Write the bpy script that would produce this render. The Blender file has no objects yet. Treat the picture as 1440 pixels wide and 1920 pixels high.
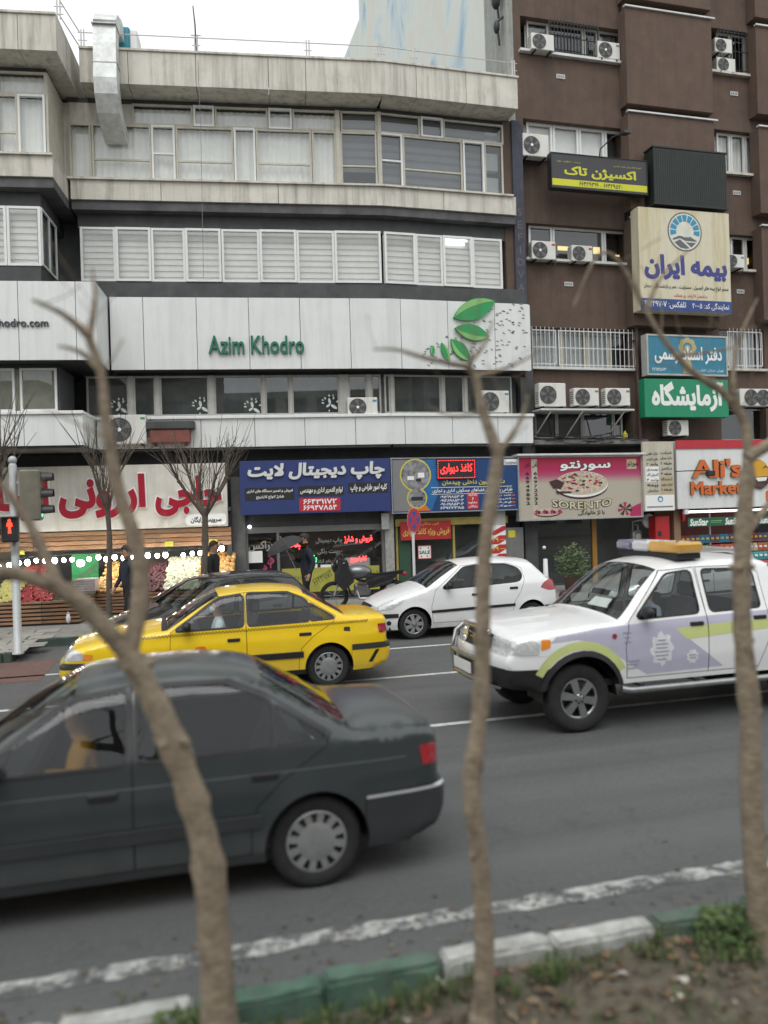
import bpy, bmesh, math, random
from mathutils import Vector, Matrix
from mathutils.geometry import delaunay_2d_cdt, tessellate_polygon
sc = bpy.context.scene
COL = sc.collection
RAD = math.radians
rnd = random.Random(7)

# ------------------------------------------------------------------ camera
F, YAW, ROLL, CH = 1500.0, RAD(15), RAD(1.7), 2.45
_rt = Vector((math.cos(YAW), -math.sin(YAW), 0)); _fw = Vector((math.sin(YAW), math.cos(YAW), 0)); _up = Vector((0, 0, 1))
_rc = _rt * math.cos(ROLL) - _up * math.sin(ROLL)
_uc = _rt * math.sin(ROLL) + _up * math.cos(ROLL)
camd = bpy.data.cameras.new('camera'); camo = bpy.data.objects.new('camera', camd); COL.objects.link(camo)
camd.sensor_fit = 'HORIZONTAL'; camd.sensor_width = 36; camd.lens = 36 * F / 1440
camd.clip_start = 0.05; camd.clip_end = 600
M = Matrix((( _rc.x, _uc.x, -_fw.x, 0), (_rc.y, _uc.y, -_fw.y, 0), (_rc.z, _uc.z, -_fw.z, CH), (0, 0, 0, 1)))
camo.matrix_world = M
camd.dof.use_dof = True; camd.dof.focus_distance = 17.0; camd.dof.aperture_fstop = 0.95
sc.camera = camo

# ------------------------------------------------------------------ overcast sky, soft sun, exposure
SUN_EL, SUN_AZ = RAD(58), RAD(200)
wd = bpy.data.worlds.new('World'); sc.world = wd; wd.use_nodes = True
nt = wd.node_tree; bg = nt.nodes['Background']
sky = nt.nodes.new('ShaderNodeTexSky'); sky.sky_type = 'NISHITA'; sky.sun_disc = False
sky.sun_elevation = SUN_EL; sky.sun_rotation = SUN_AZ; sky.dust_density = 4; sky.air_density = 1; sky.ozone_density = 1
hs = nt.nodes.new('ShaderNodeHueSaturation'); hs.inputs['Saturation'].default_value = 0.10; hs.inputs['Value'].default_value = 1.0
mx = nt.nodes.new('ShaderNodeMix'); mx.data_type = 'RGBA'; mx.inputs[0].default_value = 0.75
mx.inputs[7].default_value = (9.0, 9.25, 9.3, 1)
nt.links.new(sky.outputs[0], hs.inputs['Color']); nt.links.new(hs.outputs[0], mx.inputs[6])
nt.links.new(mx.outputs[2], bg.inputs['Color']); bg.inputs['Strength'].default_value = 0.10
sl = bpy.data.lights.new('sun', 'SUN'); so = bpy.data.objects.new('sun', sl); COL.objects.link(so)
sl.energy = 0.9; sl.angle = RAD(40); sl.color = (1, 0.98, 0.95)
_sd = Vector((math.sin(SUN_AZ) * math.cos(SUN_EL), math.cos(SUN_AZ) * math.cos(SUN_EL), math.sin(SUN_EL)))
so.rotation_euler = _sd.to_track_quat('Z', 'Y').to_euler()
sc.view_settings.view_transform = 'Standard'; sc.view_settings.look = 'None'
sc.view_settings.exposure = 0.56; sc.view_settings.gamma = 1.0
sc.cycles.max_bounces = 8; sc.cycles.transparent_max_bounces = 16
sc.cycles.use_denoising = True

# ------------------------------------------------------------------ helpers
def ray(px, py):
    u, v = px - 720.0, 960.0 - py
    u0 = u * math.cos(ROLL) + v * math.sin(ROLL); v0 = -u * math.sin(ROLL) + v * math.cos(ROLL)
    return _fw * F + _rt * u0 + _up * v0
def at(px, py, Y):
    d = ray(px, py); t = Y / d.y
    return Vector((d.x * t, Y, CH + d.z * t))
def ground(px, py, z=0.0):
    d = ray(px, py); t = (z - CH) / d.z
    return Vector((d.x * t, d.y * t, z))
class Fr:                                    # a vertical facade line: origin, angle; d is the distance out towards the street
    def __init__(s, o, a):
        s.o = Vector((o[0], o[1], 0)); s.a = a
        s.e = Vector((math.cos(a), math.sin(a), 0)); s.n = Vector((math.sin(a), -math.cos(a), 0))
    def uz(s, px, py, d=0):
        r = ray(px, py); t = (s.o.dot(s.n) + d) / r.dot(s.n)
        p = r * t
        return (p - s.o).dot(s.e), CH + p.z
    def u(s, px, py, d=0): return s.uz(px, py, d)[0]
    def z(s, px, py, d=0): return s.uz(px, py, d)[1]
    def w(s, u, d=0, z=0): return s.o + s.e * u + s.n * d + Vector((0, 0, z))

class MB:
    def __init__(s): s.v = []; s.f = []; s.m = []; s.sm = []
    def add(s, vs, fs, m=0, smooth=False):
        o = len(s.v); s.v += [tuple(v) for v in vs]
        for f in fs: s.f.append(tuple(o + i for i in f)); s.m.append(m); s.sm.append(smooth)
        return s
    def box(s, x0, x1, y0, y1, z0, z1, m=0):
        return s.add([(x0,y0,z0),(x1,y0,z0),(x1,y1,z0),(x0,y1,z0),(x0,y0,z1),(x1,y0,z1),(x1,y1,z1),(x0,y1,z1)],
                     [(0,3,2,1),(4,5,6,7),(0,1,5,4),(1,2,6,5),(2,3,7,6),(3,0,4,7)], m)
    def bbox(s, x0, x1, y0, y1, z0, z1, b=.01, m=0):   # box with chamfered edges
        X=(x0,x1);Y=(y0,y1);Z=(z0,z1); V=[];idx={}
        def vid(i,j,k,ax):
            key=(i,j,k,ax)
            if key not in idx:
                p=[X[i],Y[j],Z[k]]
                for q,(s_,) in enumerate(((i,),(j,),(k,))):
                    if q!=ax: p[q]+= b if s_==0 else -b
                idx[key]=len(V); V.append(tuple(p))
            return idx[key]
        Fs=[]
        for ax in range(3):
            o=[q for q in range(3) if q!=ax]
            for s_ in (0,1):
                c=[]
                for a,bb in ((0,0),(1,0),(1,1),(0,1)):
                    ijk=[0,0,0]; ijk[ax]=s_; ijk[o[0]]=a; ijk[o[1]]=bb
                    c.append(vid(*ijk,ax))
                flip=(s_==0)!=(ax==1)
                Fs.append(tuple(reversed(c)) if flip else tuple(c))
        for ax in range(3):                      # edges along ax
            o=[q for q in range(3) if q!=ax]
            for a in (0,1):
                for bb in (0,1):
                    def g(t,face):
                        ijk=[0,0,0]; ijk[ax]=t; ijk[o[0]]=a; ijk[o[1]]=bb
                        return vid(*ijk,face)
                    q=(g(0,o[0]),g(1,o[0]),g(1,o[1]),g(0,o[1]))
                    if ((a==bb)!=(ax==1)): q=tuple(reversed(q))
                    Fs.append(q)
        for i in (0,1):
            for j in (0,1):
                for k in (0,1):
                    t=(vid(i,j,k,0),vid(i,j,k,1),vid(i,j,k,2))
                    if (i+j+k)%2==0: t=tuple(reversed(t))
                    Fs.append(t)
        return s.add(V,Fs,m)
    def prism(s, poly, y0, y1, m=0, mside=None):       # polygon in x-z, y0 (front, -y) to y1
        poly = ccw(poly); n = len(poly)
        tri = tess([poly])
        vs = [(p[0], y0, p[1]) for p in poly] + [(p[0], y1, p[1]) for p in poly]
        fs = [t for t in tri] + [tuple(n + i for i in reversed(t)) for t in tri]
        s.add(vs, fs, m)
        return s.add(vs, [(i, n + i, n + (i + 1) % n, (i + 1) % n) for i in range(n)], m if mside is None else mside)
    def tube(s, path, rad, n=8, m=0, cap=True, smooth=True):
        path = [Vector(p) for p in path]; k = len(path)
        if not hasattr(rad, '__len__'): rad = [rad] * k
        vs = []; ref = None
        for i, p in enumerate(path):
            t = (path[min(i + 1, k - 1)] - path[max(i - 1, 0)])
            t = t.normalized() if t.length > 1e-9 else Vector((0, 0, 1))
            if ref is None: ref = t.orthogonal().normalized()
            ref = (ref - t * ref.dot(t)); ref = ref.normalized() if ref.length > 1e-6 else t.orthogonal().normalized()
            b = t.cross(ref)
            for j in range(n):
                a = 2 * math.pi * j / n
                vs.append(p + (ref * math.cos(a) + b * math.sin(a)) * rad[i])
        fs = [(i * n + j, i * n + (j + 1) % n, (i + 1) * n + (j + 1) % n, (i + 1) * n + j) for i in range(k - 1) for j in range(n)]
        s.add(vs, fs, m, smooth)
        if cap:
            s.add(vs[:n], [tuple(reversed(range(n)))], m); s.add(vs[-n:], [tuple(range(n))], m)
        return s
    def lathe(s, prof, n=24, c=(0, 0, 0), axis='z', m=0, smooth=True):   # prof: (radius, height)
        vs = []
        for r, h in prof:
            for j in range(n):
                a = 2 * math.pi * j / n; x, y = r * math.cos(a), r * math.sin(a)
                p = (x, y, h) if axis == 'z' else ((x, h, -y) if axis == 'y' else (h, x, y))
                vs.append((p[0] + c[0], p[1] + c[1], p[2] + c[2]))
        k = len(prof)
        return s.add(vs, [(i * n + j, i * n + (j + 1) % n, (i + 1) * n + (j + 1) % n, (i + 1) * n + j) for i in range(k - 1) for j in range(n)], m, smooth)
    def ball(s, c, r, n=10, k=6, m=0, sc_=(1, 1, 1)):
        vs = [(c[0] + r * sc_[0] * math.sin(math.pi * i / k) * math.cos(2 * math.pi * j / n), c[1] + r * sc_[1] * math.sin(math.pi * i / k) * math.sin(2 * math.pi * j / n), c[2] + r * sc_[2] * math.cos(math.pi * i / k)) for i in range(k + 1) for j in range(n)]
        return s.add(vs, [(i * n + j, (i + 1) * n + j, (i + 1) * n + (j + 1) % n, i * n + (j + 1) % n) for i in range(k) for j in range(n)], m, True)
    def quad(s, a, b, c, d, m=0): return s.add([a, b, c, d], [(0, 1, 2, 3)], m)
    def mesh(s, name, mats):
        me = bpy.data.meshes.new(name); me.from_pydata(s.v, [], s.f)
        if not isinstance(mats, (list, tuple)): mats = [mats]
        for q in mats: me.materials.append(q)
        me.polygons.foreach_set('material_index', s.m); me.polygons.foreach_set('use_smooth', s.sm)
        me.update(); return me
    def build(s, name, mats, parent=None, loc=(0, 0, 0), rot=(0, 0, 0)):
        return link(name, s.mesh(name, mats), parent, loc, rot)

def link(name, me, parent=None, loc=(0, 0, 0), rot=(0, 0, 0)):
    o = bpy.data.objects.new(name, me); COL.objects.link(o)
    o.parent = parent; o.location = loc; o.rotation_euler = rot
    return o
def tag(o, label, cat, group=None):
    o['label'] = label; o['category'] = cat
    if group: o['group'] = group
    return o
def thing(name, label, cat, loc=(0, 0, 0), rz=0.0, group=None, rot=None):
    o = bpy.data.objects.new(name, None); COL.objects.link(o); o.empty_display_size = .1
    o.location = loc; o.rotation_euler = rot or (0, 0, rz)
    return tag(o, label, cat, group)
def struct(o, kind='structure'): o['kind'] = kind; return o
def area2(p): return sum(p[i][0] * p[(i + 1) % len(p)][1] - p[(i + 1) % len(p)][0] * p[i][1] for i in range(len(p)))
def ccw(p): return list(p) if area2(p) > 0 else list(reversed(p))
def tess(loops):
    return [tuple(t) for t in tessellate_polygon([[Vector((p[0], p[1], 0)) for p in l] for l in loops])]
def inpoly(x, y, p):
    r = False; n = len(p); j = n - 1
    for i in range(n):
        if (p[i][1] > y) != (p[j][1] > y) and x < (p[j][0] - p[i][0]) * (y - p[i][1]) / (p[j][1] - p[i][1]) + p[i][0]: r = not r
        j = i
    return r
def circ(cx, cy, r, n=24, ry=None, a0=0, a1=2 * math.pi):
    full = abs(a1 - a0 - 2 * math.pi) < 1e-6
    k = n if full else n + 1
    return [(cx + r * math.cos(a0 + (a1 - a0) * i / n), cy + (ry or r) * math.sin(a0 + (a1 - a0) * i / n)) for i in range(k)]
def rrect(x0, y0, x1, y1, r, n=4):
    o = []
    for cx, cy, a in ((x1 - r, y1 - r, 0), (x0 + r, y1 - r, 90), (x0 + r, y0 + r, 180), (x1 - r, y0 + r, 270)):
        o += circ(cx, cy, r, n, None, RAD(a), RAD(a + 90))
    return o

# ------------------------------------------------------------------ materials
MATS = {}
def mat(name, col, rough=.6, metal=0., var=.12, scale=4., bump=0., spec=.5, streak=0., streakcol=(.05, .045, .04), coat=0., emit=None, es=0., dirt=0., vscale=(1, 1, 1), dpos=(.48, .78), dscale=1.1):
    if name in MATS: return MATS[name]
    m = bpy.data.materials.new(name); m.use_nodes = True; t = m.node_tree; N = t.nodes; L = t.links
    b = N['Principled BSDF']
    b.inputs['Roughness'].default_value = rough; b.inputs['Metallic'].default_value = metal
    b.inputs['Specular IOR Level'].default_value = spec
    if coat: b.inputs['Coat Weight'].default_value = coat; b.inputs['Coat Roughness'].default_value = .04
    if emit: b.inputs['Emission Color'].default_value = (*emit, 1); b.inputs['Emission Strength'].default_value = es
    c0 = (*col, 1)
    if var or streak or bump or dirt:
        g = N.new('ShaderNodeNewGeometry'); mp = N.new('ShaderNodeMapping'); L.new(g.outputs['Position'], mp.inputs['Vector'])
        mp.inputs['Scale'].default_value = vscale
        n1 = N.new('ShaderNodeTexNoise'); n1.inputs['Scale'].default_value = scale; n1.inputs['Detail'].default_value = 6; n1.inputs['Roughness'].default_value = .65
        L.new(mp.outputs[0], n1.inputs['Vector'])
        rp = N.new('ShaderNodeValToRGB'); L.new(n1.outputs['Fac'], rp.inputs[0])
        rp.color_ramp.elements[0].position = .3; rp.color_ramp.elements[1].position = .7
        rp.color_ramp.elements[0].color = (*[max(0, q * (1 - var)) for q in col], 1); rp.color_ramp.elements[1].color = (*[min(1, q * (1 + var)) for q in col], 1)
        out = rp.outputs[0]
        if streak:
            m2 = N.new('ShaderNodeMapping'); L.new(g.outputs['Position'], m2.inputs['Vector']); m2.inputs['Scale'].default_value = (3.2, 3.2, .22)
            n2 = N.new('ShaderNodeTexNoise'); n2.inputs['Scale'].default_value = 1.3; n2.inputs['Detail'].default_value = 7; n2.inputs['Roughness'].default_value = .7
            L.new(m2.outputs[0], n2.inputs['Vector'])
            r2 = N.new('ShaderNodeValToRGB'); L.new(n2.outputs['Fac'], r2.inputs[0])
            r2.color_ramp.elements[0].position = .47; r2.color_ramp.elements[1].position = .72
            r2.color_ramp.elements[0].color = (0, 0, 0, 1); r2.color_ramp.elements[1].color = (streak, streak, streak, 1)
            x = N.new('ShaderNodeMix'); x.data_type = 'RGBA'; L.new(r2.outputs[0], x.inputs[0]); L.new(out, x.inputs[6]); x.inputs[7].default_value = (*streakcol, 1)
            out = x.outputs[2]
        if dirt:
            n3 = N.new('ShaderNodeTexNoise'); n3.inputs['Scale'].default_value = dscale; n3.inputs['Detail'].default_value = 8; n3.inputs['Roughness'].default_value = .72
            L.new(g.outputs['Position'], n3.inputs['Vector'])
            r3 = N.new('ShaderNodeValToRGB'); L.new(n3.outputs['Fac'], r3.inputs[0])
            r3.color_ramp.elements[0].position = dpos[0]; r3.color_ramp.elements[1].position = dpos[1]
            r3.color_ramp.elements[0].color = (0, 0, 0, 1); r3.color_ramp.elements[1].color = (dirt, dirt, dirt, 1)
            x = N.new('ShaderNodeMix'); x.data_type = 'RGBA'; L.new(r3.outputs[0], x.inputs[0]); L.new(out, x.inputs[6]); x.inputs[7].default_value = (*streakcol, 1)
            out = x.outputs[2]
        L.new(out, b.inputs['Base Color'])
        if bump:
            bp = N.new('ShaderNodeBump'); bp.inputs['Strength'].default_value = bump; bp.inputs['Distance'].default_value = .02
            n4 = N.new('ShaderNodeTexNoise'); n4.inputs['Scale'].default_value = scale * 8; n4.inputs['Detail'].default_value = 4
            L.new(mp.outputs[0], n4.inputs['Vector']); L.new(n4.outputs['Fac'], bp.inputs['Height']); L.new(bp.outputs[0], b.inputs['Normal'])
    else: b.inputs['Base Color'].default_value = c0
    MATS[name] = m; return m
def glassm(name, tint=(.8, .85, .85), ior=1.5, rough=.0, boost=0.0):
    if name in MATS: return MATS[name]
    m = bpy.data.materials.new(name); m.use_nodes = True; t = m.node_tree; N = t.nodes; L = t.links
    N.remove(N['Principled BSDF']); o = N['Material Output']
    ge = N.new('ShaderNodeNewGeometry'); dp = N.new('ShaderNodeVectorMath'); dp.operation = 'DOT_PRODUCT'
    L.new(ge.outputs['Incoming'], dp.inputs[0]); L.new(ge.outputs['Normal'], dp.inputs[1])
    def mth(op, a, bb):
        q = N.new('ShaderNodeMath'); q.operation = op
        for k, x in enumerate((a, bb)):
            if x is None: continue
            if isinstance(x, (int, float)): q.inputs[k].default_value = x
            else: L.new(x, q.inputs[k])
        return q.outputs[0]
    fr_ = mth('ADD', mth('MULTIPLY', mth('POWER', mth('SUBTRACT', 1.0, mth('ABSOLUTE', dp.outputs['Value'], None)), 5.0), .95), .042 + boost)
    tr = N.new('ShaderNodeBsdfTransparent'); tr.inputs[0].default_value = (*tint, 1)
    gl = N.new('ShaderNodeBsdfGlossy'); gl.inputs['Roughness'].default_value = rough; gl.inputs[0].default_value = (.95, .97, 1, 1)
    mx = N.new('ShaderNodeMixShader'); src = fr_
    L.new(src, mx.inputs[0]); L.new(tr.outputs[0], mx.inputs[1]); L.new(gl.outputs[0], mx.inputs[2]); L.new(mx.outputs[0], o.inputs['Surface'])
    MATS[name] = m; return m
def emis(name, col, s):
    return mat(name, tuple(c * .5 for c in col), .5, var=0, emit=col, es=s)

# ------------------------------------------------------------------ lettering (flat or raised), Persian letters joined by hand
_AR = '''ا FE8D FE8E;آ FE81 FE82;ب FE8F FE90 FE91 FE92;پ FB56 FB57 FB58 FB59;ت FE95 FE96 FE97 FE98;ث FE99 FE9A FE9B FE9C;ج FE9D FE9E FE9F FEA0;چ FB7A FB7B FB7C FB7D;ح FEA1 FEA2 FEA3 FEA4;خ FEA5 FEA6 FEA7 FEA8;د FEA9 FEAA;ذ FEAB FEAC;ر FEAD FEAE;ز FEAF FEB0;ژ FB8A FB8B;س FEB1 FEB2 FEB3 FEB4;ش FEB5 FEB6 FEB7 FEB8;ص FEB9 FEBA FEBB FEBC;ض FEBD FEBE FEBF FEC0;ط FEC1 FEC2 FEC3 FEC4;ظ FEC5 FEC6 FEC7 FEC8;ع FEC9 FECA FECB FECC;غ FECD FECE FECF FED0;ف FED1 FED2 FED3 FED4;ق FED5 FED6 FED7 FED8;ک FB8E FB8F FB90 FB91;گ FB92 FB93 FB94 FB95;ل FEDD FEDE FEDF FEE0;م FEE1 FEE2 FEE3 FEE4;ن FEE5 FEE6 FEE7 FEE8;و FEED FEEE;ه FEE9 FEEA FEEB FEEC;ی FBFC FBFD FBFE FBFF;ئ FE89 FE8A FE8B FE8C'''
AR = {l.split()[0]: [chr(int(x, 16)) for x in l.split()[1:]] for l in _AR.split(';')}
AR['\u0001'] = ['\ufefb', '\ufefc']
def shape(s):
    if not any(0x600 <= ord(c) <= 0x6ff for c in s): return s
    s = s.replace('لا', '\u0001'); out = []; n = len(s)
    for i, c in enumerate(s):
        if c not in AR: out.append(c); continue
        f = AR[c]; pj = i > 0 and (s[i-1] == 'ـ' or len(AR.get(s[i-1], '')) == 4); nj = len(f) == 4 and i + 1 < n and (s[i+1] in AR or s[i+1] == 'ـ')
        out.append(f[(3 if nj else 1) if pj else (2 if nj else 0)])
    r = []; b = ''
    for c in out:
        if c in '0123456789۰۱۲۳۴۵۶۷۸۹/%.': b += c
        else:
            if b: r.append(b); b = ''
            r.append(c)
    if b: r.append(b)
    return ''.join(reversed(r))
def contours(s, bold):
    cu = bpy.data.curves.new('lettering', 'FONT'); cu.body = shape(s); cu.fill_mode = 'NONE'; cu.resolution_u = 3
    o = bpy.data.objects.new('lettering', cu); COL.objects.link(o)
    bpy.context.view_layer.update()
    me = o.to_mesh(); vs = [(v.co.x, v.co.y) for v in me.vertices]; nb = {}
    for e in me.edges:
        a, b = e.vertices; nb.setdefault(a, []).append(b); nb.setdefault(b, []).append(a)
    seen = set(); loops = []
    for st in sorted(nb):
        if st in seen: continue
        lp = [st]; seen.add(st); cur = st
        while True:
            nx = [q for q in nb[cur] if q not in seen]
            if not nx: break
            cur = min(nx); lp.append(cur); seen.add(cur)
        if len(lp) > 2: loops.append([vs[i] for i in lp])
    o.to_mesh_clear(); bpy.data.objects.remove(o); bpy.data.curves.remove(cu)
    loops = [l for l in loops if abs(area2(l)) > 1e-5]
    if not loops or not bold: return loops
    sg = 1 if area2(max(loops, key=lambda l: abs(area2(l)))) > 0 else -1; out = []
    for l in loops:
        n = len(l); q = []
        for i in range(n):
            a, b, c = Vector(l[i - 1]), Vector(l[i]), Vector(l[(i + 1) % n]); d1 = (b - a); d2 = (c - b)
            if d1.length < 1e-7 or d2.length < 1e-7: q.append(tuple(b)); continue
            d1.normalize(); d2.normalize(); h = Vector((d1.y + d2.y, -d1.x - d2.x)); h = h / max(.7, h.length_squared / 2) if h.length > 1e-6 else Vector((d1.y, -d1.x))
            q.append(tuple(b + h * bold * sg))
        out.append(q)
    return out
def lettering(s, x0, x1, z0, z1, y, m, parent, depth=0., bold=.012, slant=0., keep=False, name='lettering', arc=0., fit=None):
    """text fitted to a rectangle in the local x-z plane, facing -y; y is its front plane"""
    lps = contours(s, bold)
    if not lps: return None
    xs = [p[0] for l in lps for p in l]; ys = [p[1] for l in lps for p in l]
    ax, bx, ay, by = min(xs), max(xs), min(ys), max(ys)
    sx = (x1 - x0) / (bx - ax); sz = (z1 - z0) / (by - ay)
    if keep: sx = sz = min(sx, sz)
    ox = (x0 + x1) / 2 - sx * (ax + bx) / 2; oz = (z0 + z1) / 2 - sz * (ay + by) / 2
    def tr(p):
        zz = oz + sz * p[1]; xx = ox + sx * p[0]
        t = 2 * (xx - x0) / max(1e-6, x1 - x0) - 1
        return (xx + slant * (zz - z0), zz + arc * (1 - t * t))
    lps = [[tr(p) for p in l] for l in lps]
    # loops whose boxes meet are filled together, non-zero winding (letters may overlap)
    bb = [(min(p[0] for p in l), max(p[0] for p in l), min(p[1] for p in l), max(p[1] for p in l)) for l in lps]; n = len(lps); grp = list(range(n))
    for i in range(n):
        for j in range(i):
            if bb[i][0] <= bb[j][1] and bb[j][0] <= bb[i][1] and bb[i][2] <= bb[j][3] and bb[j][2] <= bb[i][3]:
                a_, b_ = grp[i], grp[j]
                if a_ != b_: grp = [b_ if q == a_ else q for q in grp]
    mb = MB(); k = 0
    for gi in sorted(set(grp)):
        ls = [lps[i] for i in range(n) if grp[i] == gi]; V = []; E = []
        for l in ls:
            o_ = len(V); V += [Vector((p[0] * 100, p[1] * 100)) for p in l]; E += [(o_ + q, o_ + (q + 1) % len(l)) for q in range(len(l))]
        r_ = delaunay_2d_cdt(V, E, [], 0, 1e-5); P = r_[0]; ed = [(V[a_], V[b_]) for a_, b_ in E]; fs = []
        for f in r_[2]:
            cx = sum(P[q].x for q in f) / len(f); cy = sum(P[q].y for q in f) / len(f); w = 0
            for a_, b_ in ed:
                if (a_.y > cy) != (b_.y > cy):
                    if a_.x + (cy - a_.y) * (b_.x - a_.x) / (b_.y - a_.y) > cx: w += 1 if b_.y > a_.y else -1
            if w: 
                a_, b_, c_ = P[f[0]], P[f[1]], P[f[2]]; f = tuple(f)
                fs.append(f if (b_.x - a_.x) * (c_.y - a_.y) - (c_.x - a_.x) * (b_.y - a_.y) > 0 else f[::-1])
        mb.add([(p.x / 100, y, p.y / 100) for p in P], fs)
        if depth:
            for l in ls:
                q = len(l); mb.add([(p[0], y, p[1]) for p in l] + [(p[0], y + depth, p[1]) for p in l], [(a_, q + a_, q + (a_ + 1) % q, (a_ + 1) % q) for a_ in range(q)], 1 if isinstance(m, (list, tuple)) else 0)
    return mb.build(name, m, parent)
mat('plate', (.72, .72, .70), .4, var=.08)
CONC = mat('concrete', (.60, .575, .51), .85, var=.16, scale=2.2, bump=.25, streak=.7, streakcol=(.17, .16, .14), dirt=.3)
DARKSOF = mat('soffit', (.095, .095, .10), .85, var=.45, scale=1.6, dirt=.5)  # dark base colour holds the shade under the slabs together with soot
DARKWALL = mat('dark_wall', (.065, .068, .07), .7, var=.3, scale=2, streak=.4)
WHITEPAN = mat('white_panel', (.69, .71, .70), .38, var=.035, scale=1.5, streak=.26, streakcol=(.36, .35, .32), dirt=.12)
UPVC = mat('white_frame', (.72, .73, .72), .45, var=.05, streak=.15, streakcol=(.4, .39, .36))
BEIGEFR = mat('beige_frame', (.50, .48, .40), .55, var=.12, streak=.3, streakcol=(.25, .23, .19))
GREYFR = mat('grey_frame', (.42, .42, .39), .5, var=.15, streak=.3, streakcol=(.2, .19, .17))
GLASS = glassm('window_glass', (.90, .91, .90), boost=.03)
DGLASS = glassm('dark_glass', (.55, .58, .58), boost=.06)
SHOPGLASS = glassm('shop_glass', (.75, .8, .8), boost=.02)
CURTAIN = mat('curtain', (.80, .81, .79), .9, var=.06, scale=3)
BLIND = mat('blind', (.78, .78, .75), .8, var=.06)
BLINDG = mat('blind_grey', (.40, .40, .42), .8, var=.08)
BLINDB = mat('blind_band', (.64, .64, .61), .85, var=.06)
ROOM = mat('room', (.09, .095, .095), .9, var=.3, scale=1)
BROWN = mat('brown_render', (.106, .072, .055), .9, var=.16, scale=2.5, bump=.3, streak=.5, streakcol=(.055, .040, .034), dirt=.25)
BROWN2 = mat('brown_render_bay', (.114, .076, .057), .9, var=.14, scale=2.5, bump=.3, streak=.45, streakcol=(.065, .045, .036), dirt=.2)
STEELW = mat('painted_steel', (.62, .63, .62), .45, .1, var=.1, streak=.3, streakcol=(.3, .25, .2))
STEEL = mat('galvanised', (.45, .46, .46), .42, .6, var=.2, scale=7, dirt=.3)
DARKMET = mat('dark_metal', (.03, .031, .033), .5, .3, var=.2)
RUST = mat('rusty_pipe', (.16, .085, .05), .8, .2, var=.4, scale=9, dirt=.5)
ACW = mat('ac_casing', (.66, .66, .62), .45, var=.06, streak=.35, streakcol=(.36, .33, .27))
ACD = mat('ac_grille', (.06, .06, .062), .55, var=.15)
ACRING = mat('ac_fan_ring', (.16, .16, .155), .5, var=.1)
WOOD = mat('wood_plank', (.20, .105, .052), .6, var=.35, scale=3, vscale=(.6, 6, 9), dirt=.2)
WOOD2 = mat('wood_plank_pale', (.27, .15, .08), .6, var=.3, scale=3, vscale=(.6, 6, 9), dirt=.2)
BARK = mat('bark', (.40, .325, .235), .9, var=.4, scale=16, bump=1.0, vscale=(1, 1, 3.5), dirt=.75, dpos=(.50, .66), dscale=9, streakcol=(.13, .105, .08))
BARK2 = mat('bark_dark', (.12, .098, .08), .9, var=.35, scale=14, bump=.8, vscale=(1, 1, 2), dirt=.2)
def flat(name, c, r=.5, **k): return mat(name, c, r, var=k.pop('var', .04), **k)
WHITE_P = flat('print_white', (.78, .79, .77)); BLACK_P = flat('print_black', (.02, .02, .022)); NAVY_P = flat('sign_navy', (.022, .040, .155), streak=.15)
RED_P = flat('print_red', (.45, .025, .04)); YEL_P = flat('print_yellow', (.62, .56, .05)); GREY_P = flat('print_grey', (.20, .20, .20)); BLUE_P = flat('print_blue', (.02, .085, .33)); TEAL_P = flat('sign_teal', (.03, .20, .30), streak=.2)
GREEN_P = flat('sign_green', (.01, .24, .12), streak=.12); MAG_P = flat('print_magenta', (.40, .02, .10)); ORANGE_P = flat('print_orange', (.62, .15, .02)); CREAM_P = flat('sign_cream', (.60, .56, .42), streak=.75, streakcol=(.42, .32, .12)); CHAR_P = flat('sign_charcoal', (.045, .045, .052))
LIMEY = flat('sign_yellow', (.58, .58, .03)); DGREEN = flat('letter_green', (.008, .14, .085)); LEAF1 = flat('leaf_green', (.02, .29, .085)); LEAF2 = flat('leaf_light', (.22, .46, .15)); BLUE2 = flat('emblem_blue', (.03, .25, .42)); EGREY = flat('emblem_grey', (.11, .12, .13)); INDIGO = flat('letter_indigo', (.045, .05, .22)); FROST = flat('frosted_film', (.55, .60, .58)); TAN_P = flat('print_tan', (.45, .38, .25)); GOLD_P = flat('print_gold', (.42, .36, .18))

def lowdust(m, col=(.17, .155, .13), top=.62, amt=.55):
    """road dust clinging to the lower body"""
    t = m.node_tree; N = t.nodes; L = t.links; b = N['Principled BSDF']; src = b.inputs['Base Color'].links[0].from_socket
    g = N.new('ShaderNodeNewGeometry'); sp = N.new('ShaderNodeSeparateXYZ'); L.new(g.outputs['Position'], sp.inputs[0])
    mr = N.new('ShaderNodeMapRange'); L.new(sp.outputs['Z'], mr.inputs['Value']); mr.inputs['From Min'].default_value = .18; mr.inputs['From Max'].default_value = top; mr.inputs['To Min'].default_value = amt; mr.inputs['To Max'].default_value = 0
    n = N.new('ShaderNodeTexNoise'); n.inputs['Scale'].default_value = 5; n.inputs['Detail'].default_value = 6; L.new(g.outputs['Position'], n.inputs['Vector'])
    mu = N.new('ShaderNodeMath'); mu.operation = 'MULTIPLY'; L.new(mr.outputs[0], mu.inputs[0]); L.new(n.outputs['Fac'], mu.inputs[1])
    x = N.new('ShaderNodeMix'); x.data_type = 'RGBA'; L.new(mu.outputs[0], x.inputs[0]); L.new(src, x.inputs[6]); x.inputs[7].default_value = (*col, 1); L.new(x.outputs[2], b.inputs['Base Color'])
    return m
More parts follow.
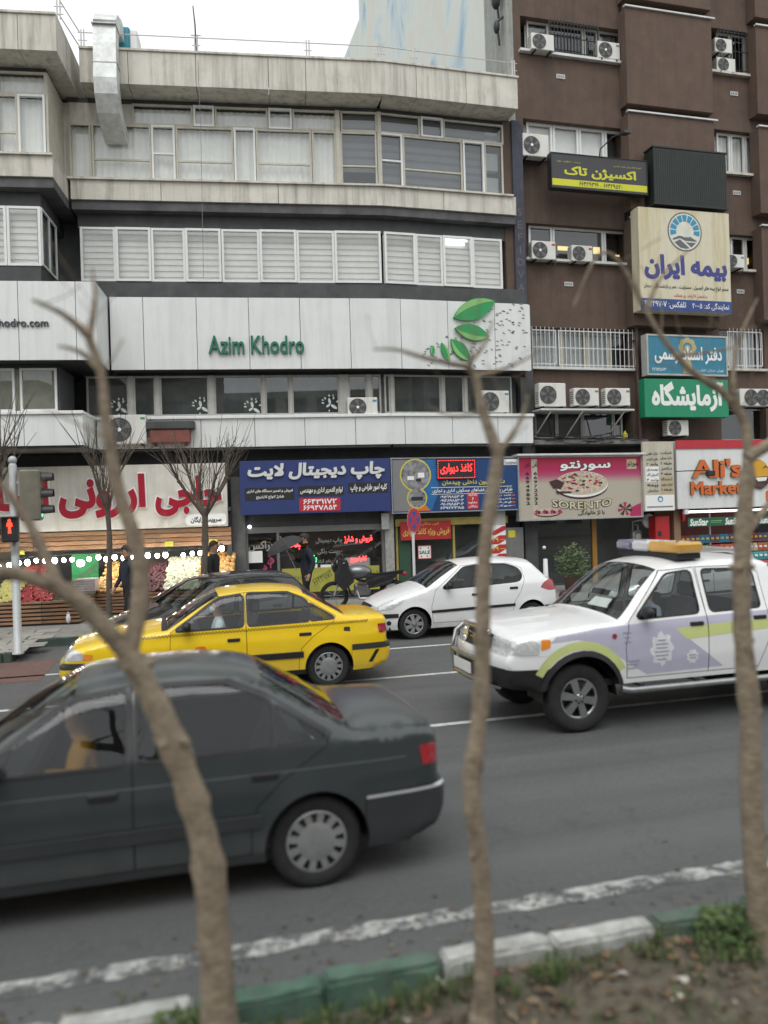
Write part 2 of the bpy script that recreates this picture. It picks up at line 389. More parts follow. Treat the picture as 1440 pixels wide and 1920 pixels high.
def asphalt_wear(m):
    """tyre-polished lanes, tar seams and hairline cracks"""
    t = m.node_tree; N = t.nodes; L = t.links; b = N['Principled BSDF']; src = b.inputs['Base Color'].links[0].from_socket; g = N.new('ShaderNodeNewGeometry')
    def layer(src, fac, col):
        x = N.new('ShaderNodeMix'); x.data_type = 'RGBA'; L.new(fac, x.inputs[0]); L.new(src, x.inputs[6]); x.inputs[7].default_value = (*col, 1); return x.outputs[2]
    def ramp(v, p0, p1, c0, c1):
        r = N.new('ShaderNodeMapRange'); L.new(v, r.inputs['Value']); r.inputs['From Min'].default_value = p0; r.inputs['From Max'].default_value = p1; r.inputs['To Min'].default_value = c0; r.inputs['To Max'].default_value = c1; return r.outputs[0]
    def noise(scale, vec, det=6):
        mp = N.new('ShaderNodeMapping'); L.new(g.outputs['Position'], mp.inputs[0]); mp.inputs['Scale'].default_value = vec; n = N.new('ShaderNodeTexNoise'); n.inputs['Scale'].default_value = scale; n.inputs['Detail'].default_value = det; L.new(mp.outputs[0], n.inputs['Vector']); return n.outputs['Fac']
    src = layer(src, ramp(noise(1.0, (.06, 1.5, 1)), .45, .68, 0, .55), (.115, .117, .117))
    src = layer(src, ramp(noise(1.0, (.09, 2.3, 1)), .52, .70, 0, .5), (.06, .061, .063))
    src = layer(src, ramp(noise(2.2, (1, 1, 1), 3), .65, .73, 0, .55), (.05, .05, .051))
    v = N.new('ShaderNodeTexVoronoi'); v.feature = 'DISTANCE_TO_EDGE'; v.inputs['Scale'].default_value = .55
    d = N.new('ShaderNodeVectorMath'); d.operation = 'ADD'; n2 = N.new('ShaderNodeTexNoise'); n2.inputs['Scale'].default_value = 2.5; n2.inputs['Detail'].default_value = 6; L.new(g.outputs['Position'], n2.inputs['Vector']); L.new(g.outputs['Position'], d.inputs[0]); L.new(n2.outputs['Color'], d.inputs[1]); L.new(d.outputs[0], v.inputs['Vector'])
    src = layer(src, ramp(v.outputs['Distance'], .0, .006, .4, 0), (.04, .04, .041)); L.new(src, b.inputs['Base Color']); return m
# ------------------------------------------------------------------ ground, road, kerbs, pavement
KY, FKY1, FKY2, XB = 4.05, 15.3, 16.9, -2.9
g = MB(); g.box(-250, 250, -250, 250, -.6, -.05); struct(g.build('ground', mat('ground_dust', (.14, .125, .105), .95, scale=1)))
ASPH = mat('asphalt', (.088, .091, .092), .75, var=.25, scale=26, bump=.35, dirt=.5, streakcol=(.05, .052, .053))
asphalt_wear(ASPH)
r = MB()
r.box(-60, 70, KY, FKY2 + .0, -.3, 0); struct(r.build('road', ASPH))
LINEP = mat('road_paint', (.56, .57, .55), .7, var=.25, scale=18, dirt=.75, streakcol=(.10, .10, .10))
def road_strip(name, x0, x1, y0, y1, m, wob=.0, z=.004):
    b = MB(); n = max(2, int((x1 - x0) / .12)); vs = []
    rr = random.Random(hash(name) % 99 + int(y0 * 10))
    for i in range(n + 1):
        x = x0 + (x1 - x0) * i / n; vs += [(x, y0 + rr.uniform(-wob, wob), z), (x, y1 + rr.uniform(-wob, wob), z)]
    b.add(vs, [(2 * i, 2 * i + 2, 2 * i + 3, 2 * i + 1) for i in range(n)])
    return struct(b.build(name, m))
WORN = mat('worn_road_paint', (.36, .37, .35), .8, var=.45, scale=14, dirt=1.0, dpos=(.44, .56), dscale=5, streakcol=(.08, .083, .084))
road_strip('edge_line', -30, 40, 4.50, 4.66, WORN, .018)
for i, (x0, x1, y) in enumerate(((-30, 40, 8.62), (-30, 40, 11.35), (-6, 40, 13.75))):
    road_strip('lane_line', x0, x1, y, y + .10, LINEP, .004)
road_strip('red_road_paint', -40, -2.0, 13.35, 15.28, mat('red_surfacing', (.135, .075, .062), .85, var=.25, scale=9, dirt=.4), .0, .004)
# pavement on the far side
SW = MB(); SW.box(-60, XB, FKY1 + .14, 30, -.3, .14); SW.box(XB, 70, FKY2 + .14, 30, -.3, .14)
PAVE = mat('pavement', (.23, .225, .21), .9, var=.2, scale=6, dirt=.4)
swo = struct(SW.build('pavement', PAVE))
TILE = mat('paving_tile', (.30, .29, .265), .9, var=.2, scale=5, bump=.2, dirt=.45)
tb = MB(); tb.bbox(-.235, .235, -.235, .235, 0, .022, .008); tme = tb.mesh('paving_tile', TILE)
for i in range(9):
    for j in range(6):
        link('paving_tile', tme, swo, (-6.8 + i * .5 + (.25 if j % 2 else 0), FKY1 + .42 + j * .5, .139 + rnd.uniform(-.002, .004)), (0, 0, rnd.uniform(-.01, .01)))
KW = mat('kerb_white', (.47, .48, .46), .85, var=.25, scale=6, bump=.4, dirt=.95, dpos=(.42, .70), dscale=2.5, streakcol=(.17, .165, .15))
KG = mat('kerb_green', (.065, .13, .095), .85, var=.35, scale=7, bump=.4, dirt=.95, dpos=(.42, .70), dscale=2.5, streakcol=(.11, .12, .10))
KD = mat('kerb_dark', (.05, .075, .06), .85, var=.3, scale=6, dirt=.5)
def chipped(L, w, h, seed):
    rr = random.Random(seed); bm = bmesh.new(); bmesh.ops.create_cube(bm, size=1)
    bmesh.ops.scale(bm, vec=(L, w, h), verts=bm.verts)
    bmesh.ops.subdivide_edges(bm, edges=[e for e in bm.edges if abs(e.verts[0].co.x - e.verts[1].co.x) > .01], cuts=7)
    bmesh.ops.bevel(bm, geom=[e for e in bm.edges if abs(e.verts[0].co.x - e.verts[1].co.x) > .001 or abs(abs(e.verts[0].co.x) - L / 2) < 1e-3], offset=.018, segments=2, affect='EDGES')
    for v in bm.verts:
        v.co += Vector((rr.uniform(-.004, .004), rr.uniform(-.006, .006), rr.uniform(-.007, .005)))
        if rr.random() < .06: v.co.z -= .02
    me = bpy.data.meshes.new('kerb_stone'); bm.to_mesh(me); bm.free(); return me
kerb_thing = thing('kerb', 'near kerb of worn stones painted white and green beside the planting strip', 'kerb', (0, KY, 0))
kms = [chipped(.61, .145, .29, s) for s in range(4)]
for k in range(-8, 14):
    x = .05 + k * .625 + .31; colr = KW if (k // 2) % 2 else KG
    me = kms[k % 4].copy(); me.materials.append(colr)
    link('kerb_stone', me, kerb_thing, (x, -.075 + rnd.uniform(-.012, .012), -.02 + rnd.uniform(-.012, .008)), (rnd.uniform(-.03, .03), rnd.uniform(-.012, .012), rnd.uniform(-.02, .02)))
fk = thing('kerb', 'far kerb with grey and dark green stones under the traffic signal', 'kerb', (0, FKY1, 0))
fms = [chipped(.98, .16, .32, s + 9) for s in range(3)]
for k in range(-6, 4):
    x = XB - .5 - (3 - k) * 1.0; me = fms[k % 3].copy(); me.materials.append(KD if k in (3, 2) or k == -1 else KW)
    link('kerb_stone', me, fk, (x, .07, 0))
for k in range(0, 2):
    me = fms[k].copy(); me.materials.append(KD); link('kerb_stone', me, fk, (XB + .07, .5 + k, 0), (0, 0, math.pi / 2))
for k in range(14):
    me = fms[k % 3].copy(); me.materials.append(KW if (k // 2) % 2 else KD); link('kerb_stone', me, fk, (XB + .6 + k, FKY2 - FKY1 + .07, 0))
# planting strip on this side: uneven soil
def soil_h(x, y): return .02 + .03 * math.sin(x * 2.1 + y) + .02 * math.sin(x * 5.3 - y * 3.1) - .05 * max(0, (3.6 - y)) + .0
bm = MB(); n, k = 150, 34; vs = []
for i in range(n + 1):
    for j in range(k + 1):
        x = -5 + 14 * i / n; y = KY - .16 - 2.6 * j / k; vs.append((x, y, soil_h(x, y) + rnd.uniform(-.012, .012)))
bm.add(vs, [(i * (k + 1) + j, i * (k + 1) + j + 1, (i + 1) * (k + 1) + j + 1, (i + 1) * (k + 1) + j) for i in range(n) for j in range(k)], 0, True)
SOIL = mat('soil', (.105, .09, .066), .98, var=.5, scale=12, bump=.8, dirt=.4)
struct(bm.build('planting_strip', SOIL))
# litter: dry leaves, paper scraps, clods
LV = [mat('dry_leaf_a', (.15, .10, .055), .85, var=.3, scale=20), mat('dry_leaf_b', (.09, .065, .045), .85, var=.3, scale=20), mat('dry_leaf_c', (.21, .16, .10), .85, var=.3, scale=20), mat('pale_scrap', (.42, .40, .36), .85, var=.2), mat('pink_scrap', (.45, .10, .12), .8, var=.2), mat('clod', (.08, .06, .045), 1, var=.4, scale=20)]
lb = MB()
for i in range(2600):
    x = rnd.uniform(-2.5, 6.5); t = rnd.random(); y = KY - .2 - 2.0 * t ** 1.3
    s = rnd.uniform(.015, .045); z = soil_h(x, y) + .012; a = rnd.uniform(0, 6.28); m = rnd.choices(range(6), (30, 34, 14, 3.5, 1.0, 22))[0]
    if m == 5:
        s *= .6; lb.ball((x, y, z), s, 5, 3, 5, (rnd.uniform(.7, 1.5), 1, .6)); continue
    c, q = math.cos(a), math.sin(a); tl = [rnd.uniform(-.02, .035) for _ in range(5)]
    P = [(-1, 0), (-.3, .42), (.5, .36), (1, 0), (.5, -.4), (-.3, -.4)]
    lb.add([(x + s * (p[0] * c - p[1] * q), y + s * (p[0] * q + p[1] * c), z + (tl[i2 % 5] if i2 else 0) * .6 + .008) for i2, p in enumerate(P)], [(0, 1, 2), (0, 2, 3), (0, 3, 4), (0, 4, 5)], m)
for i in range(420):                          # drifted into the gutter
    x = rnd.uniform(-3, 6); y = KY + abs(rnd.gauss(0, .30)); s = rnd.uniform(.012, .03); a = rnd.uniform(0, 6.28); c, q = math.cos(a), math.sin(a)
    lb.add([(x + s * (p[0] * c - p[1] * q), y + s * (p[0] * q + p[1] * c), .008 + rnd.uniform(0, .012)) for p in ((-1, 0), (0, .4), (1, 0), (0, -.4))], [(0, 1, 2), (0, 2, 3)], rnd.choice((0, 1, 1, 2, 5)))
lo = lb.build('fallen_leaves', LV); struct(lo, 'stuff'); lo['label'] = 'dry brown leaves, clods and scraps littering the planting strip'; lo['category'] = 'leaves'
GR = [mat('weed_a', (.055, .095, .025), .8, var=.3, scale=15), mat('weed_b', (.085, .12, .04), .8, var=.3, scale=15)]
def tuft(b, x, y, z, h, n, spread=.06):
    for _ in range(n):
        a = rnd.uniform(0, 6.28); l = h * rnd.uniform(.5, 1.1); w = rnd.uniform(.003, .007); dx, dy = math.cos(a), math.sin(a); o = rnd.uniform(0, spread)
        bx, by = x + dx * o, y + dy * o; lean = rnd.uniform(.2, .8) * l
        p = [(bx - dy * w, by + dx * w, z), (bx + dy * w, by - dx * w, z), (bx + dx * lean * .5 - dy * w * .7, by + dy * lean * .5 + dx * w * .7, z + l * .65), (bx + dx * lean * .5 + dy * w * .7, by + dy * lean * .5 - dx * w * .7, z + l * .65), (bx + dx * lean, by + dy * lean, z + l * rnd.uniform(.7, 1))]
        b.add(p, [(0, 1, 3, 2), (2, 3, 4)], rnd.randint(0, 1))
def leafplant(b, x, y, z, h, n, r, ls=.03):
    for _ in range(n):
        a = rnd.uniform(0, 6.28); q = r * math.sqrt(rnd.random()); zz = z + h * rnd.random() * (1 - .4 * q / r); px_, py_ = x + q * math.cos(a), y + q * math.sin(a); s = ls * rnd.uniform(.6, 1.3)
        d = Vector((rnd.gauss(0, 1), rnd.gauss(0, 1), rnd.gauss(.3, .6))).normalized(); e = d.orthogonal().normalized(); p0 = Vector((px_, py_, zz))
        b.add([p0 - d * s, p0 + e * s * .5, p0 + d * s, p0 - e * s * .5], [(0, 1, 2, 3)], rnd.randint(0, 1))
wb = MB()
for i in range(240):
    x = rnd.uniform(-1.5, 5.5); y = KY - .19 - abs(rnd.gauss(0, .16)); tuft(wb, x, y, soil_h(x, y), rnd.uniform(.05, .13), rnd.randint(6, 14))
for i in range(330):
    x = rnd.uniform(-1.5, 5.5); y = KY - .3 - 1.3 * rnd.random()
    if math.sin(x * 2.3 + 1) + math.sin(y * 4 + x) < -.4: continue
    tuft(wb, x, y, soil_h(x, y), rnd.uniform(.04, .10), rnd.randint(5, 12), .09)
for i in range(34):
    x = rnd.uniform(-2.2, 1.6); y = KY + .02 + abs(rnd.gauss(0, .12)); tuft(wb, x, y, 0, rnd.uniform(.03, .08), rnd.randint(5, 9))
wo = wb.build('weeds', GR); struct(wo, 'stuff'); wo['label'] = 'thin green weeds growing along the near kerb'; wo['category'] = 'weeds'
for (px, py, h, n, r, lab) in ((1352, 1745, .26, 240, .17, 'leafy green weed clump at the foot of the right trunk by the kerb'), (335, 1858, .24, 260, .17, 'low green weed clump left of the leaning trunk base')):
    p = ground(px, py, .05); b = MB(); leafplant(b, 0, 0, 0, h, n, r)
    for _ in range(14):
        a = rnd.uniform(0, 6.28); b.tube([(0, 0, -.03), (.3 * r * math.cos(a), .3 * r * math.sin(a), h * .5), (r * .8 * math.cos(a), r * .8 * math.sin(a), h * rnd.uniform(.6, .95))], [.004, .003, .002], 4, 0)
    tag(b.build('weed_clump', GR, None, (p.x, min(p.y, KY - .25), soil_h(p.x, p.y) - .01)), lab, 'weed', 'weed clumps by the kerb')
# ------------------------------------------------------------------ pale four-storey building with the white fascia
_o = at(713, 350, 21.2)
FA = Fr((_o.x, _o.y), RAD(-7.5)); FA2 = Fr((_o.x, _o.y), 0.0); FB = Fr((_o.x, 21.5), 0.0)
LB = thing('office_building', 'pale four-storey office building with white cladding and concrete parapet on the left', 'building', (_o.x, _o.y, 0), RAD(-7.5))
R2 = (0, 0, RAD(7.5)); R0 = (0, 0, 0)
TM = math.tan(RAD(3.75))
BD = 1.35                                     # how far the left bay stands out
def seg(name, m, u0, u1, d0, d1, z0, z1, rot=R0, b=0, parent=LB):
    mb = MB()
    (mb.bbox(u0, u1, -d1, -d0, z0, z1, b) if b else mb.box(u0, u1, -d1, -d0, z0, z1))
    return mb.build(name, m, parent, rot=rot)
UL = -13.0
# dark core behind everything
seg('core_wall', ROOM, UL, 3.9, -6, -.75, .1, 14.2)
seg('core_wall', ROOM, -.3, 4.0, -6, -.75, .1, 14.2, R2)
ub = {k: FA.u(px, py, d + BD) for k, (px, py, d) in dict(par=(106, 70, .75), w4=(92, 230, 0), b4=(100, 330, .35), w3=(80, 450, .1), fas=(181, 620, .7), w2=(112, 740, .1), wh=(156, 825, .6)).items()}
ui = {k: FA.u(px, py, d) for k, (px, py, d) in dict(par=(150, 130, .75), w4=(131, 280, 0), b4=(133, 350, .35), w3=(150, 480, .1), fas=(207, 620, .7), w2=(160, 740, .1), wh=(182, 815, .6)).items()}
Z = dict(p1=14.40, p0=13.55, h4=13.41, t4=12.85, s4=11.30, b4t=11.25, b4b=10.74, sl=10.50, h3=10.10, s3=8.69, ft=8.13, fb=6.27, h2=6.20, s2=5.14, wt=5.0, wb=4.26)
E_par = FA2.u(971, 170, .75); E_fas = FA2.u(993, 625, .7); E_wh = FA2.u(1000, 810, .6); E_b4 = FA2.u(968, 380, .35); E_w = FA2.u(942, 300, 0)
def band(key, d, z0, z1, m, name, end, joints=(), joints2=(), jb=(), gap=.012, back=-.75, b=.006):
    """one horizontal band: main face, face right of the bend, left bay; cut into slabs at the given pixel joints"""
    j = [ui[key] - .02] + [FA.u(p, 300, d) for p in joints] + [d * TM]
    for a, c in zip(j, j[1:]): seg(name, m, a + gap / 2, c - (gap / 2 if c != j[-1] else 0), back, d, z0, z1, R0, b)
    j = [-d * TM] + [FA2.u(p, 300, d) for p in joints2] + [end]
    for a, c in zip(j, j[1:]): seg(name, m, a + (gap / 2 if a != j[0] else 0), c - gap / 2, back, d, z0, z1, R2, b)
    j = [UL] + [FA.u(p, 300, d + BD) for p in jb] + [ub[key]]
    for a, c in zip(j, j[1:]): seg(name, m, a + gap / 2, c - gap / 2, back, d + BD, z0, z1, R0, b)
band('par', .75, Z['p0'], Z['p1'], CONC, 'parapet_slab', E_par, (245, 372, 508, 578), (785, 878), (40,))
band('par', .79, Z['p1'], Z['p1'] + .06, CONC, 'coping', E_par + .03)
band('b4', .35, Z['b4b'], Z['b4t'], CONC, 'concrete_band', E_b4, (300, 520), (830,))
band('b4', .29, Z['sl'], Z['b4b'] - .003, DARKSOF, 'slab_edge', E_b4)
seg('window_sill', CONC, ui['w4'] - .2, .45 * TM, -.1, .42, Z['b4t'], Z['s4']); seg('window_sill', CONC, -.42 * TM, E_b4 - .1, -.1, .42, Z['b4t'], Z['s4'], R2); seg('window_sill', CONC, UL, ub['b4'], -.1, .42 + BD, Z['b4t'], Z['s4'])
seg('inner_corner', CONC, ub['w4'] - .1, ui['w4'] + .02, -.7, -.03, Z['s4'], Z['h4'])
# dark spandrels and heads
for z0, z1, d, key in ((Z['h3'], Z['sl'] - .003, .02, 'w3'), (Z['ft'], Z['s3'], .16, 'w3'), (Z['h4'], Z['p0'] - .003, -.02, 'w4'), (Z['h2'], Z['fb'] + .3, .02, 'w2'), (Z['wt'] - .4, Z['s2'], .02, 'w2'), (2.6, Z['wb'] + .1, -.1, 'w2')):
    seg('spandrel', DARKWALL, ui[key] - .05, d * TM, -.75, d, z0, z1); seg('spandrel', DARKWALL, -d * TM, E_w + .5, -.75, d, z0, z1, R2)
    if z0 > 3: seg('spandrel', DARKWALL, UL, ub[key] - .05, -.75, d + BD - .02, z0, z1)
    else: seg('spandrel', DARKWALL, UL, ui[key], -.75, d, z0, z1)
# white fascia: backing plus separate panels
def panels(key, d, z0, z1, px_j, px_j2, px_b, end, name):
    seg('panel_backing', DARKMET, ui[key], 0, -.75, d - .03, z0 + .01, z1 - .01); seg('panel_backing', DARKMET, 0, end - .01, -.75, d - .03, z0 + .012, z1 - .012, R2); seg('panel_backing', DARKMET, UL, ub[key] - .04, -.75, d + BD - .03, z0 + .01, z1 - .01)
    g = .014
    py = 620 if key == 'fas' else 812
    j = [ui[key] - .01] + [FA.u(p, py, d) for p in px_j] + [d * TM]
    for a, c in zip(j, j[1:]): seg(name, WHITEPAN, a + g / 2, c - (g / 2 if c != j[-1] else 0), d - .029, d + rnd.uniform(-.004, .004), z0, z1, R0, .004)
    j = [-d * TM] + [FA2.u(p, py, d) for p in px_j2] + [end]
    for a, c in zip(j, j[1:]): seg(name, WHITEPAN, a + (g / 2 if a != j[0] else 0), c - g / 2, d - .029, d + rnd.uniform(-.003, .003), z0, z1, R2, .004)
    j = [UL] + [FA.u(p, py, d + BD) for p in px_b] + [ub[key]]
    for a, c in zip(j, j[1:]): seg(name, WHITEPAN, a + g / 2, c - g / 2, d + BD - .029, d + BD + rnd.uniform(-.003, .003), z0, z1, R0, .004)
    mb = MB(); mb.bbox(ub[key] - .038, ub[key] + .004, -(d + BD) + .006, -d + .03, z0 + .003, z1 - .003, .004); mb.build(name, WHITEPAN, LB)   # return of the bay
panels('fas', .70, Z['fb'], Z['ft'], (269, 369, 467, 563, 657), (752, 840, 928), (35, 143), E_fas, 'cladding_panel')
panels('wh', .60, Z['wb'], Z['wt'], (270, 377, 478, 572, 667), (760, 849, 934), (45,), E_wh, 'cladding_panel')
seg('end_panel', WHITEPAN, E_fas - .005, E_fas + .03, -.6, .69, Z['fb'] + .02, Z['ft'] - .02, R2)
seg('ledge', UPVC, ui['wh'], .66 * TM, .0, .66, Z['wt'], Z['s2'] - .06, R0, .01); seg('ledge', UPVC, -.66 * TM, E_wh + .02, 0, .66, Z['wt'], Z['s2'] - .06, R2, .01); seg('ledge', UPVC, UL, ub['wh'] + .03, .0, .66 + BD, Z['wt'], Z['s2'] - .06, R0, .01)
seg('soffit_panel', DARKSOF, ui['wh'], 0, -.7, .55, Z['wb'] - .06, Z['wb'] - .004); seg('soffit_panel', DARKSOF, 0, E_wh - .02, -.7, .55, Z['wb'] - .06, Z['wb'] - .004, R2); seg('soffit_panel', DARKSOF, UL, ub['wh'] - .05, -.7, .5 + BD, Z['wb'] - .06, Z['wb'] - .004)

def curtain_mesh(u0, u1, z0, z1, y, m, amp=.02, folds=None, parent=None, name='curtain'):
    mb = MB(); n = max(8, int((u1 - u0) / .035)); ph = rnd.uniform(0, 6)
    vs = []
    for i in range(n + 1):
        u = u0 + (u1 - u0) * i / n; yy = y + amp * (math.sin(u * 38 + ph) + .6 * math.sin(u * 17 + ph * 2))
        vs += [(u, yy, z0), (u, yy * .6 + y * .4, z1)]
    mb.add(vs, [(2 * i, 2 * i + 2, 2 * i + 3, 2 * i + 1) for i in range(n)], 0, True)
    return mb.build(name, m, parent)
def blind_mesh(u0, u1, z0, z1, y, m, parent, pitch=.16, m2=None):
    mb = MB(); z = z1; k = 0
    while z > z0 + .01:
        zz = max(z0, z - pitch * .62); mb.quad((u0, y, zz), (u1, y, zz), (u1, y - .004, z), (u0, y - .004, z), 0)
        z2 = max(z0, zz - pitch * .38); mb.quad((u0, y + .012, z2), (u1, y + .012, z2), (u1, y + .012, zz + .01), (u0, y + .012, zz + .01), 1); z = z2
    return mb.build('blind', [m, m2 or BLINDB], parent)
def window(u0, u1, z0, z1, d, fm, glass, rot=R0, fw=.05, ft=.06, fill=None, bars=(), vbars=(), parent=LB, fd=.12, sash=False):
    mb = MB(); y0, y1 = -d - ft, -d
    if sash: y0 -= .03
    mb.box(u0, u0 + fw, y0, y1, z0, z1); mb.box(u1 - fw, u1, y0, y1, z0, z1); mb.box(u0 + fw, u1 - fw, y0 + .002, y1, z0, z0 + fw); mb.box(u0 + fw, u1 - fw, y0 + .002, y1, z1 - fw, z1)
    for zz in bars: mb.box(u0 + fw, u1 - fw, y0 + .006, y1 - .004, zz - fw * .45, zz + fw * .45)
    for uu in vbars: mb.box(uu - fw * .45, uu + fw * .45, y0 + .008, y1 - .006, z0 + fw, z1 - fw)
    w = mb.build('window', fm, parent, rot=rot)
    p = MB(); p.quad((u0 + fw * .7, -d - .012, z0 + fw * .7), (u1 - fw * .7, -d - .012, z0 + fw * .7), (u1 - fw * .7, -d - .012, z1 - fw * .7), (u0 + fw * .7, -d - .012, z1 - fw * .7)); p.build('pane', glass, w)
    if fill:
        k = fill[0]; a0, a1, c0, c1 = u0 + .01, u1 - .01, z0 + .01, z1 - .02
        if k == 'curtain': curtain_mesh(a0, a1, c0, c1 if len(fill) < 2 else z0 + (z1 - z0) * fill[1], -d + fd, CURTAIN, parent=w)
        elif k == 'blind': blind_mesh(a0, a1, c0 + (z1 - z0) * (fill[1] if len(fill) > 1 else 0), c1, -d + fd, BLIND, w)
        elif k == 'gblind': blind_mesh(a0, a1, c0 + (z1 - z0) * (fill[1] if len(fill) > 1 else 0), c1, -d + fd, BLINDG, w, .22, BLINDG2)
    return w
BLINDG2 = mat('blind_grey_band', (.32, .32, .345), .85, var=.06)
def wpx(px0, px1, z0, z1, d, fm, glass, fr=FA, py=280, **k):
    return window(fr.u(px0, py, d), fr.u(px1, py, d), z0, z1, d, fm, glass, R0 if fr is FA else R2, **k)
# fourth floor, net curtains on the left and striped blinds right of the bend
t4, s4, h4 = Z['t4'], Z['s4'], Z['h4']; lowbar = 11.92
wpx(131, 172, s4, t4, 0, BEIGEFR, GLASS, fill=('curtain',))
wpx(173, 284, s4, t4, 0, BEIGEFR, GLASS, fill=('curtain',), bars=(lowbar,))
wpx(285, 329, s4, t4, 0, UPVC, GLASS, fill=('curtain',), bars=(12.1,), sash=True)
wpx(330, 438, s4, t4, 0, BEIGEFR, GLASS, fill=('curtain',), bars=(lowbar,))
wpx(439, 479, s4, t4, 0, UPVC, GLASS, fill=('curtain',), sash=True)
wpx(480, 584, s4, t4, 0, BEIGEFR, GLASS, fill=('curtain',), bars=(lowbar,))
wpx(585, 630, s4, t4, 0, BEIGEFR, GLASS, fill=('curtain',))
seg('mullion_post', BEIGEFR, FA.u(630, 280), FA.u(638, 280), -.1, .1, s4, h4)
wpx(638, 706, s4, t4, 0, BEIGEFR, DGLASS, fill=('gblind', .33), bars=(lowbar,))
for a, b, sh, f in ((131, 248, 0, None), (248, 362, 0, 'curtain'), (363, 402, 1, 'curtain'), (403, 502, 0, 'curtain'), (503, 547, 1, 'curtain'), (548, 630, 0, 'curtain'), (638, 706, 0, 'gblind')):
    if f is None: seg('blocked_panel', CONC, FA.u(a, 220), FA.u(b, 220), -.1, .02, t4 + .005, h4 - .01); continue
    wpx(a, b, t4 + .005, h4, 0, UPVC if sh else BEIGEFR, DGLASS if f == 'gblind' else GLASS, fill=(f, .9) if f == 'curtain' else (f,), py=220, sash=bool(sh))
seg('mullion_post', BEIGEFR, -.05, .05, -.1, .10, s4, h4, (0, 0, RAD(3.75)))
for a, b, fm, f, br, sh in ((707, 753, UPVC, ('gblind',), (12.1,), 1), (754, 865, BEIGEFR, ('gblind',), (lowbar,), 0), (866, 905, UPVC, ('gblind',), (), 1), (906, 941, BEIGEFR, None, (), 0)):
    wpx(a, b, s4, t4, 0, fm, DGLASS, FA2, fill=f, bars=br, sash=bool(sh))
for a, b, sh in ((707, 786, 0), (787, 828, 1), (829, 941, 0)):
    wpx(a, b, t4 + .005, h4, 0, UPVC if sh else BEIGEFR, DGLASS, FA2, fill=('gblind',), py=220, sash=bool(sh))
# stored white boxes behind the last pane
for k, (z0, z1) in enumerate(((11.45, 11.95), (12.15, 12.65), (12.95, 13.25))):
    mb = MB(); mb.bbox(FA2.u(912, 280), FA2.u(936, 280) , .12, .45, z0, z1, .01); mb.build('stored_box', CURTAIN, LB, rot=R2)
# bay, fourth floor
d = BD
wpx(-60, -4, s4, h4 - .02, d, BEIGEFR, GLASS, fill=('curtain',)); wpx(-3, 36, s4, t4, d, BEIGEFR, GLASS, fill=('curtain',), bars=(lowbar,)); wpx(37, 88, s4, t4, d, UPVC, GLASS, fill=('curtain',), sash=True); wpx(-3, 88, t4 + .005, h4, d, BEIGEFR, GLASS, fill=('curtain', .92), py=180)
def sidewin(u, d0, d1, z0, z1, fm, glass, fill=True):     # window in the return of the bay, facing right
    mb = MB(); f = .05
    mb.box(u - .05, u, -d1, -d1 + f, z0, z1); mb.box(u - .05, u, -d0 - f, -d0, z0, z1); mb.box(u - .05, u, -d1 + f, -d0 - f, z0, z0 + f); mb.box(u - .05, u, -d1 + f, -d0 - f, z1 - f, z1)
    mm = (d0 + d1) / 2; mb.box(u - .05, u, -mm - .03, -mm + .03, z0 + f, z1 - f)
    w = mb.build('window', fm, LB); p = MB(); p.quad((u - .02, -d1, z0), (u - .02, -d0, z0), (u - .02, -d0, z1), (u - .02, -d1, z1)); p.build('pane', glass, w)
    if fill: p = MB(); p.quad((u - .12, -d1, z0), (u - .12, -d0, z0), (u - .12, -d0, z1), (u - .12, -d1, z1)); p.build('blind', CURTAIN, w)
seg('bay_return', BEIGEFR, ub['w4'] - .06, ub['w4'], .0, BD + .05, s4, h4)
sidewin(ub['w3'], .12, BD + .1, Z['s3'], Z['h3'], UPVC, DGLASS)
seg('bay_return', DARKWALL, ub['w2'] - .06, ub['w2'], .0, BD + .08, Z['s2'], Z['h2'])
# third floor: white frames with roller blinds
for k, (a, b) in enumerate(((152, 218), (218.5, 284), (284.5, 348), (348.5, 415), (416, 487), (487.5, 556), (556.5, 627), (627.5, 714))):
    wpx(a, b, Z['s3'], Z['h3'], .1, UPVC, GLASS, py=480, fill=('blind',), fw=.06, sash=k % 2 == 1)
for k, (a, b) in enumerate(((720, 778), (778.5, 829), (829.5, 884), (884.5, 940))):
    wpx(a, b, Z['s3'], Z['h3'], .1, UPVC, GLASS, FA2, py=480, fill=('blind',), fw=.06, sash=k % 2 == 0)
for k, (a, b) in enumerate(((-60, -20), (-19, 14), (15, 78))): wpx(a, b, Z['s3'] - .03, Z['h3'], BD + .1, UPVC, GLASS, py=460, fill=('blind',), fw=.06)
# first floor: dark glass with pale posts and frosted leaf motifs
for a, b in ((163, 242), (251, 292), (300, 392), (402, 492), (497, 543), (547, 636), (653, 688), (696, 714)):
    w = wpx(a, b, Z['s2'], Z['h2'], .1, GREYFR, DGLASS, py=740, fw=.045)
for a, b in ((720, 731), (736, 826), (831, 869), (873, 958)):
    wpx(a, b, Z['s2'], Z['h2'], .1, GREYFR, DGLASS, FA2, py=740, fw=.045)
for a, b in ((242, 251), (292, 300), (392, 402), (492, 497), (543, 547), (636, 653), (688, 696)): seg('mullion_post', GREYFR, FA.u(a, 740, .1), FA.u(b, 740, .1), 0, .2, Z['s2'], Z['h2'])
for a, b in ((731, 736), (826, 831), (869, 873)): seg('mullion_post', GREYFR, FA2.u(a, 740, .1), FA2.u(b, 740, .1), 0, .2, Z['s2'], Z['h2'], R2)
for a, b in ((-60, -5), (-4, 29), (39, 108)): wpx(a, b, Z['s2'], Z['h2'] - .02, BD + .1, UPVC, GLASS, py=740, fw=.05)
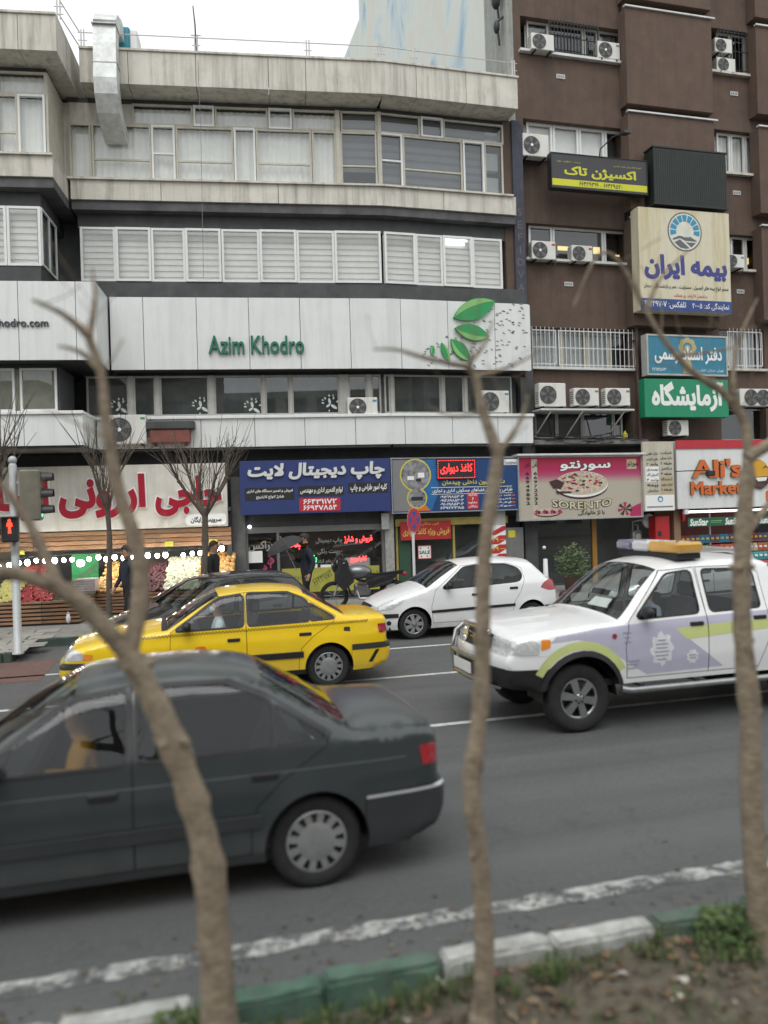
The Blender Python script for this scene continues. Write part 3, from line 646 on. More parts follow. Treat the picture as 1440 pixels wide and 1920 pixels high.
seg('roller_blind', mat('olive_blind', (.36, .37, .31), .9), UL, ub['w2'] - .15, BD - .12, BD - .1, Z['s2'], Z['h2'])
seg('inner_screen', mat('inner_screen', (.36, .375, .365), .9, var=.35, scale=1.5), ui['w2'], 0, -.30, -.25, Z['s2'], Z['h2']); seg('inner_screen', MATS['inner_screen'], 0, E_w + .3, -.30, -.25, Z['s2'], Z['h2'], R2)
def motif(px, py, fr, rot, s=1.0):
    u, z = fr.uz(px, py, .1); mb = MB()
    for (r0, a, ln, wd_) in ((.0, 100, .17, .075), (.02, -35, .20, .085), (.0, 215, .13, .06), (.15, 60, .08, .04), (.17, 130, .08, .04), (.20, 95, .07, .04), (.17, 20, .09, .045), (.16, 170, .08, .04), (.22, 70, .06, .03), (.15, 260, .06, .035), (.20, 150, .06, .035)):
        ca, sa = math.cos(RAD(a)), math.sin(RAD(a)); P = []
        for k in range(10):
            t = 2 * math.pi * k / 10; x = r0 + ln / 2 + ln / 2 * math.cos(t); y = wd_ / 2 * math.sin(t); P.append((u + s * (x * ca - y * sa), z + s * (x * sa + y * ca)))
        mb.prism(P, -.1 - .020, -.1 - .016)
    mb.build('frosted_motif', FROST, LB, rot=rot)
for px, py in ((225, 765), (377, 763), (474, 765), (619, 758)): motif(px, py, FA, R0)
LT = emis('tube_glow', (1, 1, 1), 1.5)
for px0, px1, py in ((835, 876, 449), (833, 871, 457)):
    seg('ceiling_tube', LT, FA2.u(px0, py, .05), FA2.u(px1, py, .05), .03, .05, FA2.z(850, py + 2, .05), FA2.z(850, py - 2, .05), R2)
# pier at the right end with vertical lettering
PIER = mat('pier_paint', (.055, .06, .085), .8, var=.3, streak=.5); u0, u1 = FA2.u(958, 300, .1), FA2.u(985, 300, .1)
seg('end_pier', BROWN, E_w, u0 + .03, -.75, .05, Z['s3'] - .3, Z['p0'], R2)
pier = seg('end_pier', PIER, u0 + .035, u1 - .1, -.75, .14, Z['ft'], Z['p0'] - .004, R2)
PL = mat('pier_letter', (.13, .11, .11), .7)
for k, ch in enumerate('SEFIDVA'):
    zc = FA2.z(972, 397 + k * 23.5, .14); lettering(ch, (u0 + u1) / 2 - .13, (u0 + u1) / 2 + .06, zc - .12, zc + .10, -.145, PL, pier, keep=True)
seg('end_wall', DARKWALL, E_w + .35, E_w + .75, -3, .02, .15, Z['ft'], R2)
# raised letters and leaf logo on the fascia
def letters_on(fr, rot, d, s, px0, px1, py0, py1, m, depth, **k):
    u0, z1 = fr.uz(px0, (py0 + py1) / 2, d)[0], fr.z((px0 + px1) / 2, py0, d); u1, z0 = fr.u(px1, (py0 + py1) / 2, d), fr.z((px0 + px1) / 2, py1, d)
    o = lettering(s, u0, u1, z0, z1, -d - depth, m, LB, depth=depth - .004, **k); o.rotation_euler = rot; return o
letters_on(FA, R0, .71, 'Azim Khodro', 391, 570, 630, 664, DGREEN, .07, bold=.014)
letters_on(FA, R0, .71 + BD, 'azimkhodro.com', -52, 91, 598, 613, CHAR_P, .03, bold=.012)
def leaf(px, py, ln, wd_, ang, flip=1):
    u, z = FA2.uz(px, py, .71); ca, sa = math.cos(RAD(ang)), math.sin(RAD(ang)); n = 12
    def pl(k0, sc_, y0, y1, m, half=None):
        P = []
        for k in range(n): t = k / n; P.append((-.5 + t, .5 * math.sin(math.pi * t) ** .8))
        for k in range(n): t = 1 - k / n; P.append((-.5 + t, -.5 * math.sin(math.pi * t) ** .8 if not half else .5 * math.sin(math.pi * t) ** .8 * half))
        Q = [(u + sc_ * (ln * x * ca - wd_ * y * sa * flip), z + sc_ * (ln * x * sa + wd_ * y * ca * flip)) for x, y in P]
        mb = MB(); mb.prism(Q, y0, y1); return mb.build('logo_leaf', m, LB, rot=R2)
    o = pl(0, 1, -.78, -.712, LEAF1); pl(0, .96, -.786, -.7805, LEAF2, .35)
leaf(888, 581, 1.32, .55, 22); leaf(884, 624, 1.02, .44, -12, -1); leaf(862, 657, .78, .36, -48, -1); leaf(834, 661, .55, .20, -68); leaf(810, 658, .28, .12, 85)
mb = MB(); rr = random.Random(3)
for i in range(230):
    px, py = rr.uniform(790, 988), rr.uniform(566, 688)
    if py < 570 + max(0, (930 - px)) * .62 or rr.random() < .25: continue
    u, z = FA2.uz(px, py, .7); a = rr.uniform(-.6, .2)
    mb.prism([(u + .05 * math.cos(a) * math.cos(t) - .016 * math.sin(a) * math.sin(t), z + .05 * math.sin(a) * math.cos(t) + .016 * math.cos(a) * math.sin(t)) for t in [k * math.pi / 3 for k in range(6)]], -.708, -.7045)
struct(mb.build('perforation_dots', GREY_P, LB, rot=R2), 'stuff')
# roof railing
RAILM = mat('rail_paint', (.50, .50, .48), .5, .2, var=.15)
ra = thing('roof_railing', 'thin pale tube railing along the concrete parapet of the left building', 'railing', (_o.x, _o.y, Z['p1'] + .06), RAD(-7.5))
def rail(us, d, rot, ends=True):
    for a, b in zip(us, us[1:]):
        for zz in (.12, .50):
            m = MB(); m.tube([(a + .06, -d, zz), (b - .06, -d, zz)], .014, 6); m.build('rail', RAILM, ra, rot=rot)
    for u in us:
        m = MB(); m.tube([(u - .035, -d, 0), (u - .035, -d, .58)], .018, 6); m.tube([(u + .035, -d, 0), (u + .035, -d, .58)], .018, 6)
        for zz in (.12, .30, .50): m.tube([(u - .11, -d, zz), (u + .11, -d, zz)], .012, 6)
        m.build('post', RAILM, ra, rot=rot)
rail([FA.u(p, 90, .5) for p in (155, 368, 577)] + [0], .5, R0)
rail([0] + [FA2.u(p, 110, .5) for p in (776, 962)], .5, R2)
rail([UL, FA.u(-20, 30, 2.0), FA.u(108, 30, 1.95)], .5 + BD, R0)
m = MB(); m.tube([(FA.u(108, 30, 1.95), -.5 - BD, .5), (FA.u(150, 90, .5), -.5, .5)], .014, 6); m.tube([(FA.u(108, 30, 1.95), -.5 - BD, .12), (FA.u(150, 90, .5), -.5, .12)], .014, 6); m.build('rail', RAILM, ra)
# rooftop duct and cooler, antenna mast
dz = Z['p1']; du = FA.u(200, 120, 1.0)
dt = thing('ventilation_duct', 'dented grey metal duct bending over the parapet beside the blue roof box', 'duct', tuple(FA.w(du, 0, 0)), RAD(-7.5))
DUCT = mat('duct_metal', (.66, .68, .67), .5, .4, var=.2, scale=5, dirt=.5, streakcol=(.2, .2, .19))
def ductpart(path, w, th, name):
    mb = MB(); vs = []
    for k, (y, z) in enumerate(path):
        a = path[max(k - 1, 0)]; b = path[min(k + 1, len(path) - 1)]; v = Vector((b[0] - a[0], b[1] - a[1])).normalized(); n = Vector((-v.y, v.x)) * th / 2
        vs += [(-w / 2, y + n.x, z + n.y), (w / 2, y + n.x, z + n.y), (w / 2, y - n.x, z - n.y), (-w / 2, y - n.x, z - n.y)]
    q = len(path); mb.add(vs, [(4 * i + j, 4 * i + (j + 1) % 4, 4 * i + 4 + (j + 1) % 4, 4 * i + 4 + j) for i in range(q - 1) for j in range(4)]); mb.add(vs[:4], [(0, 1, 2, 3)]); mb.add(vs[-4:], [(3, 2, 1, 0)])
    return mb.build(name, DUCT, dt)
ductpart([(.3, dz + .82), (-.35, dz + .80), (-.75, dz + .66), (-.98, dz + .40)], .56, .42, 'duct_elbow')
ductpart([(-.99, dz + .385), (-1.03, dz - .10), (-1.05, dz - .58)], .55, .40, 'duct_section')
ductpart([(-1.05, dz - .59), (-1.06, dz - .95), (-1.0, dz - 1.25), (-.80, dz - 1.55), (-.45, dz - 1.75), (.05, dz - 1.85)], .56, .42, 'duct_elbow')
for zz in (.39, -.585):
    m = MB(); m.box(-.30, .30, -1.26 if zz > 0 else -1.27, -.78 if zz > 0 else -.84, dz + zz - .012, dz + zz + .012); m.build('duct_flange', STEEL, dt)
cb = thing('roof_cooler', 'blue and white box cooler standing on the roof behind the duct', 'cooler', tuple(FA.w(FA.u(221, 70, -.3), -.3, dz)), RAD(-7.5))
BLUEM = mat('cooler_blue', (.02, .22, .29), .45, var=.1); m = MB(); m.bbox(-.50, .36, -.35, .35, .05, 1.05, .04); m.build('casing', BLUEM, cb); m = MB(); m.bbox(.362, .55, -.34, .34, .05, .98, .03); m.build('side_panel', UPVC, cb); m = MB()
for a, b in ((-.42, -.3), (.42, -.3), (-.42, .3), (.42, .3)): m.box(a - .03, a + .03, b - .03, b + .03, -.02, .055)
for k in range(9): m.box(-.36, -.10, -.362, -.352, .2 + k * .085, .235 + k * .085)
m.build('louvre', DARKMET, cb)
an = MB(); au, ad = FA.u(368, 100, .45), .45
an.tube([(0, 0, -.2), (-.01, 0, .8), (-.05, 0, 1.32)], [.022, .02, .014], 6); an.tube([(-.13, 0, .55), (.13, 0, .55)], .01, 5)
tag(an.build('roof_mast', DARKMET, None, tuple(FA.w(au, ad, dz + .1)), (0, 0, RAD(-7.5))), 'thin bent metal mast rising from the roof railing', 'mast')
m = MB(); m.tube([(0, 0, 0), (.02, 0, -2), (-.02, 0, -5.6)], .007, 5); tag(m.build('hanging_cable', GREY_P, None, tuple(FA.w(FA.u(375, 250, .82), .82, 14.2))), 'thin cable hanging down the left facade below the roof mast', 'cable')
# ------------------------------------------------------------------ brown building on the right
BB = thing('apartment_block', 'tall brown rendered block with stacked bays, grilles and air conditioners on the right', 'building', (_o.x, 21.5, 0), 0)
def bseg(name, m, u0, u1, d0, d1, z0, z1, b=0, parent=BB):
    mb = MB(); (mb.bbox(u0, u1, -d1, -d0, z0, z1, b) if b else mb.box(u0, u1, -d1, -d0, z0, z1)); return mb.build(name, m, parent)
BU0, BUR = 4.06, 15.5; TOPZ = 36.0
cA0, cA1 = FB.u(983, 300), FB.u(1172, 300)       # left window column
cB0, cB1 = FB.u(1180, 300, .42), FB.u(1341, 300, .42)   # projecting bay
cC0, cC1 = FB.u(1338, 300), FB.u(1422, 300)
fl = [(FB.z(1080, a), FB.z(1080, b)) for a, b in ((44, 108), (232, 303), (424, 490), (616, 690))]
flC = [(FB.z(1378, a), FB.z(1378, b)) for a, b in ((58, 140), (246, 326), (440, 506), (618, 692))]
UW = .6
# back wall, dark rooms
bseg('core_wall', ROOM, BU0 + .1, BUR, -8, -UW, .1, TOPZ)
def wallcol(u0, u1, zs, top, bot, m=BROWN):
    z = top
    for a, b in zs:
        if z > a: bseg('wall', m, u0, u1, -UW, 0, a, z)
        z = b
    bseg('wall', m, u0, u1, -UW, 0, bot, z)
wallcol(cA0, cA1, fl, TOPZ, 5.35)
wallcol(cC0, cC1, flC, TOPZ, 5.6)
bseg('wall', BROWN, BU0, cA0 - .002, -UW, .001, .1, TOPZ); bseg('wall', BROWN, cA1 + .002, cC0 - .002, -UW, .002, 4.3, TOPZ); bseg('wall', BROWN, cC1 + .002, BUR, -UW, .001, 4.3, TOPZ)
# projecting bay boxes with open dark slots between them
bz = [FB.z(1260, y, .9) for y in (-175, 14, 26, 208, 219, 402, 414)]
def baybox(u0, u1, z0, z1, d, m=BROWN2): return bseg('bay_box', m, u0, u1, .003, d, z0, z1, .01)
def flash(u0, u1, z, d): return bseg('flashing', STEELW, u0 - .03, u1 + .10, d - .05, d + .06, z, z + .045)
ys = [(-190, 8), (26, 203), (219, 398), (414, 612)]
for k, (a, b) in enumerate(ys):
    z1, z0 = FB.z(1260, a, .42), FB.z(1260, b, .42); baybox(cB0, cB1, z0, z1, .42); flash(cB0, cB1, z1 + .003, .42)
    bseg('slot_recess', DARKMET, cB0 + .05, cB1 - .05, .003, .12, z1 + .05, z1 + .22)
cD0 = FB.u(1424, 300, .42)
for k, (a, b) in enumerate([(-150, 35), (52, 215), (240, 400), (425, 600)]):
    z1, z0 = FB.z(1440, a, .42), FB.z(1440, b, .42); baybox(cD0, BUR, z0, z1, .42); flash(cD0, BUR, z1 + .003, .42)
for (z0, z1), (c0, c1) in [(q, (cA0, cA1)) for q in [(b, a) for a, b in fl]] + [(q, (cC0, cC1)) for q in [(b, a) for a, b in flC]]:
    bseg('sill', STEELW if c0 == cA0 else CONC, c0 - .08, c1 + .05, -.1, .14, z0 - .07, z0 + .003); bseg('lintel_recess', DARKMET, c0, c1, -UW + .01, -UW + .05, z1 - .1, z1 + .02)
def bwin(px0, px1, py, z0, z1, fm=UPVC, gl=GLASS, fill=None, dd=-.25, **k):
    return window(FB.u(px0, py, dd), FB.u(px1, py, dd), z0, z1, dd, fm, gl, R0, parent=BB, fill=fill, **k)
(za, zb_) = fl[0]; bwin(986, 1026, 60, zb_, za, GREYFR, DGLASS, ('curtain',)); bwin(1026, 1092, 60, zb_, za, GREYFR, DGLASS, None); bwin(1093, 1118, 60, zb_, za, GREYFR, DGLASS, None); bwin(1119, 1170, 60, zb_, za, GREYFR, DGLASS, ('curtain',))
(za, zb_) = fl[1]
for a, b in ((986, 1034), (1035, 1083), (1084, 1131), (1132, 1172)): bwin(a, b, 260, zb_, za, UPVC, GLASS, ('plain',), fw=.07)
bseg('roller_blind', CURTAIN, cA0, cA1 - .5, -.36, -.35, zb_, za)
(za, zb_) = fl[2]
for a, b in ((990, 1034), (1035, 1130), (1131, 1172)): bwin(a, b, 455, zb_, za, UPVC, DGLASS, None, fw=.06)
(za, zb_) = fl[3]
for a, b in ((995, 1050), (1051, 1096), (1097, 1140), (1141, 1186)): bwin(a, b, 650, zb_, za, BEIGEFR, DGLASS, ('curtain',) if a < 1100 else None, fw=.06)
for k, (za, zb_) in enumerate(flC):
    py = (98, 285, 472, 655)[k]
    for a, b in ((1342, 1367), (1368, 1394), (1395, 1420)): bwin(a, b, py, zb_, za, UPVC if k else GREYFR, GLASS if k == 1 else DGLASS, ('curtain',) if k in (1, 3) else None, fw=.06)
# lit lamps inside the third-floor rooms
LAMPY = emis('warm_panel', (1.0, .72, .30), 1.3)
for (px, py, w, h) in ((1055, 466, .34, .12), (1118, 470, .22, .20), (1157, 480, .14, .05), (1392, 446, .4, .05), (1400, 490, .10, .20)):
    u, z = FB.uz(px, py, -.5); mb = MB(); mb.box(u - w / 2, u + w / 2, .47, .5, z - h / 2, z + h / 2); mb.build('ceiling_lamp', LAMPY, BB)
# window grilles
def grille(u0, u1, z0, z1, n, name='window_grille', m=UPVC, d=.06, rails=(.08, .5, .92)):
    o = MB()
    for f in rails: o.box(u0, u1, -d - .012, -d + .006, z0 + (z1 - z0) * f - .012, z0 + (z1 - z0) * f + .012)
    for uu in (u0, u1): o.box(uu - .012, uu + .012, -d - .011, -d + .005, z0 + (z1 - z0) * rails[0] - .011, z0 + (z1 - z0) * rails[-1] + .011)
    r_ = o.build(name, m, BB)
    b = MB(); b.tube([(0, 0, z0), (0, 0, z1)], .011, 6); me = b.mesh('grille_bar', m)
    for k in range(n): link('grille_bar', me, r_, (u0 + (u1 - u0) * (k + .5) / n, -d - .02, 0))
grille(FB.u(1046, 650), FB.u(1188, 650), fl[3][1] - .02, fl[3][0], 17); grille(FB.u(1362, 655), FB.u(1426, 655), flC[3][1], flC[3][0] + .02, 9); grille(FB.u(992, 650), FB.u(1040, 650), fl[3][1], fl[3][0], 6)
grille(FB.u(1028, 70), FB.u(1120, 70), fl[0][1], fl[0][0], 15, m=DARKMET); grille(FB.u(1344, 98), FB.u(1420, 98), flC[0][1], flC[0][0], 11, m=DARKMET)
# small white vents
for px, py in ((1051, 144), (1066, 533), (1376, 176), (1381, 362), (1388, 547)):
    u, z = FB.uz(px, py, .0); mb = MB(); mb.bbox(u - .14, u + .14, -.022, -.003, z - .065, z + .065, .005)
    for k in range(4): mb.box(u - .12 + k * .062, u - .075 + k * .062, -.026, -.021, z - .04, z + .04, 1)
    mb.build('wall_vent', [STEELW, GREY_P], BB)
# down pipes
def bpipe(pts, r, m, name='down_pipe'):
    mb = MB(); mb.tube([(u, -d, z) for u, d, z in pts], r, 8); mb.build(name, m, BB)
pu = FB.u(1173, 150, .12)
bpipe([(pu, .12, 24), (pu, .12, FB.z(1180, 140, .1)), (pu + .03, .13, FB.z(1180, 290, .1))], .06, RUST)
bpipe([(pu + .1, .11, FB.z(1190, 360, .1)), (pu + .1, .11, FB.z(1195, 520, .1)), (pu + .14, .12, FB.z(1200, 830, .1))], .06, mat('pipe_brown', (.10, .06, .05), .6, var=.3))
for zz in (18.2, 15.6, 12.9, 9.5, 7.4):
    mb = MB(); mb.tube([(pu, -.2, zz), (pu, -.0, zz)], .015, 5); mb.box(pu - .085, pu + .085, -.135, -.10, zz - .02, zz + .02); mb.build('pipe_clip', DARKMET, BB)
# gable wall of this block with a faded painted sky, facing left
GAB = bpy.data.materials.new('painted_gable'); GAB.use_nodes = True; t_ = GAB.node_tree; N_ = t_.nodes; b_ = N_['Principled BSDF']; b_.inputs['Roughness'].default_value = .9
ge_ = N_.new('ShaderNodeNewGeometry'); mp_ = N_.new('ShaderNodeMapping'); mp_.inputs['Scale'].default_value = (.3, .22, .12); mp_.inputs['Rotation'].default_value = (.35, 0, 0); t_.links.new(ge_.outputs['Position'], mp_.inputs[0])
n_ = N_.new('ShaderNodeTexNoise'); n_.inputs['Scale'].default_value = 2.2; n_.inputs['Detail'].default_value = 7; n_.inputs['Distortion'].default_value = .8; t_.links.new(mp_.outputs[0], n_.inputs['Vector'])
cr_ = N_.new('ShaderNodeValToRGB'); t_.links.new(n_.outputs['Fac'], cr_.inputs[0]); e_ = cr_.color_ramp.elements
e_[0].position = .34; e_[0].color = (.34, .47, .58, 1); e_[1].position = .70; e_[1].color = (.68, .68, .62, 1)
for p_, c_ in ((.41, (.55, .64, .66, 1)), (.47, (.64, .68, .64, 1)), (.58, (.64, .64, .58, 1))): q_ = e_.new(p_); q_.color = c_
t_.links.new(cr_.outputs[0], b_.inputs['Base Color'])
x0 = BU0 - .02
gp_ = [(1.6, 10), (24, 10), (24, 27.3), (17.4, 27.2), (17.4, 38), (1.6, 38)]
mb = MB(); mb.add([(x0, y, z) for y, z in gp_] + [(x0 + .3, y, z) for y, z in gp_], [(0, 1, 2, 3, 4, 5), (11, 10, 9, 8, 7, 6)] + [(i, 6 + i, 6 + (i + 1) % 6, (i + 1) % 6) for i in range(6)]); mb.build('gable_wall', GAB, BB)
bseg('gable_edge', mat('grey_render', (.30, .31, .29), .9, var=.15, streak=.5), x0 - .004, x0 + .2, -1.6, .004, 10, 38)
mb = MB()
for (z, s) in ((17.4, .5), (16.6, .35), (18.3, .25)): mb.ball((x0 - .2, .25, z), .28 * s * 2, 8, 6, 0, (.5, .6, 1)); mb.tube([(x0, .2, z + .3), (x0 - .22, .2, z + .1), (x0 - .1, .3, z - .5)], .035, 6)
mb.build('side_pipe', DARKMET, BB)
# ledge over the shops and tangle of cables
bseg('canopy_ledge', mat('dirty_ledge', (.16, .16, .15), .9, var=.3, dirt=.5), FB.u(1002, 835, .6), FB.u(1216, 835, .6), -.5, .6, 4.25, 4.38)
bseg('mezzanine_wall', DARKWALL, BU0 + .1, BUR, -.74, -.55, 2.2, 5.6)
for a, b in ((1002, 1042), (1043, 1090), (1091, 1148), (1149, 1165)): window(FB.u(a, 800, -.3), FB.u(b, 800, -.3), 4.5, 5.3, -.3, GREYFR, DGLASS, parent=BB, fw=.04)
for a, b in ((1230, 1330), (1331, 1440)): window(FB.u(a, 800, -.3), FB.u(b, 800, -.3), 4.4, 5.4, -.3, GREYFR, DGLASS, parent=BB, fw=.04)
# ------------------------------------------------------------------ signs
class Sign:
    def __init__(s, fr, d, px0, px1, py0, py1, name, label, face, cat='sign', th=.14, frame=None, fw=.03, edge=None):
        mx_, my_ = (px0 + px1) / 2, (py0 + py1) / 2
        u0, u1 = fr.u(px0, my_, d), fr.u(px1, my_, d); z1, z0 = fr.z(mx_, py0, d), fr.z(mx_, py1, d)
        s.w, s.h = u1 - u0, z1 - z0; p = fr.w((u0 + u1) / 2, d, z0)
        s.root = thing(name, label, cat, tuple(p), fr.a)
        mb = MB(); mb.bbox(-s.w / 2, s.w / 2, 0, th, 0, s.h, .006); s.panel = mb.build('panel', face, s.root)
        bme_ = MB().box(-.02, .02, th, th + .22, -.02, .02).mesh('bracket', DARKMET)
        for q in (-.3, .3):
            for zq in (.2, .8): link('bracket', bme_, s.root, (s.w * q, 0, s.h * zq))
        if frame:
            mb = MB(); w, h = s.w / 2 + .01, s.h
            mb.box(-w, -w + fw, -.018, th * .9, -.01, h + .01); mb.box(w - fw, w, -.018, th * .9, -.01, h + .01); mb.box(-w + fw, w - fw, -.017, th * .9, h + .01 - fw, h + .01); mb.box(-w + fw, w - fw, -.017, th * .9, -.01, fw - .01); mb.build('frame', frame, s.root)
        s.k = 0
    def x(s, f): return -s.w / 2 + f * s.w
    def z(s, f): return s.h * (1 - f)
    def T(s, txt, fx0, fx1, fy0, fy1, m, depth=0., y=-.006, **k):
        return lettering(txt, s.x(fx0), s.x(fx1), s.z(fy1), s.z(fy0), y - depth, m, s.root, depth=depth + .004 if depth else 0, **k)
    def R(s, fx0, fx1, fy0, fy1, m, name='printed_block', y=-.0035, th=.003, rad=0):
        mb = MB(); x0, x1, z0, z1 = s.x(fx0), s.x(fx1), s.z(fy1), s.z(fy0)
        mb.prism(rrect(x0, z0, x1, z1, rad) if rad else [(x0, z0), (x1, z0), (x1, z1), (x0, z1)], y, y + th); return mb.build(name, m, s.root)
    def P(s, poly, m, name='printed_shape', y=-.0045, th=.003):
        mb = MB(); mb.prism([(s.x(a), s.z(b)) for a, b in poly], y, y + th); return mb.build(name, m, s.root)
    def C(s, fx, fy, r, m, name='printed_shape', y=-.0045, ry=None, n=28, th=.003):
        mb = MB(); mb.prism(circ(s.x(fx), s.z(fy), r, n, ry), y, y + th); return mb.build(name, m, s.root)

# fruit shop sign
S1 = Sign(FA, .62, -70, 426, 873, 994, 'shop_sign', 'wide white shop sign with raised red Persian letters over the fruit stall', mat('cream_board', (.62, .60, .54), .5, var=.06, streak=.2), th=.25)
for (a, b, c, dd, tx) in ((.715, .985, .17, .84, 'حاجی'), (.35, .69, .12, .84, 'ارزونی'), (.02, .325, .14, .84, 'انبار')):
    S1.T(tx, a, b, c, dd, WHITE_P, .05, bold=.075, name='letter_outline'); S1.T(tx, a + .006, b - .006, c + .02, dd - .02, mat('letter_red', (.33, .012, .03), .35, var=.05), .075, bold=.05)
S1.R(.835, .995, .80, .975, WHITE_P, 'badge', -.035, .03, .09); S1.T('سرویس رایگان', .855, .975, .835, .945, BLACK_P, 0, -.040, bold=.03)
# print shop
S2 = Sign(FA, .60, 450, 732, 862, 962, 'shop_sign', 'navy blue print shop sign with big white slanted lettering and red phone box', NAVY_P, th=.2)
S2.T('چاپ دیجیتال لایت', .045, .955, .05, .39, mat('letter_white', (.62, .63, .62), .4, var=.05), .05, bold=.045, slant=.12)
for a, b, c, dd, ls in ((.03, .355, .50, .735, ('فروش و تعمیر دستگاه های اداری', 'شارژ انواع کارتریج')), (.38, .685, .49, .68, ('لوازم التحریر اداری و مهندسی',)), (.715, .985, .45, .65, ('کلیه امور طراحی و چاپ',))):
    S2.R(a, b, c, dd, BLACK_P, 'text_block')
    for i, t in enumerate(ls):
        n = len(ls); q = (dd - c) / n; S2.T(t, a + .012 + i * .06, b - .012 - i * .06, c + i * q + .025, c + (i + 1) * q - .02, WHITE_P, bold=.02, slant=.1)
S2.R(.385, .66, .715, .965, RED_P, 'phone_block', rad=.05); S2.T('۶۶۴۳۱۱۷۲', .41, .635, .735, .83, WHITE_P, bold=.025); S2.T('۶۶۹۴۷۸۵۴', .41, .635, .85, .945, WHITE_P, bold=.025)
# wallpaper shop
S3 = Sign(FA2, .52, 734, 974, 858, 959, 'shop_sign', 'blue and grey decorating shop sign with round room pictures and a red light board', mat('sign_blue', (.012, .05, .16), .45, var=.1), th=.16, frame=STEEL, fw=.025)
S3.P([(0.01, .03), (.16, .03), (.24, .97), (.01, .97)], GREY_P); S3.P([(.16, .03), (.34, .03), (.36, .6), (.30, .97), (.24, .97)], mat('print_sky', (.02, .13, .33), .45), y=-.004); S3.P([(.135, .83), (.24, .83), (.29, .97), (.135, .97)], ORANGE_P, y=-.0065); S3.P([(.15, .005), (.21, .005), (.205, .06), (.155, .06)], ORANGE_P, y=-.0065)
PH = mat('print_photo', (.22, .22, .23), .5, var=.75, scale=7)
S3.C(.183, .31, .44, YEL_P, y=-.0068); S3.C(.183, .31, .405, PH, y=-.0092); S3.C(.19, .735, .285, YEL_P, y=-.0075); S3.C(.19, .735, .255, PH, y=-.0098)
S3.R(.145, .235, .71, .78, BLACK_P, y=-.0115); S3.R(.165, .215, .63, .71, GREY_P, y=-.0115); S3.R(.12, .17, .33, .40, WHITE_P, y=-.0112); S3.R(.20, .25, .27, .36, WHITE_P, y=-.0112); S3.R(.185, .225, .38, .43, BLACK_P, y=-.0112)
led = S3.R(.345, .645, .03, .40, BLACK_P, 'light_board', -.05, .045); RL = emis('red_led', (1.0, .03, .03), 2.6)
S3.T('کاغذ دیواری', .37, .62, .11, .31, RL, 0, -.053, bold=.012)
mb = MB()
for k in range(22):
    for fy in (.055, .375): mb.prism(circ(S3.x(.355 + k * .0133), S3.z(fy), .012, 5), -.053, -.0515)
for k in range(9):
    for fx in (.352, .638): mb.prism(circ(S3.x(fx), S3.z(.07 + k * .036), .012, 5), -.0535, -.052)
mb.build('light_dots', RL, S3.root)
S3.T('دکوراسیون داخلی چیدمان', .385, .88, .405, .525, YEL_P, bold=.02, y=-.009); S3.R(.30, .94, .545, .555, WHITE_P, y=-.009); S3.T('طراحی و بازسازی فضاهای مسکونی اداری و تجاری', .31, .94, .57, .655, WHITE_P, bold=.02, y=-.009); S3.R(.30, .94, .67, .678, WHITE_P, y=-.009)
for i, t in enumerate(('۰۹۱۲۱۹۸۵۳۰۳', '۰۹۱۲۸۹۸۵۳۰۳', '۰۹۱۰۱۹۸۵۳۰۳', '۶۶۹۲۲۳۸۵')): S3.T(t, .365, .55, .70 + i * .068, .75 + i * .068, WHITE_P, bold=.02, y=-.009)
S3.R(.575, .665, .65, .96, RED_P, y=-.0085)
for i, t in enumerate(('بازدید', 'و', 'مشاوره', 'رایگان')): S3.T(t, .585 + (.03 if i == 1 else 0), .655 - (.03 if i == 1 else 0), .67 + i * .072, .725 + i * .072, WHITE_P, bold=.02, y=-.013)
for i, t in enumerate(('کاغذ دیواری', 'کفپوش', 'پرده', 'موکت')): S3.T(t, .76, .93, .70 + i * .065, .745 + i * .065, WHITE_P, bold=.01, y=-.009); S3.R(.935, .96, .715 + i * .065, .732 + i * .065, ORANGE_P, y=-.009)
S3.R(.875, .99, .04, .15, WHITE_P, y=-.009); S3.T('CHIDEMAN', .885, .98, .09, .14, BLACK_P, y=-.013, bold=.02)
# pizza restaurant
SOR = bpy.data.materials.new('sorento_panel'); SOR.use_nodes = True; t_ = SOR.node_tree; N_ = t_.nodes; b_ = N_['Principled BSDF']; b_.inputs['Roughness'].default_value = .45
tc_ = N_.new('ShaderNodeTexCoord'); sx_ = N_.new('ShaderNodeSeparateXYZ'); t_.links.new(tc_.outputs['Generated'], sx_.inputs[0]); cr_ = N_.new('ShaderNodeValToRGB'); t_.links.new(sx_.outputs['Z'], cr_.inputs[0])
e_ = cr_.color_ramp.elements; e_[0].position = .57; e_[0].color = (.42, .385, .31, 1); e_[1].position = .93; e_[1].color = (.36, .012, .05, 1); q_ = e_.new(.70); q_.color = (.38, .07, .15, 1); q_ = e_.new(.78); q_.color = (.38, .02, .09, 1); t_.links.new(cr_.outputs[0], b_.inputs['Base Color'])
S4 = Sign(FB, .85, 972, 1204, 855, 973, 'restaurant_sign', 'crimson and cream pizza restaurant sign with a large pizza picture', SOR, th=.22, frame=STEEL, fw=.04)
S4.T('سورنتو', .325, .745, .07, .24, BLACK_P, 0, -.0075, bold=.07, name='letter_outline'); S4.T('سورنتو', .33, .74, .075, .235, WHITE_P, 0, -.0105, bold=.03)
PZ = mat('pizza_print', (.50, .42, .32), .6, var=.55, scale=16); CRUST = flat('print_crust', (.52, .45, .36)); DK = flat('print_dark', (.055, .02, .022))
S4.C(.50, .475, .84, DK, y=-.0072, ry=.38, n=40); S4.C(.50, .455, .84, WHITE_P, y=-.0098, ry=.36, n=40); S4.C(.50, .43, .83, CRUST, y=-.0125, ry=.34, n=40); S4.C(.50, .42, .77, PZ, y=-.015, ry=.30, n=40)
rr = random.Random(5)
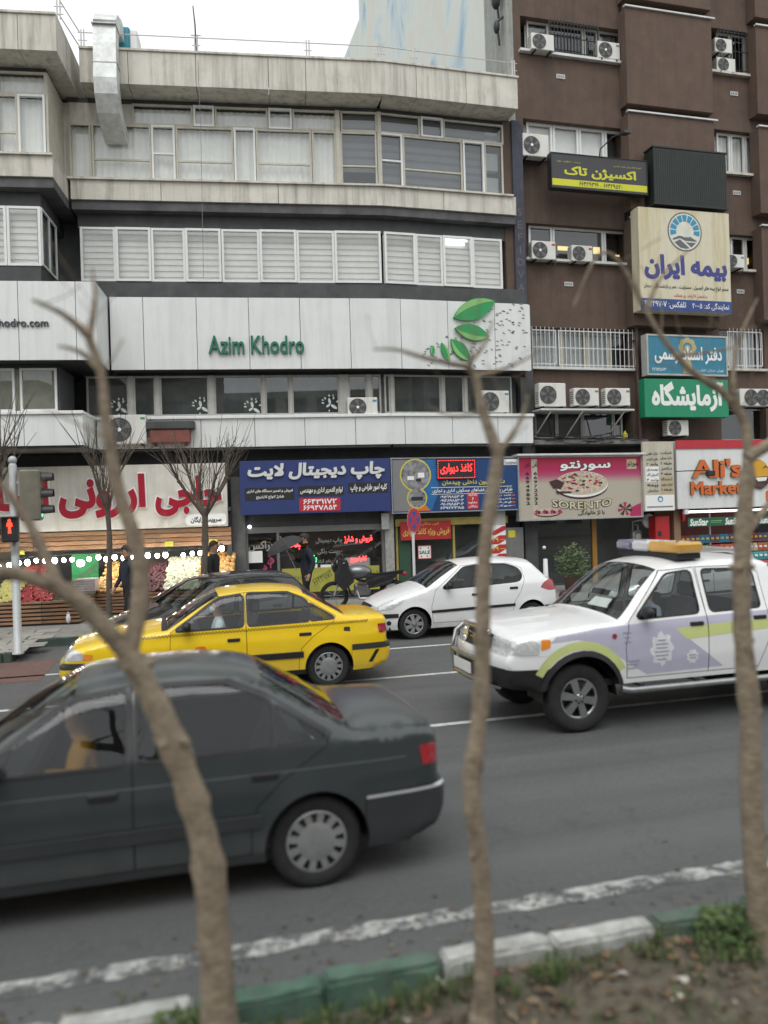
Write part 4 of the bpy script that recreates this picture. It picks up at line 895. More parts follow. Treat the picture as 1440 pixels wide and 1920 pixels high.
for k in range(46):
    a, q = rr.uniform(0, 6.28), math.sqrt(rr.random()) * .92; x_, z_ = S4.x(.50) + .72 * q * math.cos(a), S4.z(.42) + .27 * q * math.sin(a); s_ = rr.uniform(.02, .065)
    mb = MB(); mb.prism([(x_ + s_ * rr.uniform(.7, 1.4) * math.cos(t), z_ + .5 * s_ * rr.uniform(.7, 1.3) * math.sin(t)) for t in [k2 * .9 for k2 in range(7)]], -.0205 + .00003 * k, -.0165); mb.build('topping_print', rr.choice((DK, MAG_P, RED_P, DK, flat('print_olive', (.09, .08, .05)))), S4.root)
for a_ in ([(.24, .40), (.30, .36), (.36, .42), (.33, .52), (.27, .50)], [(.29, .55), (.42, .56), (.41, .585), (.30, .59)]): S4.P(a_, DK, y=-.022)
S4.T('SORENTO', .255, .745, .665, .80, BLACK_P, 0, -.0075, bold=.085, arc=-.10, name='letter_outline'); S4.T('SORENTO', .26, .74, .672, .793, CREAM_P, 0, -.0105, bold=.02, arc=-.10)
S4.T('با لژ خانوادگی', .465, .68, .86, .95, BLACK_P, bold=.025, y=-.0075)
S4.C(.22, .885, .42, DK, y=-.0072, ry=.12); S4.C(.22, .875, .41, CRUST, y=-.0098, ry=.105)
for k in range(10): x_ = .12 + .02 * k; S4.P([(x_, .86), (x_ + .02, .83 + .02 * (k % 3)), (x_ + .04, .88), (x_ + .01, .91)], (MAG_P, DK, flat('print_pink', (.5, .22, .25)))[k % 3], y=-.0125 - .0004 * k)
S4.P([(.90, .84), (.985, .77), (.985, .985), (.89, .985)], MAG_P, y=-.0072)
for k in range(7): a = k * .9; S4.P([(.85, .86), (.85 + .06 * math.cos(a), .86 + .11 * math.sin(a)), (.85 + .06 * math.cos(a + .5), .86 + .11 * math.sin(a + .5))], (DK, MAG_P)[k % 2], y=-.0102 - .0004 * k)
S4.R(.875, .955, .06, .22, TAN_P, y=-.0072); S4.T('سورنتو', .88, .97, .09, .19, BLACK_P, y=-.011, bold=.03)
S4.R(.105, .15, .04, .98, mat('print_stripe', (.46, .42, .34), .5), y=-.004)
for c_, col in enumerate(('66949892', '66972232')):
    for k, ch in enumerate(col): S4.T(ch, .058 + c_ * .062, .086 + c_ * .062, .24 + k * .066, .29 + k * .066, BLACK_P, bold=.03, y=-.0085)
for c_ in range(2): S4.T('تلفن', .05 + c_ * .062, .095 + c_ * .062, .08, .18, BLACK_P, bold=.02, y=-.0085)
mb = MB(); mb.bbox(-S4.w / 2 - .05, S4.w / 2 + .08, -.12, .3, S4.h + .012, S4.h + .07, .01); mb.build('rain_cap', STEELW, S4.root)
# narrow directory board
S5 = Sign(FB, .95, 1207, 1264, 828, 958, 'directory_board', 'narrow cream directory board with two columns of black text beside the market sign', mat('board_cream', (.50, .47, .38), .6, var=.08, streak=.3), th=.1)
S5.R(.06, .49, .36, .58, WHITE_P); S5.R(.03, .98, .77, .995, WHITE_P); S5.C(.52, .83, .09, BLUE2, y=-.0075); S5.C(.52, .835, .05, WHITE_P, y=-.011); S5.R(.55, .97, .50, .77, TAN_P)
for i, t in enumerate(('ترک نفتی', 'علمی کاربردی', 'واحد ۲', 'موسسه زبان', 'اکسیژن تاک', 'واحد ۴', 'بیمه', 'سازمان')): S5.T(t, .10, .47, .15 + i * .076, .20 + i * .076, BLACK_P, bold=.02, y=-.008)
for i, t in enumerate(('شرکت', 'بانک مسکن', 'طبقه ۲', 'دکتر', 'طبقه ۳', 'آزمایشگاه', 'ایران نوین', 'طبقه ۱')): S5.T(t, .56, .93, .14 + i * .076, .19 + i * .076, BLACK_P, bold=.02, y=-.008)
S5.R(.08, .92, .93, .95, GREY_P, y=-.0075)
# market
S6 = Sign(FB, .85, 1269, 1560, 826, 950, 'market_sign', 'white market sign with a red top edge and raised orange letters', WHITEPAN, th=.3)
S6.R(-.003, 1.003, -.01, .115, RED_P, 'red_edge', -.03, .025); ORL = [mat('letter_orange', (.60, .13, .025), .35, var=.04), mat('letter_side', (.14, .09, .03), .5)]
S6.T("Ali's", .085, .395, .27, .55, ORL, .08, bold=.032); S6.T('Market', .075, .395, .60, .80, ORL, .07, bold=.032)
fx, fy = .50, .50; S6.C(fx, fy, .44, ORL[1], y=-.012, th=.010); EM = flat('emoji_yellow', (.62, .33, .02)); S6.C(fx, fy, .42, EM, y=-.05, th=.04)
S6.P([(fx - .055, .56), (fx + .075, .54), (fx + .065, .66), (fx + .02, .74), (fx - .04, .70)], DK, y=-.055); S6.P([(fx - .02, .565), (fx + .06, .555), (fx + .05, .61), (fx, .62)], WHITE_P, y=-.058)
for s_ in (-.05, .05): S6.P([(fx + s_ - .025, .44), (fx + s_, .38), (fx + s_ + .025, .43), (fx + s_, .405)], DK, y=-.055)
S6.R(.555, .80, .76, .93, ORL[0], 'offer_badge', -.03, .025, .05); S6.T('%6', .575, .64, .79, .90, WHITE_P, y=-.035, bold=.03)
# upper signs on the brown block
S7 = Sign(FB, .80, 1034, 1213, 294, 358, 'clinic_sign', 'charcoal sign with yellow Persian lettering and a yellow strip below', CHAR_P, th=.25, frame=DARKMET, fw=.02)
S7.T('اکسیژن تاک', .13, .88, .34, .68, LIMEY, bold=.035); S7.R(.0, 1.0, .74, .93, LIMEY); S7.T('۶۶۴۲۹۵۲۰ - ۶۶۴۲۹۳۱۹', .28, .73, .77, .90, BLACK_P, y=-.008, bold=.01)
S7.T('آموزشگاه زبان های خارجی', .64, .94, .20, .26, LIMEY, bold=.0); S7.T('ترجمه - مشاوره - ویزا', .06, .30, .20, .26, LIMEY, bold=.0)
m = MB(); m.tube([(.0, -.0, S7.h), (.0, -.05, S7.h + .2), (.25, -.30, S7.h + .45), (.45, -.55, S7.h + .48)], .018, 6); m.add([(.36, -.75, S7.h + .40), (.60, -.75, S7.h + .40), (.60, -.42, S7.h + .46), (.36, -.42, S7.h + .46), (.40, -.7, S7.h + .50), (.56, -.7, S7.h + .50), (.56, -.47, S7.h + .53), (.40, -.47, S7.h + .53)], [(0, 1, 2, 3), (4, 5, 6, 7), (0, 1, 5, 4), (1, 2, 6, 5), (2, 3, 7, 6), (3, 0, 4, 7)]); m.build('sign_lamp', DARKMET, S7.root)
S8 = Sign(FB, .95, 1226, 1362, 283, 384, 'blank_sign_box', 'blank black-green sign box with corrugated face above the insurance sign', mat('dark_green_box', (.014, .020, .018), .5, var=.2), th=.45)
mb = MB()
for k in range(34): x = S8.x((k + .5) / 34); mb.box(x - .012, x + .012, -.008, .004, .05, S8.h - .05)
mb.build('corrugation', MATS['dark_green_box'], S8.root); MB().box(-S8.w / 2 - .03, S8.w / 2 + .03, -.02, .3, -.06, -.008).build('frame', DARKMET, S8.root); MB().box(-S8.w / 2 - .03, S8.w / 2 + .03, -.02, .45, S8.h + .008, S8.h + .05).build('frame', DARKMET, S8.root)
S9 = Sign(FB, .92, 1199, 1369, 394, 584, 'insurance_sign', 'large cream insurance sign with a round sunrise emblem and blue lettering', CREAM_P, th=.4)
S9.T('بیمه ایران', .05, .96, .45, .70, INDIGO, bold=.05); S9.R(0, 1, .885, 1, mat('bar_blue', (.025, .06, .22), .45), y=-.004)
S9.T('صدور انواع بیمه های اتومبیل ، مسئولیت ، عمر و بازنشستگی ، درمان', .04, .97, .735, .795, BLACK_P, bold=.02); S9.T('ساختمان ۱۱۱ واحد زیر همکف', .36, .73, .825, .87, RED_P, bold=.01)
S9.T('نمایندگی کد: ۲۰۰۰۵', .56, .97, .905, .98, WHITE_P, bold=.01, y=-.009); S9.T('تلفکس: ۶۶۴۲۹۷۰۷', .04, .49, .905, .98, WHITE_P, bold=.01, y=-.009)
ecx, ecz, er = S9.x(.50), S9.z(.215), .585
def ep(poly, m, y): mb = MB(); mb.prism([(ecx + er * a, ecz + er * b) for a, b in poly], y, y + .003); mb.build('emblem', m, S9.root)
ep(circ(0, 0, 1, 40), EGREY, -.0045); ep(circ(0, 0, .93, 40), mat('emblem_cream', (.62, .62, .54), .5), -.0072)
for k in range(9):
    a0 = RAD(-16 + k * 23.6 + 2.2); a1 = RAD(-16 + (k + 1) * 23.6 - 2.2); ep([(.86 * math.cos(a0), .86 * math.sin(a0)), (.86 * math.cos((a0 + a1) / 2), .86 * math.sin((a0 + a1) / 2)), (.86 * math.cos(a1), .86 * math.sin(a1)), (.52 * math.cos(a1), .52 * math.sin(a1)), (.52 * math.cos(a0), .52 * math.sin(a0))], BLUE2, -.0100)
ep([(-.72, -.46), (-.70, -.36), (-.36, -.22), (-.14, -.23), (-.06, -.29), (.0, -.24), (.06, -.30), (.12, -.24), (.18, -.29), (.26, -.22), (.70, -.44), (.68, -.47), (.02, -.46), (-.30, -.34)], EGREY, -.0102); ep([(-.62, -.56), (-.30, -.40), (.24, -.82), (.05, -.87), (-.28, -.82)], EGREY, -.0102); ep([(.04, -.53), (.64, -.53), (.36, -.78)], EGREY, -.0102)
S10 = Sign(FB, .78, 1213, 1363, 629, 704, 'notary_sign', 'teal notary office sign with white script and a gold flower emblem', TEAL_P, th=.3, frame=GREYFR, fw=.05)
for k in range(8):
    a = k * math.pi / 4; S10.C(.50 + .075 * math.cos(a), .30 + .16 * math.sin(a), .11, GOLD_P, y=-.0048 - .0003 * k)
S10.C(.5, .3, .15, TEAL_P, y=-.0088); S10.C(.5, .32, .10, GOLD_P, y=-.0115); S10.P([(.47, .5), (.53, .5), (.56, .95), (.44, .95)], GOLD_P, y=-.005)
S10.T('دفتر اسناد رسمی', .09, .93, .28, .72, WHITE_P, bold=.03, y=-.015); S10.T('۲۲۸۴۵۷۳', .06, .23, .82, .90, WHITE_P, bold=.01); S10.T('تهران خیابان انقلاب', .62, .95, .83, .91, WHITE_P, bold=.0)
S11 = Sign(FB, .80, 1209, 1366, 711, 782, 'laboratory_sign', 'bright green laboratory sign with large white Persian script', GREEN_P, th=.3)
S11.T('آزمایشگاه', .08, .94, .06, .86, WHITE_P, bold=.045)
# awning banner and strip light
tb_ = thing('strip_light', 'white fluorescent strip light along the top of the market front', 'light', tuple(FB.w(FB.u(1288, 958, .8), .8, FB.z(1290, 960, .8))), 0)
m = MB(); m.tube([(0.02, 0, 0), (3.4, 0, 0)], .035, 10); m.build('tube', emis('tube_white', (1, 1, .97), 1.6), tb_); m = MB(); m.bbox(-.1, .03, -.05, .07, -.07, .07, .01); m.bbox(3.39, 3.5, -.05, .07, -.07, .07, .01); m.build('end_cap', UPVC, tb_)
S12 = Sign(FB, .75, 1290, 1560, 967, 983, 'shop_banner', 'narrow green banner with repeated white brand lettering under the strip light', mat('banner_green', (.02, .10, .06), .6), th=.02)
for k in range(5): S12.T('SunStar', .01 + k * .235, .13 + k * .235, .1, .9, WHITE_P, bold=.04, slant=.15); S12.R(.15 + k * .235, .225 + k * .235, .35, .42, LEAF2); S12.R(.15 + k * .235, .22 + k * .235, .55, .60, LEAF2)

# ------------------------------------------------------------------ air conditioners
def aircon(fr, px, py, d, label, w=.80, h=.54, badge=BLUE2, hub=True, twofan=False, rz=0, wall_bracket=True, bdir=1):
    """px, py: centre of the unit's front"""
    u, z = fr.uz(px, py, d); t = thing('air_conditioner', label, 'air conditioner', tuple(fr.w(u, d, z - h / 2)), fr.a + rz, 'outdoor air conditioner units')
    m = MB(); m.bbox(-w / 2, w / 2, 0, .28, .03, h, .015); m.build('casing', ACW, t)
    for fx in ((-.22, .22) if twofan else ((-.13 * bdir * w / .8,))):
        r = min(h * .43, w * .31) if not twofan else w * .2; zc = h / 2 + .01
        m = MB(); m.prism(circ(fx, zc, r, 20), -.012, -.001); m.build('fan_grille', ACD, t)
        m = MB()
        for q in (.35, .55, .75, .95):
            for j in range(20):
                a0, a1 = 2 * math.pi * j / 20, 2 * math.pi * (j + 1) / 20; m.tube([(fx + r * q * math.cos(a0), -.018, zc + r * q * math.sin(a0)), (fx + r * q * math.cos(a1), -.018, zc + r * q * math.sin(a1))], .005, 4, cap=False)
        for j in range(5):
            a = 2 * math.pi * j / 5; m.add([(fx + .03 * math.cos(a), -.0145, zc + .03 * math.sin(a)), (fx + r * .9 * math.cos(a + .2), -.0145, zc + r * .9 * math.sin(a + .2)), (fx + r * .9 * math.cos(a + .7), -.0135, zc + r * .9 * math.sin(a + .7))], [(0, 1, 2)])
        m.build('fan', ACRING, t)
        if hub: m = MB(); m.prism(circ(fx, zc, r * .17, 10), -.026, -.019); m.build('fan_hub', CURTAIN, t)
    if badge:
        m = MB(); bx = w / 2 - .13 if bdir > 0 else -w / 2 + .02; m.box(bx, bx + .11, -.005, -.001, h - .12, h - .065); m.build('badge', badge, t)
    m = MB()
    for k in range(6): m.box(-w / 2 - .003, -w / 2 + .0, .05, .24, .12 + k * .06, .14 + k * .06)
    m.build('side_vents', ACD, t)
    for q in (-w / 2 + .12, w / 2 - .12):
        m = MB(); m.box(q - .02, q + .02, -.02, .62 if wall_bracket else .32, -.012, .029); m.build('bracket', DARKMET, t)
    m = MB(); m.tube([(w / 2 - .02, .12, .18), (w / 2 + .06, .12, .14), (w / 2 + .09, .2, .02), (w / 2 + .07, .35, -.06)], .018, 6); m.build('hose', mat('hose', (.25, .25, .24), .7), t)
    return t
aircon(FA, 680, 764, .55, 'white air conditioner with pale hub on the white ledge, first floor of the left building', bdir=1)
aircon(FA2, 928, 754, .6, 'white air conditioner at the right end of the white ledge, bare grille', w=.86, h=.64, hub=False)
aircon(FA, 236, 806, .95, 'white air conditioner with green badge hanging below the ledge left of the street tree', w=.98, h=.76, badge=LEAF1)
pc = thing('air_conditioner', 'reddish-brown covered air conditioner beside the green-badged unit behind twigs', 'air conditioner', tuple(FA.w(FA.u(318, 808, .9), .9, FA.z(318, 838, .9))), FA.a, 'outdoor air conditioner units')
m = MB(); m.bbox(-.5, .5, 0, .3, .1, .45, .03); m.build('casing', mat('brick_red_cover', (.20, .065, .05), .7, var=.2), pc); m = MB(); m.bbox(-.62, .62, -.04, .34, .46, .66, .02); m.build('dark_tray', DARKWALL, pc); m = MB(); m.box(-.4, -.36, 0, .9, .04, .1); m.box(.36, .4, 0, .9, .04, .1); m.build('bracket', DARKMET, pc)
aircon(FB, 1018, 79, .28, 'boxy dark-faced window unit on the top left ledge of the brown block', w=.72, h=.50, badge=None, hub=False, rz=-.0)
aircon(FB, 1142, 95, .15, 'white air conditioner at the right of the top ledge beside the rusty pipe', w=.74, h=.54, badge=GREY_P)
aircon(FB, 1005, 273, .45, 'white air conditioner on the wall bracket left of the charcoal sign', w=.82, h=.68, badge=None)
aircon(FB, 1020, 470, .3, 'white air conditioner with white hub, left of two on the third-floor ledge', w=.76, h=.56, badge=RED_P)
aircon(FB, 1092, 476, .3, 'white air conditioner without hub, right of two on the third-floor ledge', w=.68, h=.50, badge=RED_P, hub=False)
aircon(FB, 1036, 741, .75, 'tallest white air conditioner, leftmost of three on the shelf above the pizza sign', w=.84, h=.70, hub=False, badge=None)
aircon(FB, 1100, 745, .75, 'white air conditioner in the middle of the three on the shelf', w=.80, h=.54, hub=False, badge=GREY_P)
aircon(FB, 1159, 745, .75, 'white air conditioner, rightmost of three on the shelf above the pizza sign', w=.80, h=.54, hub=False, badge=GREY_P)
aircon(FB, 1357, 86, .12, 'upper of two stacked air conditioners behind the dark grille', w=.62, h=.48, hub=False, badge=None)
aircon(FB, 1362, 122, .12, 'lower of two stacked air conditioners behind the dark grille', w=.68, h=.46, hub=False, badge=None)
aircon(FB, 1378, 490, .4, 'white air conditioner half hidden by the right edge of the insurance sign', w=.70, h=.44, badge=GREY_P, hub=False)
aircon(FB, 1420, 746, .7, 'wide white twin-fan air conditioner right of the green laboratory sign', w=1.25, h=.56, hub=False, badge=None, twofan=True)
aircon(FB, 1272, 803, .6, 'dusty white air conditioner below the green laboratory sign', w=.72, h=.50, hub=False, badge=None)
sh = thing('equipment_shelf', 'white metal shelf on struts carrying three air conditioners', 'shelf', tuple(FB.w(0, 0, 0)), 0)
u0, u1, zs = FB.u(1012, 767, .8), FB.u(1188, 767, .8), FB.z(1100, 764, .8) - .04
m = MB(); m.bbox(u0, u1, -.85, -.02, zs - .05, zs, .006); m.build('shelf_board', STEELW, sh)
for uu in (u0 + .35, u0 + 1.35, u1 - .3):
    m = MB(); m.tube([(uu, -.82, zs - .05), (uu - .25, -.05, zs - .85)], .02, 6); m.build('strut', STEELW, sh)
# cables along the shop tops
CAB = mat('cable', (.015, .015, .016), .6, var=0)
cbn = thing('cable_bundle', 'tangle of black cables slung above the pizza restaurant sign', 'cable', tuple(FB.w(0, 0, 0)), 0)
for k in range(9):
    rr = random.Random(k); z = 4.42 + rr.uniform(-.02, .18); pts = []; x0_, x1_ = FB.u(rr.choice((985, 1005, 1040)), 840, .6), FB.u(rr.choice((1150, 1200, 1225)), 840, .6)
    for i in range(9): t = i / 8; pts.append((x0_ + (x1_ - x0_) * t, -.45 - .25 * rr.random(), z - .16 * math.sin(math.pi * t) * rr.uniform(.6, 1.2) + rr.uniform(-.03, .03)))
    m = MB(); m.tube(pts, .012, 5); m.build('cable', CAB, cbn)
bt = MB(); bt.lathe([(0, 0), (.075, 0), (.08, .02), (.08, .16), (.03, .22), (.03, .26), (0, .26)], 14); tag(bt.build('bottle', flat('bottle_yellow', (.55, .5, .04)), None, tuple(FB.w(FB.u(1172, 823, .4), .4, 4.385))), 'yellow bottle standing on the ledge above the pizza sign', 'bottle')
# ------------------------------------------------------------------ shop fronts
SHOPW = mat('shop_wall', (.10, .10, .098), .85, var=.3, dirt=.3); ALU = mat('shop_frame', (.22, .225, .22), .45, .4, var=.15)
G0 = .14
def fb(parent, name, m, fr, u0, u1, d0, d1, z0, z1, b=0):
    mb = MB(); (mb.bbox(u0, u1, -d1, -d0, z0, z1, b) if b else mb.box(u0, u1, -d1, -d0, z0, z1)); return mb.build(name, m, parent)
def shop(name, label, fr): return thing(name, label, 'shop', tuple(fr.w(0, 0, 0)), fr.a)
# print shop: glazed front with neon words
PS = shop('print_shop', 'print shop glass front with glowing red and green words in the window', FA)
a0, a1 = FA.u(437, 1040, .1), FA.u(738, 1040, .1)
fb(PS, 'side_pier', SHOPW, FA, a0, a0 + .35, -2.6, .25, G0, 3.5); fb(PS, 'side_pier', mat('tiled_pier', (.30, .30, .285), .6, var=.3, scale=8), FA, a1 - .24, a1, -2.6, .28, G0, 3.5)
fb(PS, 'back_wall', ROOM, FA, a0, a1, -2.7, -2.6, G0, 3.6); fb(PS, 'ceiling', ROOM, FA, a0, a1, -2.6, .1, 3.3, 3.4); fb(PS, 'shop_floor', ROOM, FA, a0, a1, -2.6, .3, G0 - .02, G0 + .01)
fb(PS, 'transom_beam', ALU, FA, a0 + .35, a1 - .24, .0, .14, 1.98, 2.14); fb(PS, 'signboard_back', DARKWALL, FA, a0 + .3, a1 - .3, .05, .12, 2.15, 2.62)
um = FA.u(522, 1040, .1)
for u in (a0 + .37, um, a1 - .28): fb(PS, 'frame_post', ALU, FA, u - .035, u + .035, .02, .13, G0, 1.98)
for b0, b1 in ((a0 + .4, um - .035), (um + .035, a1 - .3)):
    mb = MB(); mb.quad((b0, -.06, G0 + .1), (b1, -.06, G0 + .1), (b1, -.06, 1.98), (b0, -.06, 1.98)); mb.build('window_pane', SHOPGLASS, PS)
def win_text(root, fr, t, px0, px1, py0, py1, m, d, rot=0, **k):
    mx_, my_ = (px0 + px1) / 2, (py0 + py1) / 2; u0, u1 = fr.u(px0, my_, d), fr.u(px1, my_, d); z1, z0 = fr.z(mx_, py0, d), fr.z(mx_, py1, d)
    o = lettering(t, -(u1 - u0) / 2, (u1 - u0) / 2, -(z1 - z0) / 2, (z1 - z0) / 2, 0, m, root, **k); o.location = ((u0 + u1) / 2, -d, (z0 + z1) / 2); o.rotation_euler = (0, -rot, 0); return o
NR = emis('neon_red', (1.0, .05, .05), 3.0); NG = emis('neon_green', (.05, 1.0, .2), 2.0); FILM = mat('window_film', (.33, .33, .30), .6)
win_text(PS, FA, 'پرینت', 536, 577, 1008, 1036, NR, .07, bold=.02); win_text(PS, FA, 'رنگی', 574, 594, 1037, 1056, NG, .07, bold=.03); win_text(PS, FA, 'فروش و شارژ', 645, 698, 1004, 1018, NR, .07, bold=.02); win_text(PS, FA, 'کارتریج', 657, 688, 1042, 1055, NR, .07, bold=.02)
win_text(PS, FA, 'زیراکس', 466, 518, 1014, 1034, FILM, .07, bold=.02); win_text(PS, FA, 'چاپ دیجیتال', 592, 642, 1008, 1020, FILM, .07, bold=.01); win_text(PS, FA, 'پرینت رنگی', 595, 640, 1028, 1040, FILM, .07, bold=.01); win_text(PS, FA, 'ثبت نام آزاد', 595, 640, 1048, 1057, FILM, .07, bold=.01)
win_text(PS, FA, 'فنر سیمی', 468, 520, 1056, 1076, flat('print_rose', (.42, .06, .13)), .07, rot=.75, bold=.03)
YP = mat('yellow_film', (.36, .35, .06), .6, var=.15); uy0, uy1 = FA.u(529, 1090, .08), FA.u(712, 1090, .08)
fb(PS, 'yellow_band', YP, FA, uy0, uy1, .066, .074, .35, 1.0)
for k, (px, t) in enumerate(((555, 'چاپ و صحافی'), (605, '۶۶۴۳۱۱۷۲'), (650, 'لمینت'), (695, 'پایان نامه'))): win_text(PS, FA, t, px - 20, px + 20, 1076, 1090, BLACK_P, .078, rot=.5 if k else .05, bold=.0)
for k, (px0, px1, py0, py1) in enumerate(((461, 492, 1034, 1056), (580, 595, 1058, 1073), (601, 622, 1059, 1067))):
    u0, u1 = FA.u(px0, py0, .075), FA.u(px1, py0, .075); z1, z0 = FA.z(px0, py0, .075), FA.z(px0, py1, .075); fb(PS, 'paper_notice', WHITE_P, FA, u0, u1, .064, .068, z0, z1)
for k in range(5):
    uu = um + .5 + k * .5; fb(PS, 'shelf_unit', GREY_P, FA, uu, uu + .42, -1.4, -1.0, G0, 1.3 + .2 * (k % 3))
fb(PS, 'photocopier', CURTAIN, FA, a1 - 1.3, a1 - .6, -.9, -.3, G0, 1.2, .03); fb(PS, 'shop_fill_light', emis('shop_white', (1, .97, .9), 9), FA, um + .4, um + 1.4, -1.4, -1.3, 3.2, 3.25)
m = MB(); m.ball((FA.u(468, 988, .3), -.3, FA.z(468, 988, .3)), .05, 8, 6); m.build('spot_lamp', emis('spot', (1, 1, 1), 3), PS)
mb = MB(); mb.bbox(a1 - .34, a1 - .14, -.42, -.28, 1.98, 2.42, .01); mb.build('meter_box', STEEL, PS)
# wallpaper shop
WS = shop('wallpaper_shop', 'decorating shop front with yellow frames, red banner and green door edge', FA2)
b0, b1 = FA2.u(741, 1030, .1), FA2.u(966, 1030, .1)
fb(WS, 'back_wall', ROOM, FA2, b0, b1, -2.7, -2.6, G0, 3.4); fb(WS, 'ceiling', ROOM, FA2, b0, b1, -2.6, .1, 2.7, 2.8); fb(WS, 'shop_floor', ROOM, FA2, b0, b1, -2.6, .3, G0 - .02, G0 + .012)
YF = mat('yellow_frame', (.40, .32, .09), .5, var=.15); fb(WS, 'lintel', YF, FA2, b0, b1 - .25, .02, .2, 2.04, 2.24); fb(WS, 'upper_panel', DARKWALL, FA2, b0 - .02, b1 + .1, -.1, .12, 2.25, 2.5)
for u in (b0 + .05, FA2.u(851, 1030, .1), FA2.u(920, 1030, .1)): fb(WS, 'frame_post', YF, FA2, u - .03, u + .03, .02, .13, G0, 2.04)
fb(WS, 'green_post', mat('green_post', (.025, .07, .04), .6), FA2, b0 + .09, b0 + .42, -.1, .16, G0, 2.04)
for c0, c1 in ((b0 + .42, FA2.u(851, 1030, .1) - .03), (FA2.u(851, 1030, .1) + .03, FA2.u(920, 1030, .1) - .03)):
    mb = MB(); mb.quad((c0, -.07, G0 + .06), (c1, -.07, G0 + .06), (c1, -.07, 2.04), (c0, -.07, 2.04)); mb.build('window_pane', SHOPGLASS, WS)
fb(WS, 'white_pillar', mat('white_pillar', (.55, .54, .50), .6, var=.1), FA2, FA2.u(921, 1030, .1), FA2.u(945, 1030, .1), -.4, .26, G0, 2.5); fb(WS, 'grey_shutter', ALU, FA2, FA2.u(946, 1030, .1), b1 + .22, -.4, .2, G0, 1.9); fb(WS, 'notice', YEL_P, FA2, FA2.u(953, 1005, .2), FA2.u(966, 1005, .2), .2, .21, 1.62, 1.82)
for k in range(7): fb(WS, 'wallpaper_roll', (CURTAIN, TAN_P, GREY_P)[k % 3], FA2, b0 + .7 + k * .25, b0 + .88 + k * .25, -1.3, -1.1, G0, 1.2 + .15 * (k % 4), .03)
ban = Sign(FA2, .3, 751, 846, 977, 1012, 'red_banner', 'red cloth banner with yellow Persian words behind the no-stopping sign', mat('banner_red', (.36, .02, .025), .7, var=.1), th=.02)
ban.T('فروش ویژه کاغذ دیواری', .04, .96, .36, .80, mat('banner_yellow', (.60, .42, .08), .6), bold=.02); ban.T('این مکان', .40, .75, .06, .24, MATS['banner_yellow'], bold=.01)
sp = Sign(FA2, .2, 784, 808, 1023, 1047, 'sale_poster', 'small white SALE poster hanging in the window under the red banner', WHITE_P, th=.01, frame=RED_P, fw=.015); sp.T('SALE', .08, .92, .38, .66, BLACK_P, bold=.02)
for fx, fy in ((.2, .2), (.8, .2), (.25, .85), (.7, .83)): sp.C(fx, fy, .02, BLACK_P)
dp = Sign(FA2, .33, 921, 949, 985, 1057, 'price_poster', 'tall white poster with slanting red price stripes beside the shop door', WHITE_P, th=.02)
for k in range(4):
    y0 = .12 + k * .24; dp.P([(0, y0 + .13), (.0, y0 + .02), (.55, y0 - .10), (1, y0 - .10), (1, y0 + .02), (.5, y0 + .13)] if k else [(0.1, .16), (.8, .02), (1, .02), (1, .12), (.3, .25), (.05, .25)], RED_P)
    if k: dp.T('۳۹/۰۰۰', .1, .92, y0 - .05, y0 + .06, YEL_P, y=-.009, bold=.03)
fb(WS, 'shop_fill_light', MATS['shop_white'], FA2, b0 + .6, b0 + 2.4, -1.3, -1.2, 2.62, 2.66)  # unseen light added to brighten the shop interior
# pizza restaurant front
RS = shop('pizza_restaurant', 'dark glazed restaurant front under the pizza sign with an orange post', FB)
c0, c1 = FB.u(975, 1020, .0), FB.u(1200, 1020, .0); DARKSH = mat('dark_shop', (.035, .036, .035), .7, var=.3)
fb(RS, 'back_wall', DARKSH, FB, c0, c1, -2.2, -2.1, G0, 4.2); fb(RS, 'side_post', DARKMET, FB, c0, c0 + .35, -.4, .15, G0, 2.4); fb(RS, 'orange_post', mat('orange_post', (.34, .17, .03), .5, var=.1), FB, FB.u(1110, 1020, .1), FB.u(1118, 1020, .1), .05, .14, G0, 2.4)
mb = MB(); u0, u1 = FB.u(1000, 1020, 0), FB.u(1109, 1020, 0); mb.quad((u0, -.08, G0), (u1, -.08, G0), (u1, -.08, 2.4), (u0, -.08, 2.4)); mb.build('window_pane', DGLASS, RS)
fb(RS, 'pale_strip', FROST, FB, FB.u(985, 1020, .1), FB.u(990, 1020, .1), .15, .17, .9, 2.0); fb(RS, 'interior_counter', mat('counter_brown', (.09, .06, .04), .6), FB, u0 + .5, u1, -1.5, -1.0, G0, 1.1)
for k in range(3): m = MB(); m.lathe([(0, 0), (.05, .01), (.045, .06), (0, .07)], 10, (u0 + .6 + k * .5, 1.0, 2.3), 'z'); m.build('pendant_lamp', emis('dim_lamp', (1, .9, .7), .8), RS)
gm = thing('gas_meter', 'grey gas meter with pipes on the wall right of the orange post', 'meter', tuple(FB.w(FB.u(1190, 1010, -.2), -.2, FB.z(1190, 1022, -.2))), 0)
m = MB(); m.bbox(-.16, .16, -.2, .05, 0, .45, .05); m.build('body', STEEL, gm); m = MB(); m.tube([(-.09, -.05, .45), (-.09, -.05, .72), (.3, -.05, .76)], .025, 6); m.tube([(.09, -.05, .45), (.09, -.05, .60), (.09, .1, .62)], .025, 6); m.build('pipe', STEELW, gm); m = MB(); m.prism(circ(0, .27, .09, 14), -.21, -.201); m.build('dial', WHITE_P, gm)
rb = thing('red_kiosk', 'bright red box stand with white lettering left of the market shelves', 'dispenser', tuple(FB.w(FB.u(1237, 1030, .5), .5, G0)), 0)
m = MB(); m.bbox(-.24, .24, -.2, .2, 0, 1.95, .03); m.build('body', mat('kiosk_red', (.42, .015, .02), .35, var=.05), rb); m = MB(); m.box(-.18, -.06, -.206, -.2, 1.35, 1.5); m.build('slot', BLACK_P, rb); o = lettering('SunStar', -.16, .2, .95, 1.12, -.206, WHITE_P, rb, bold=.04); 
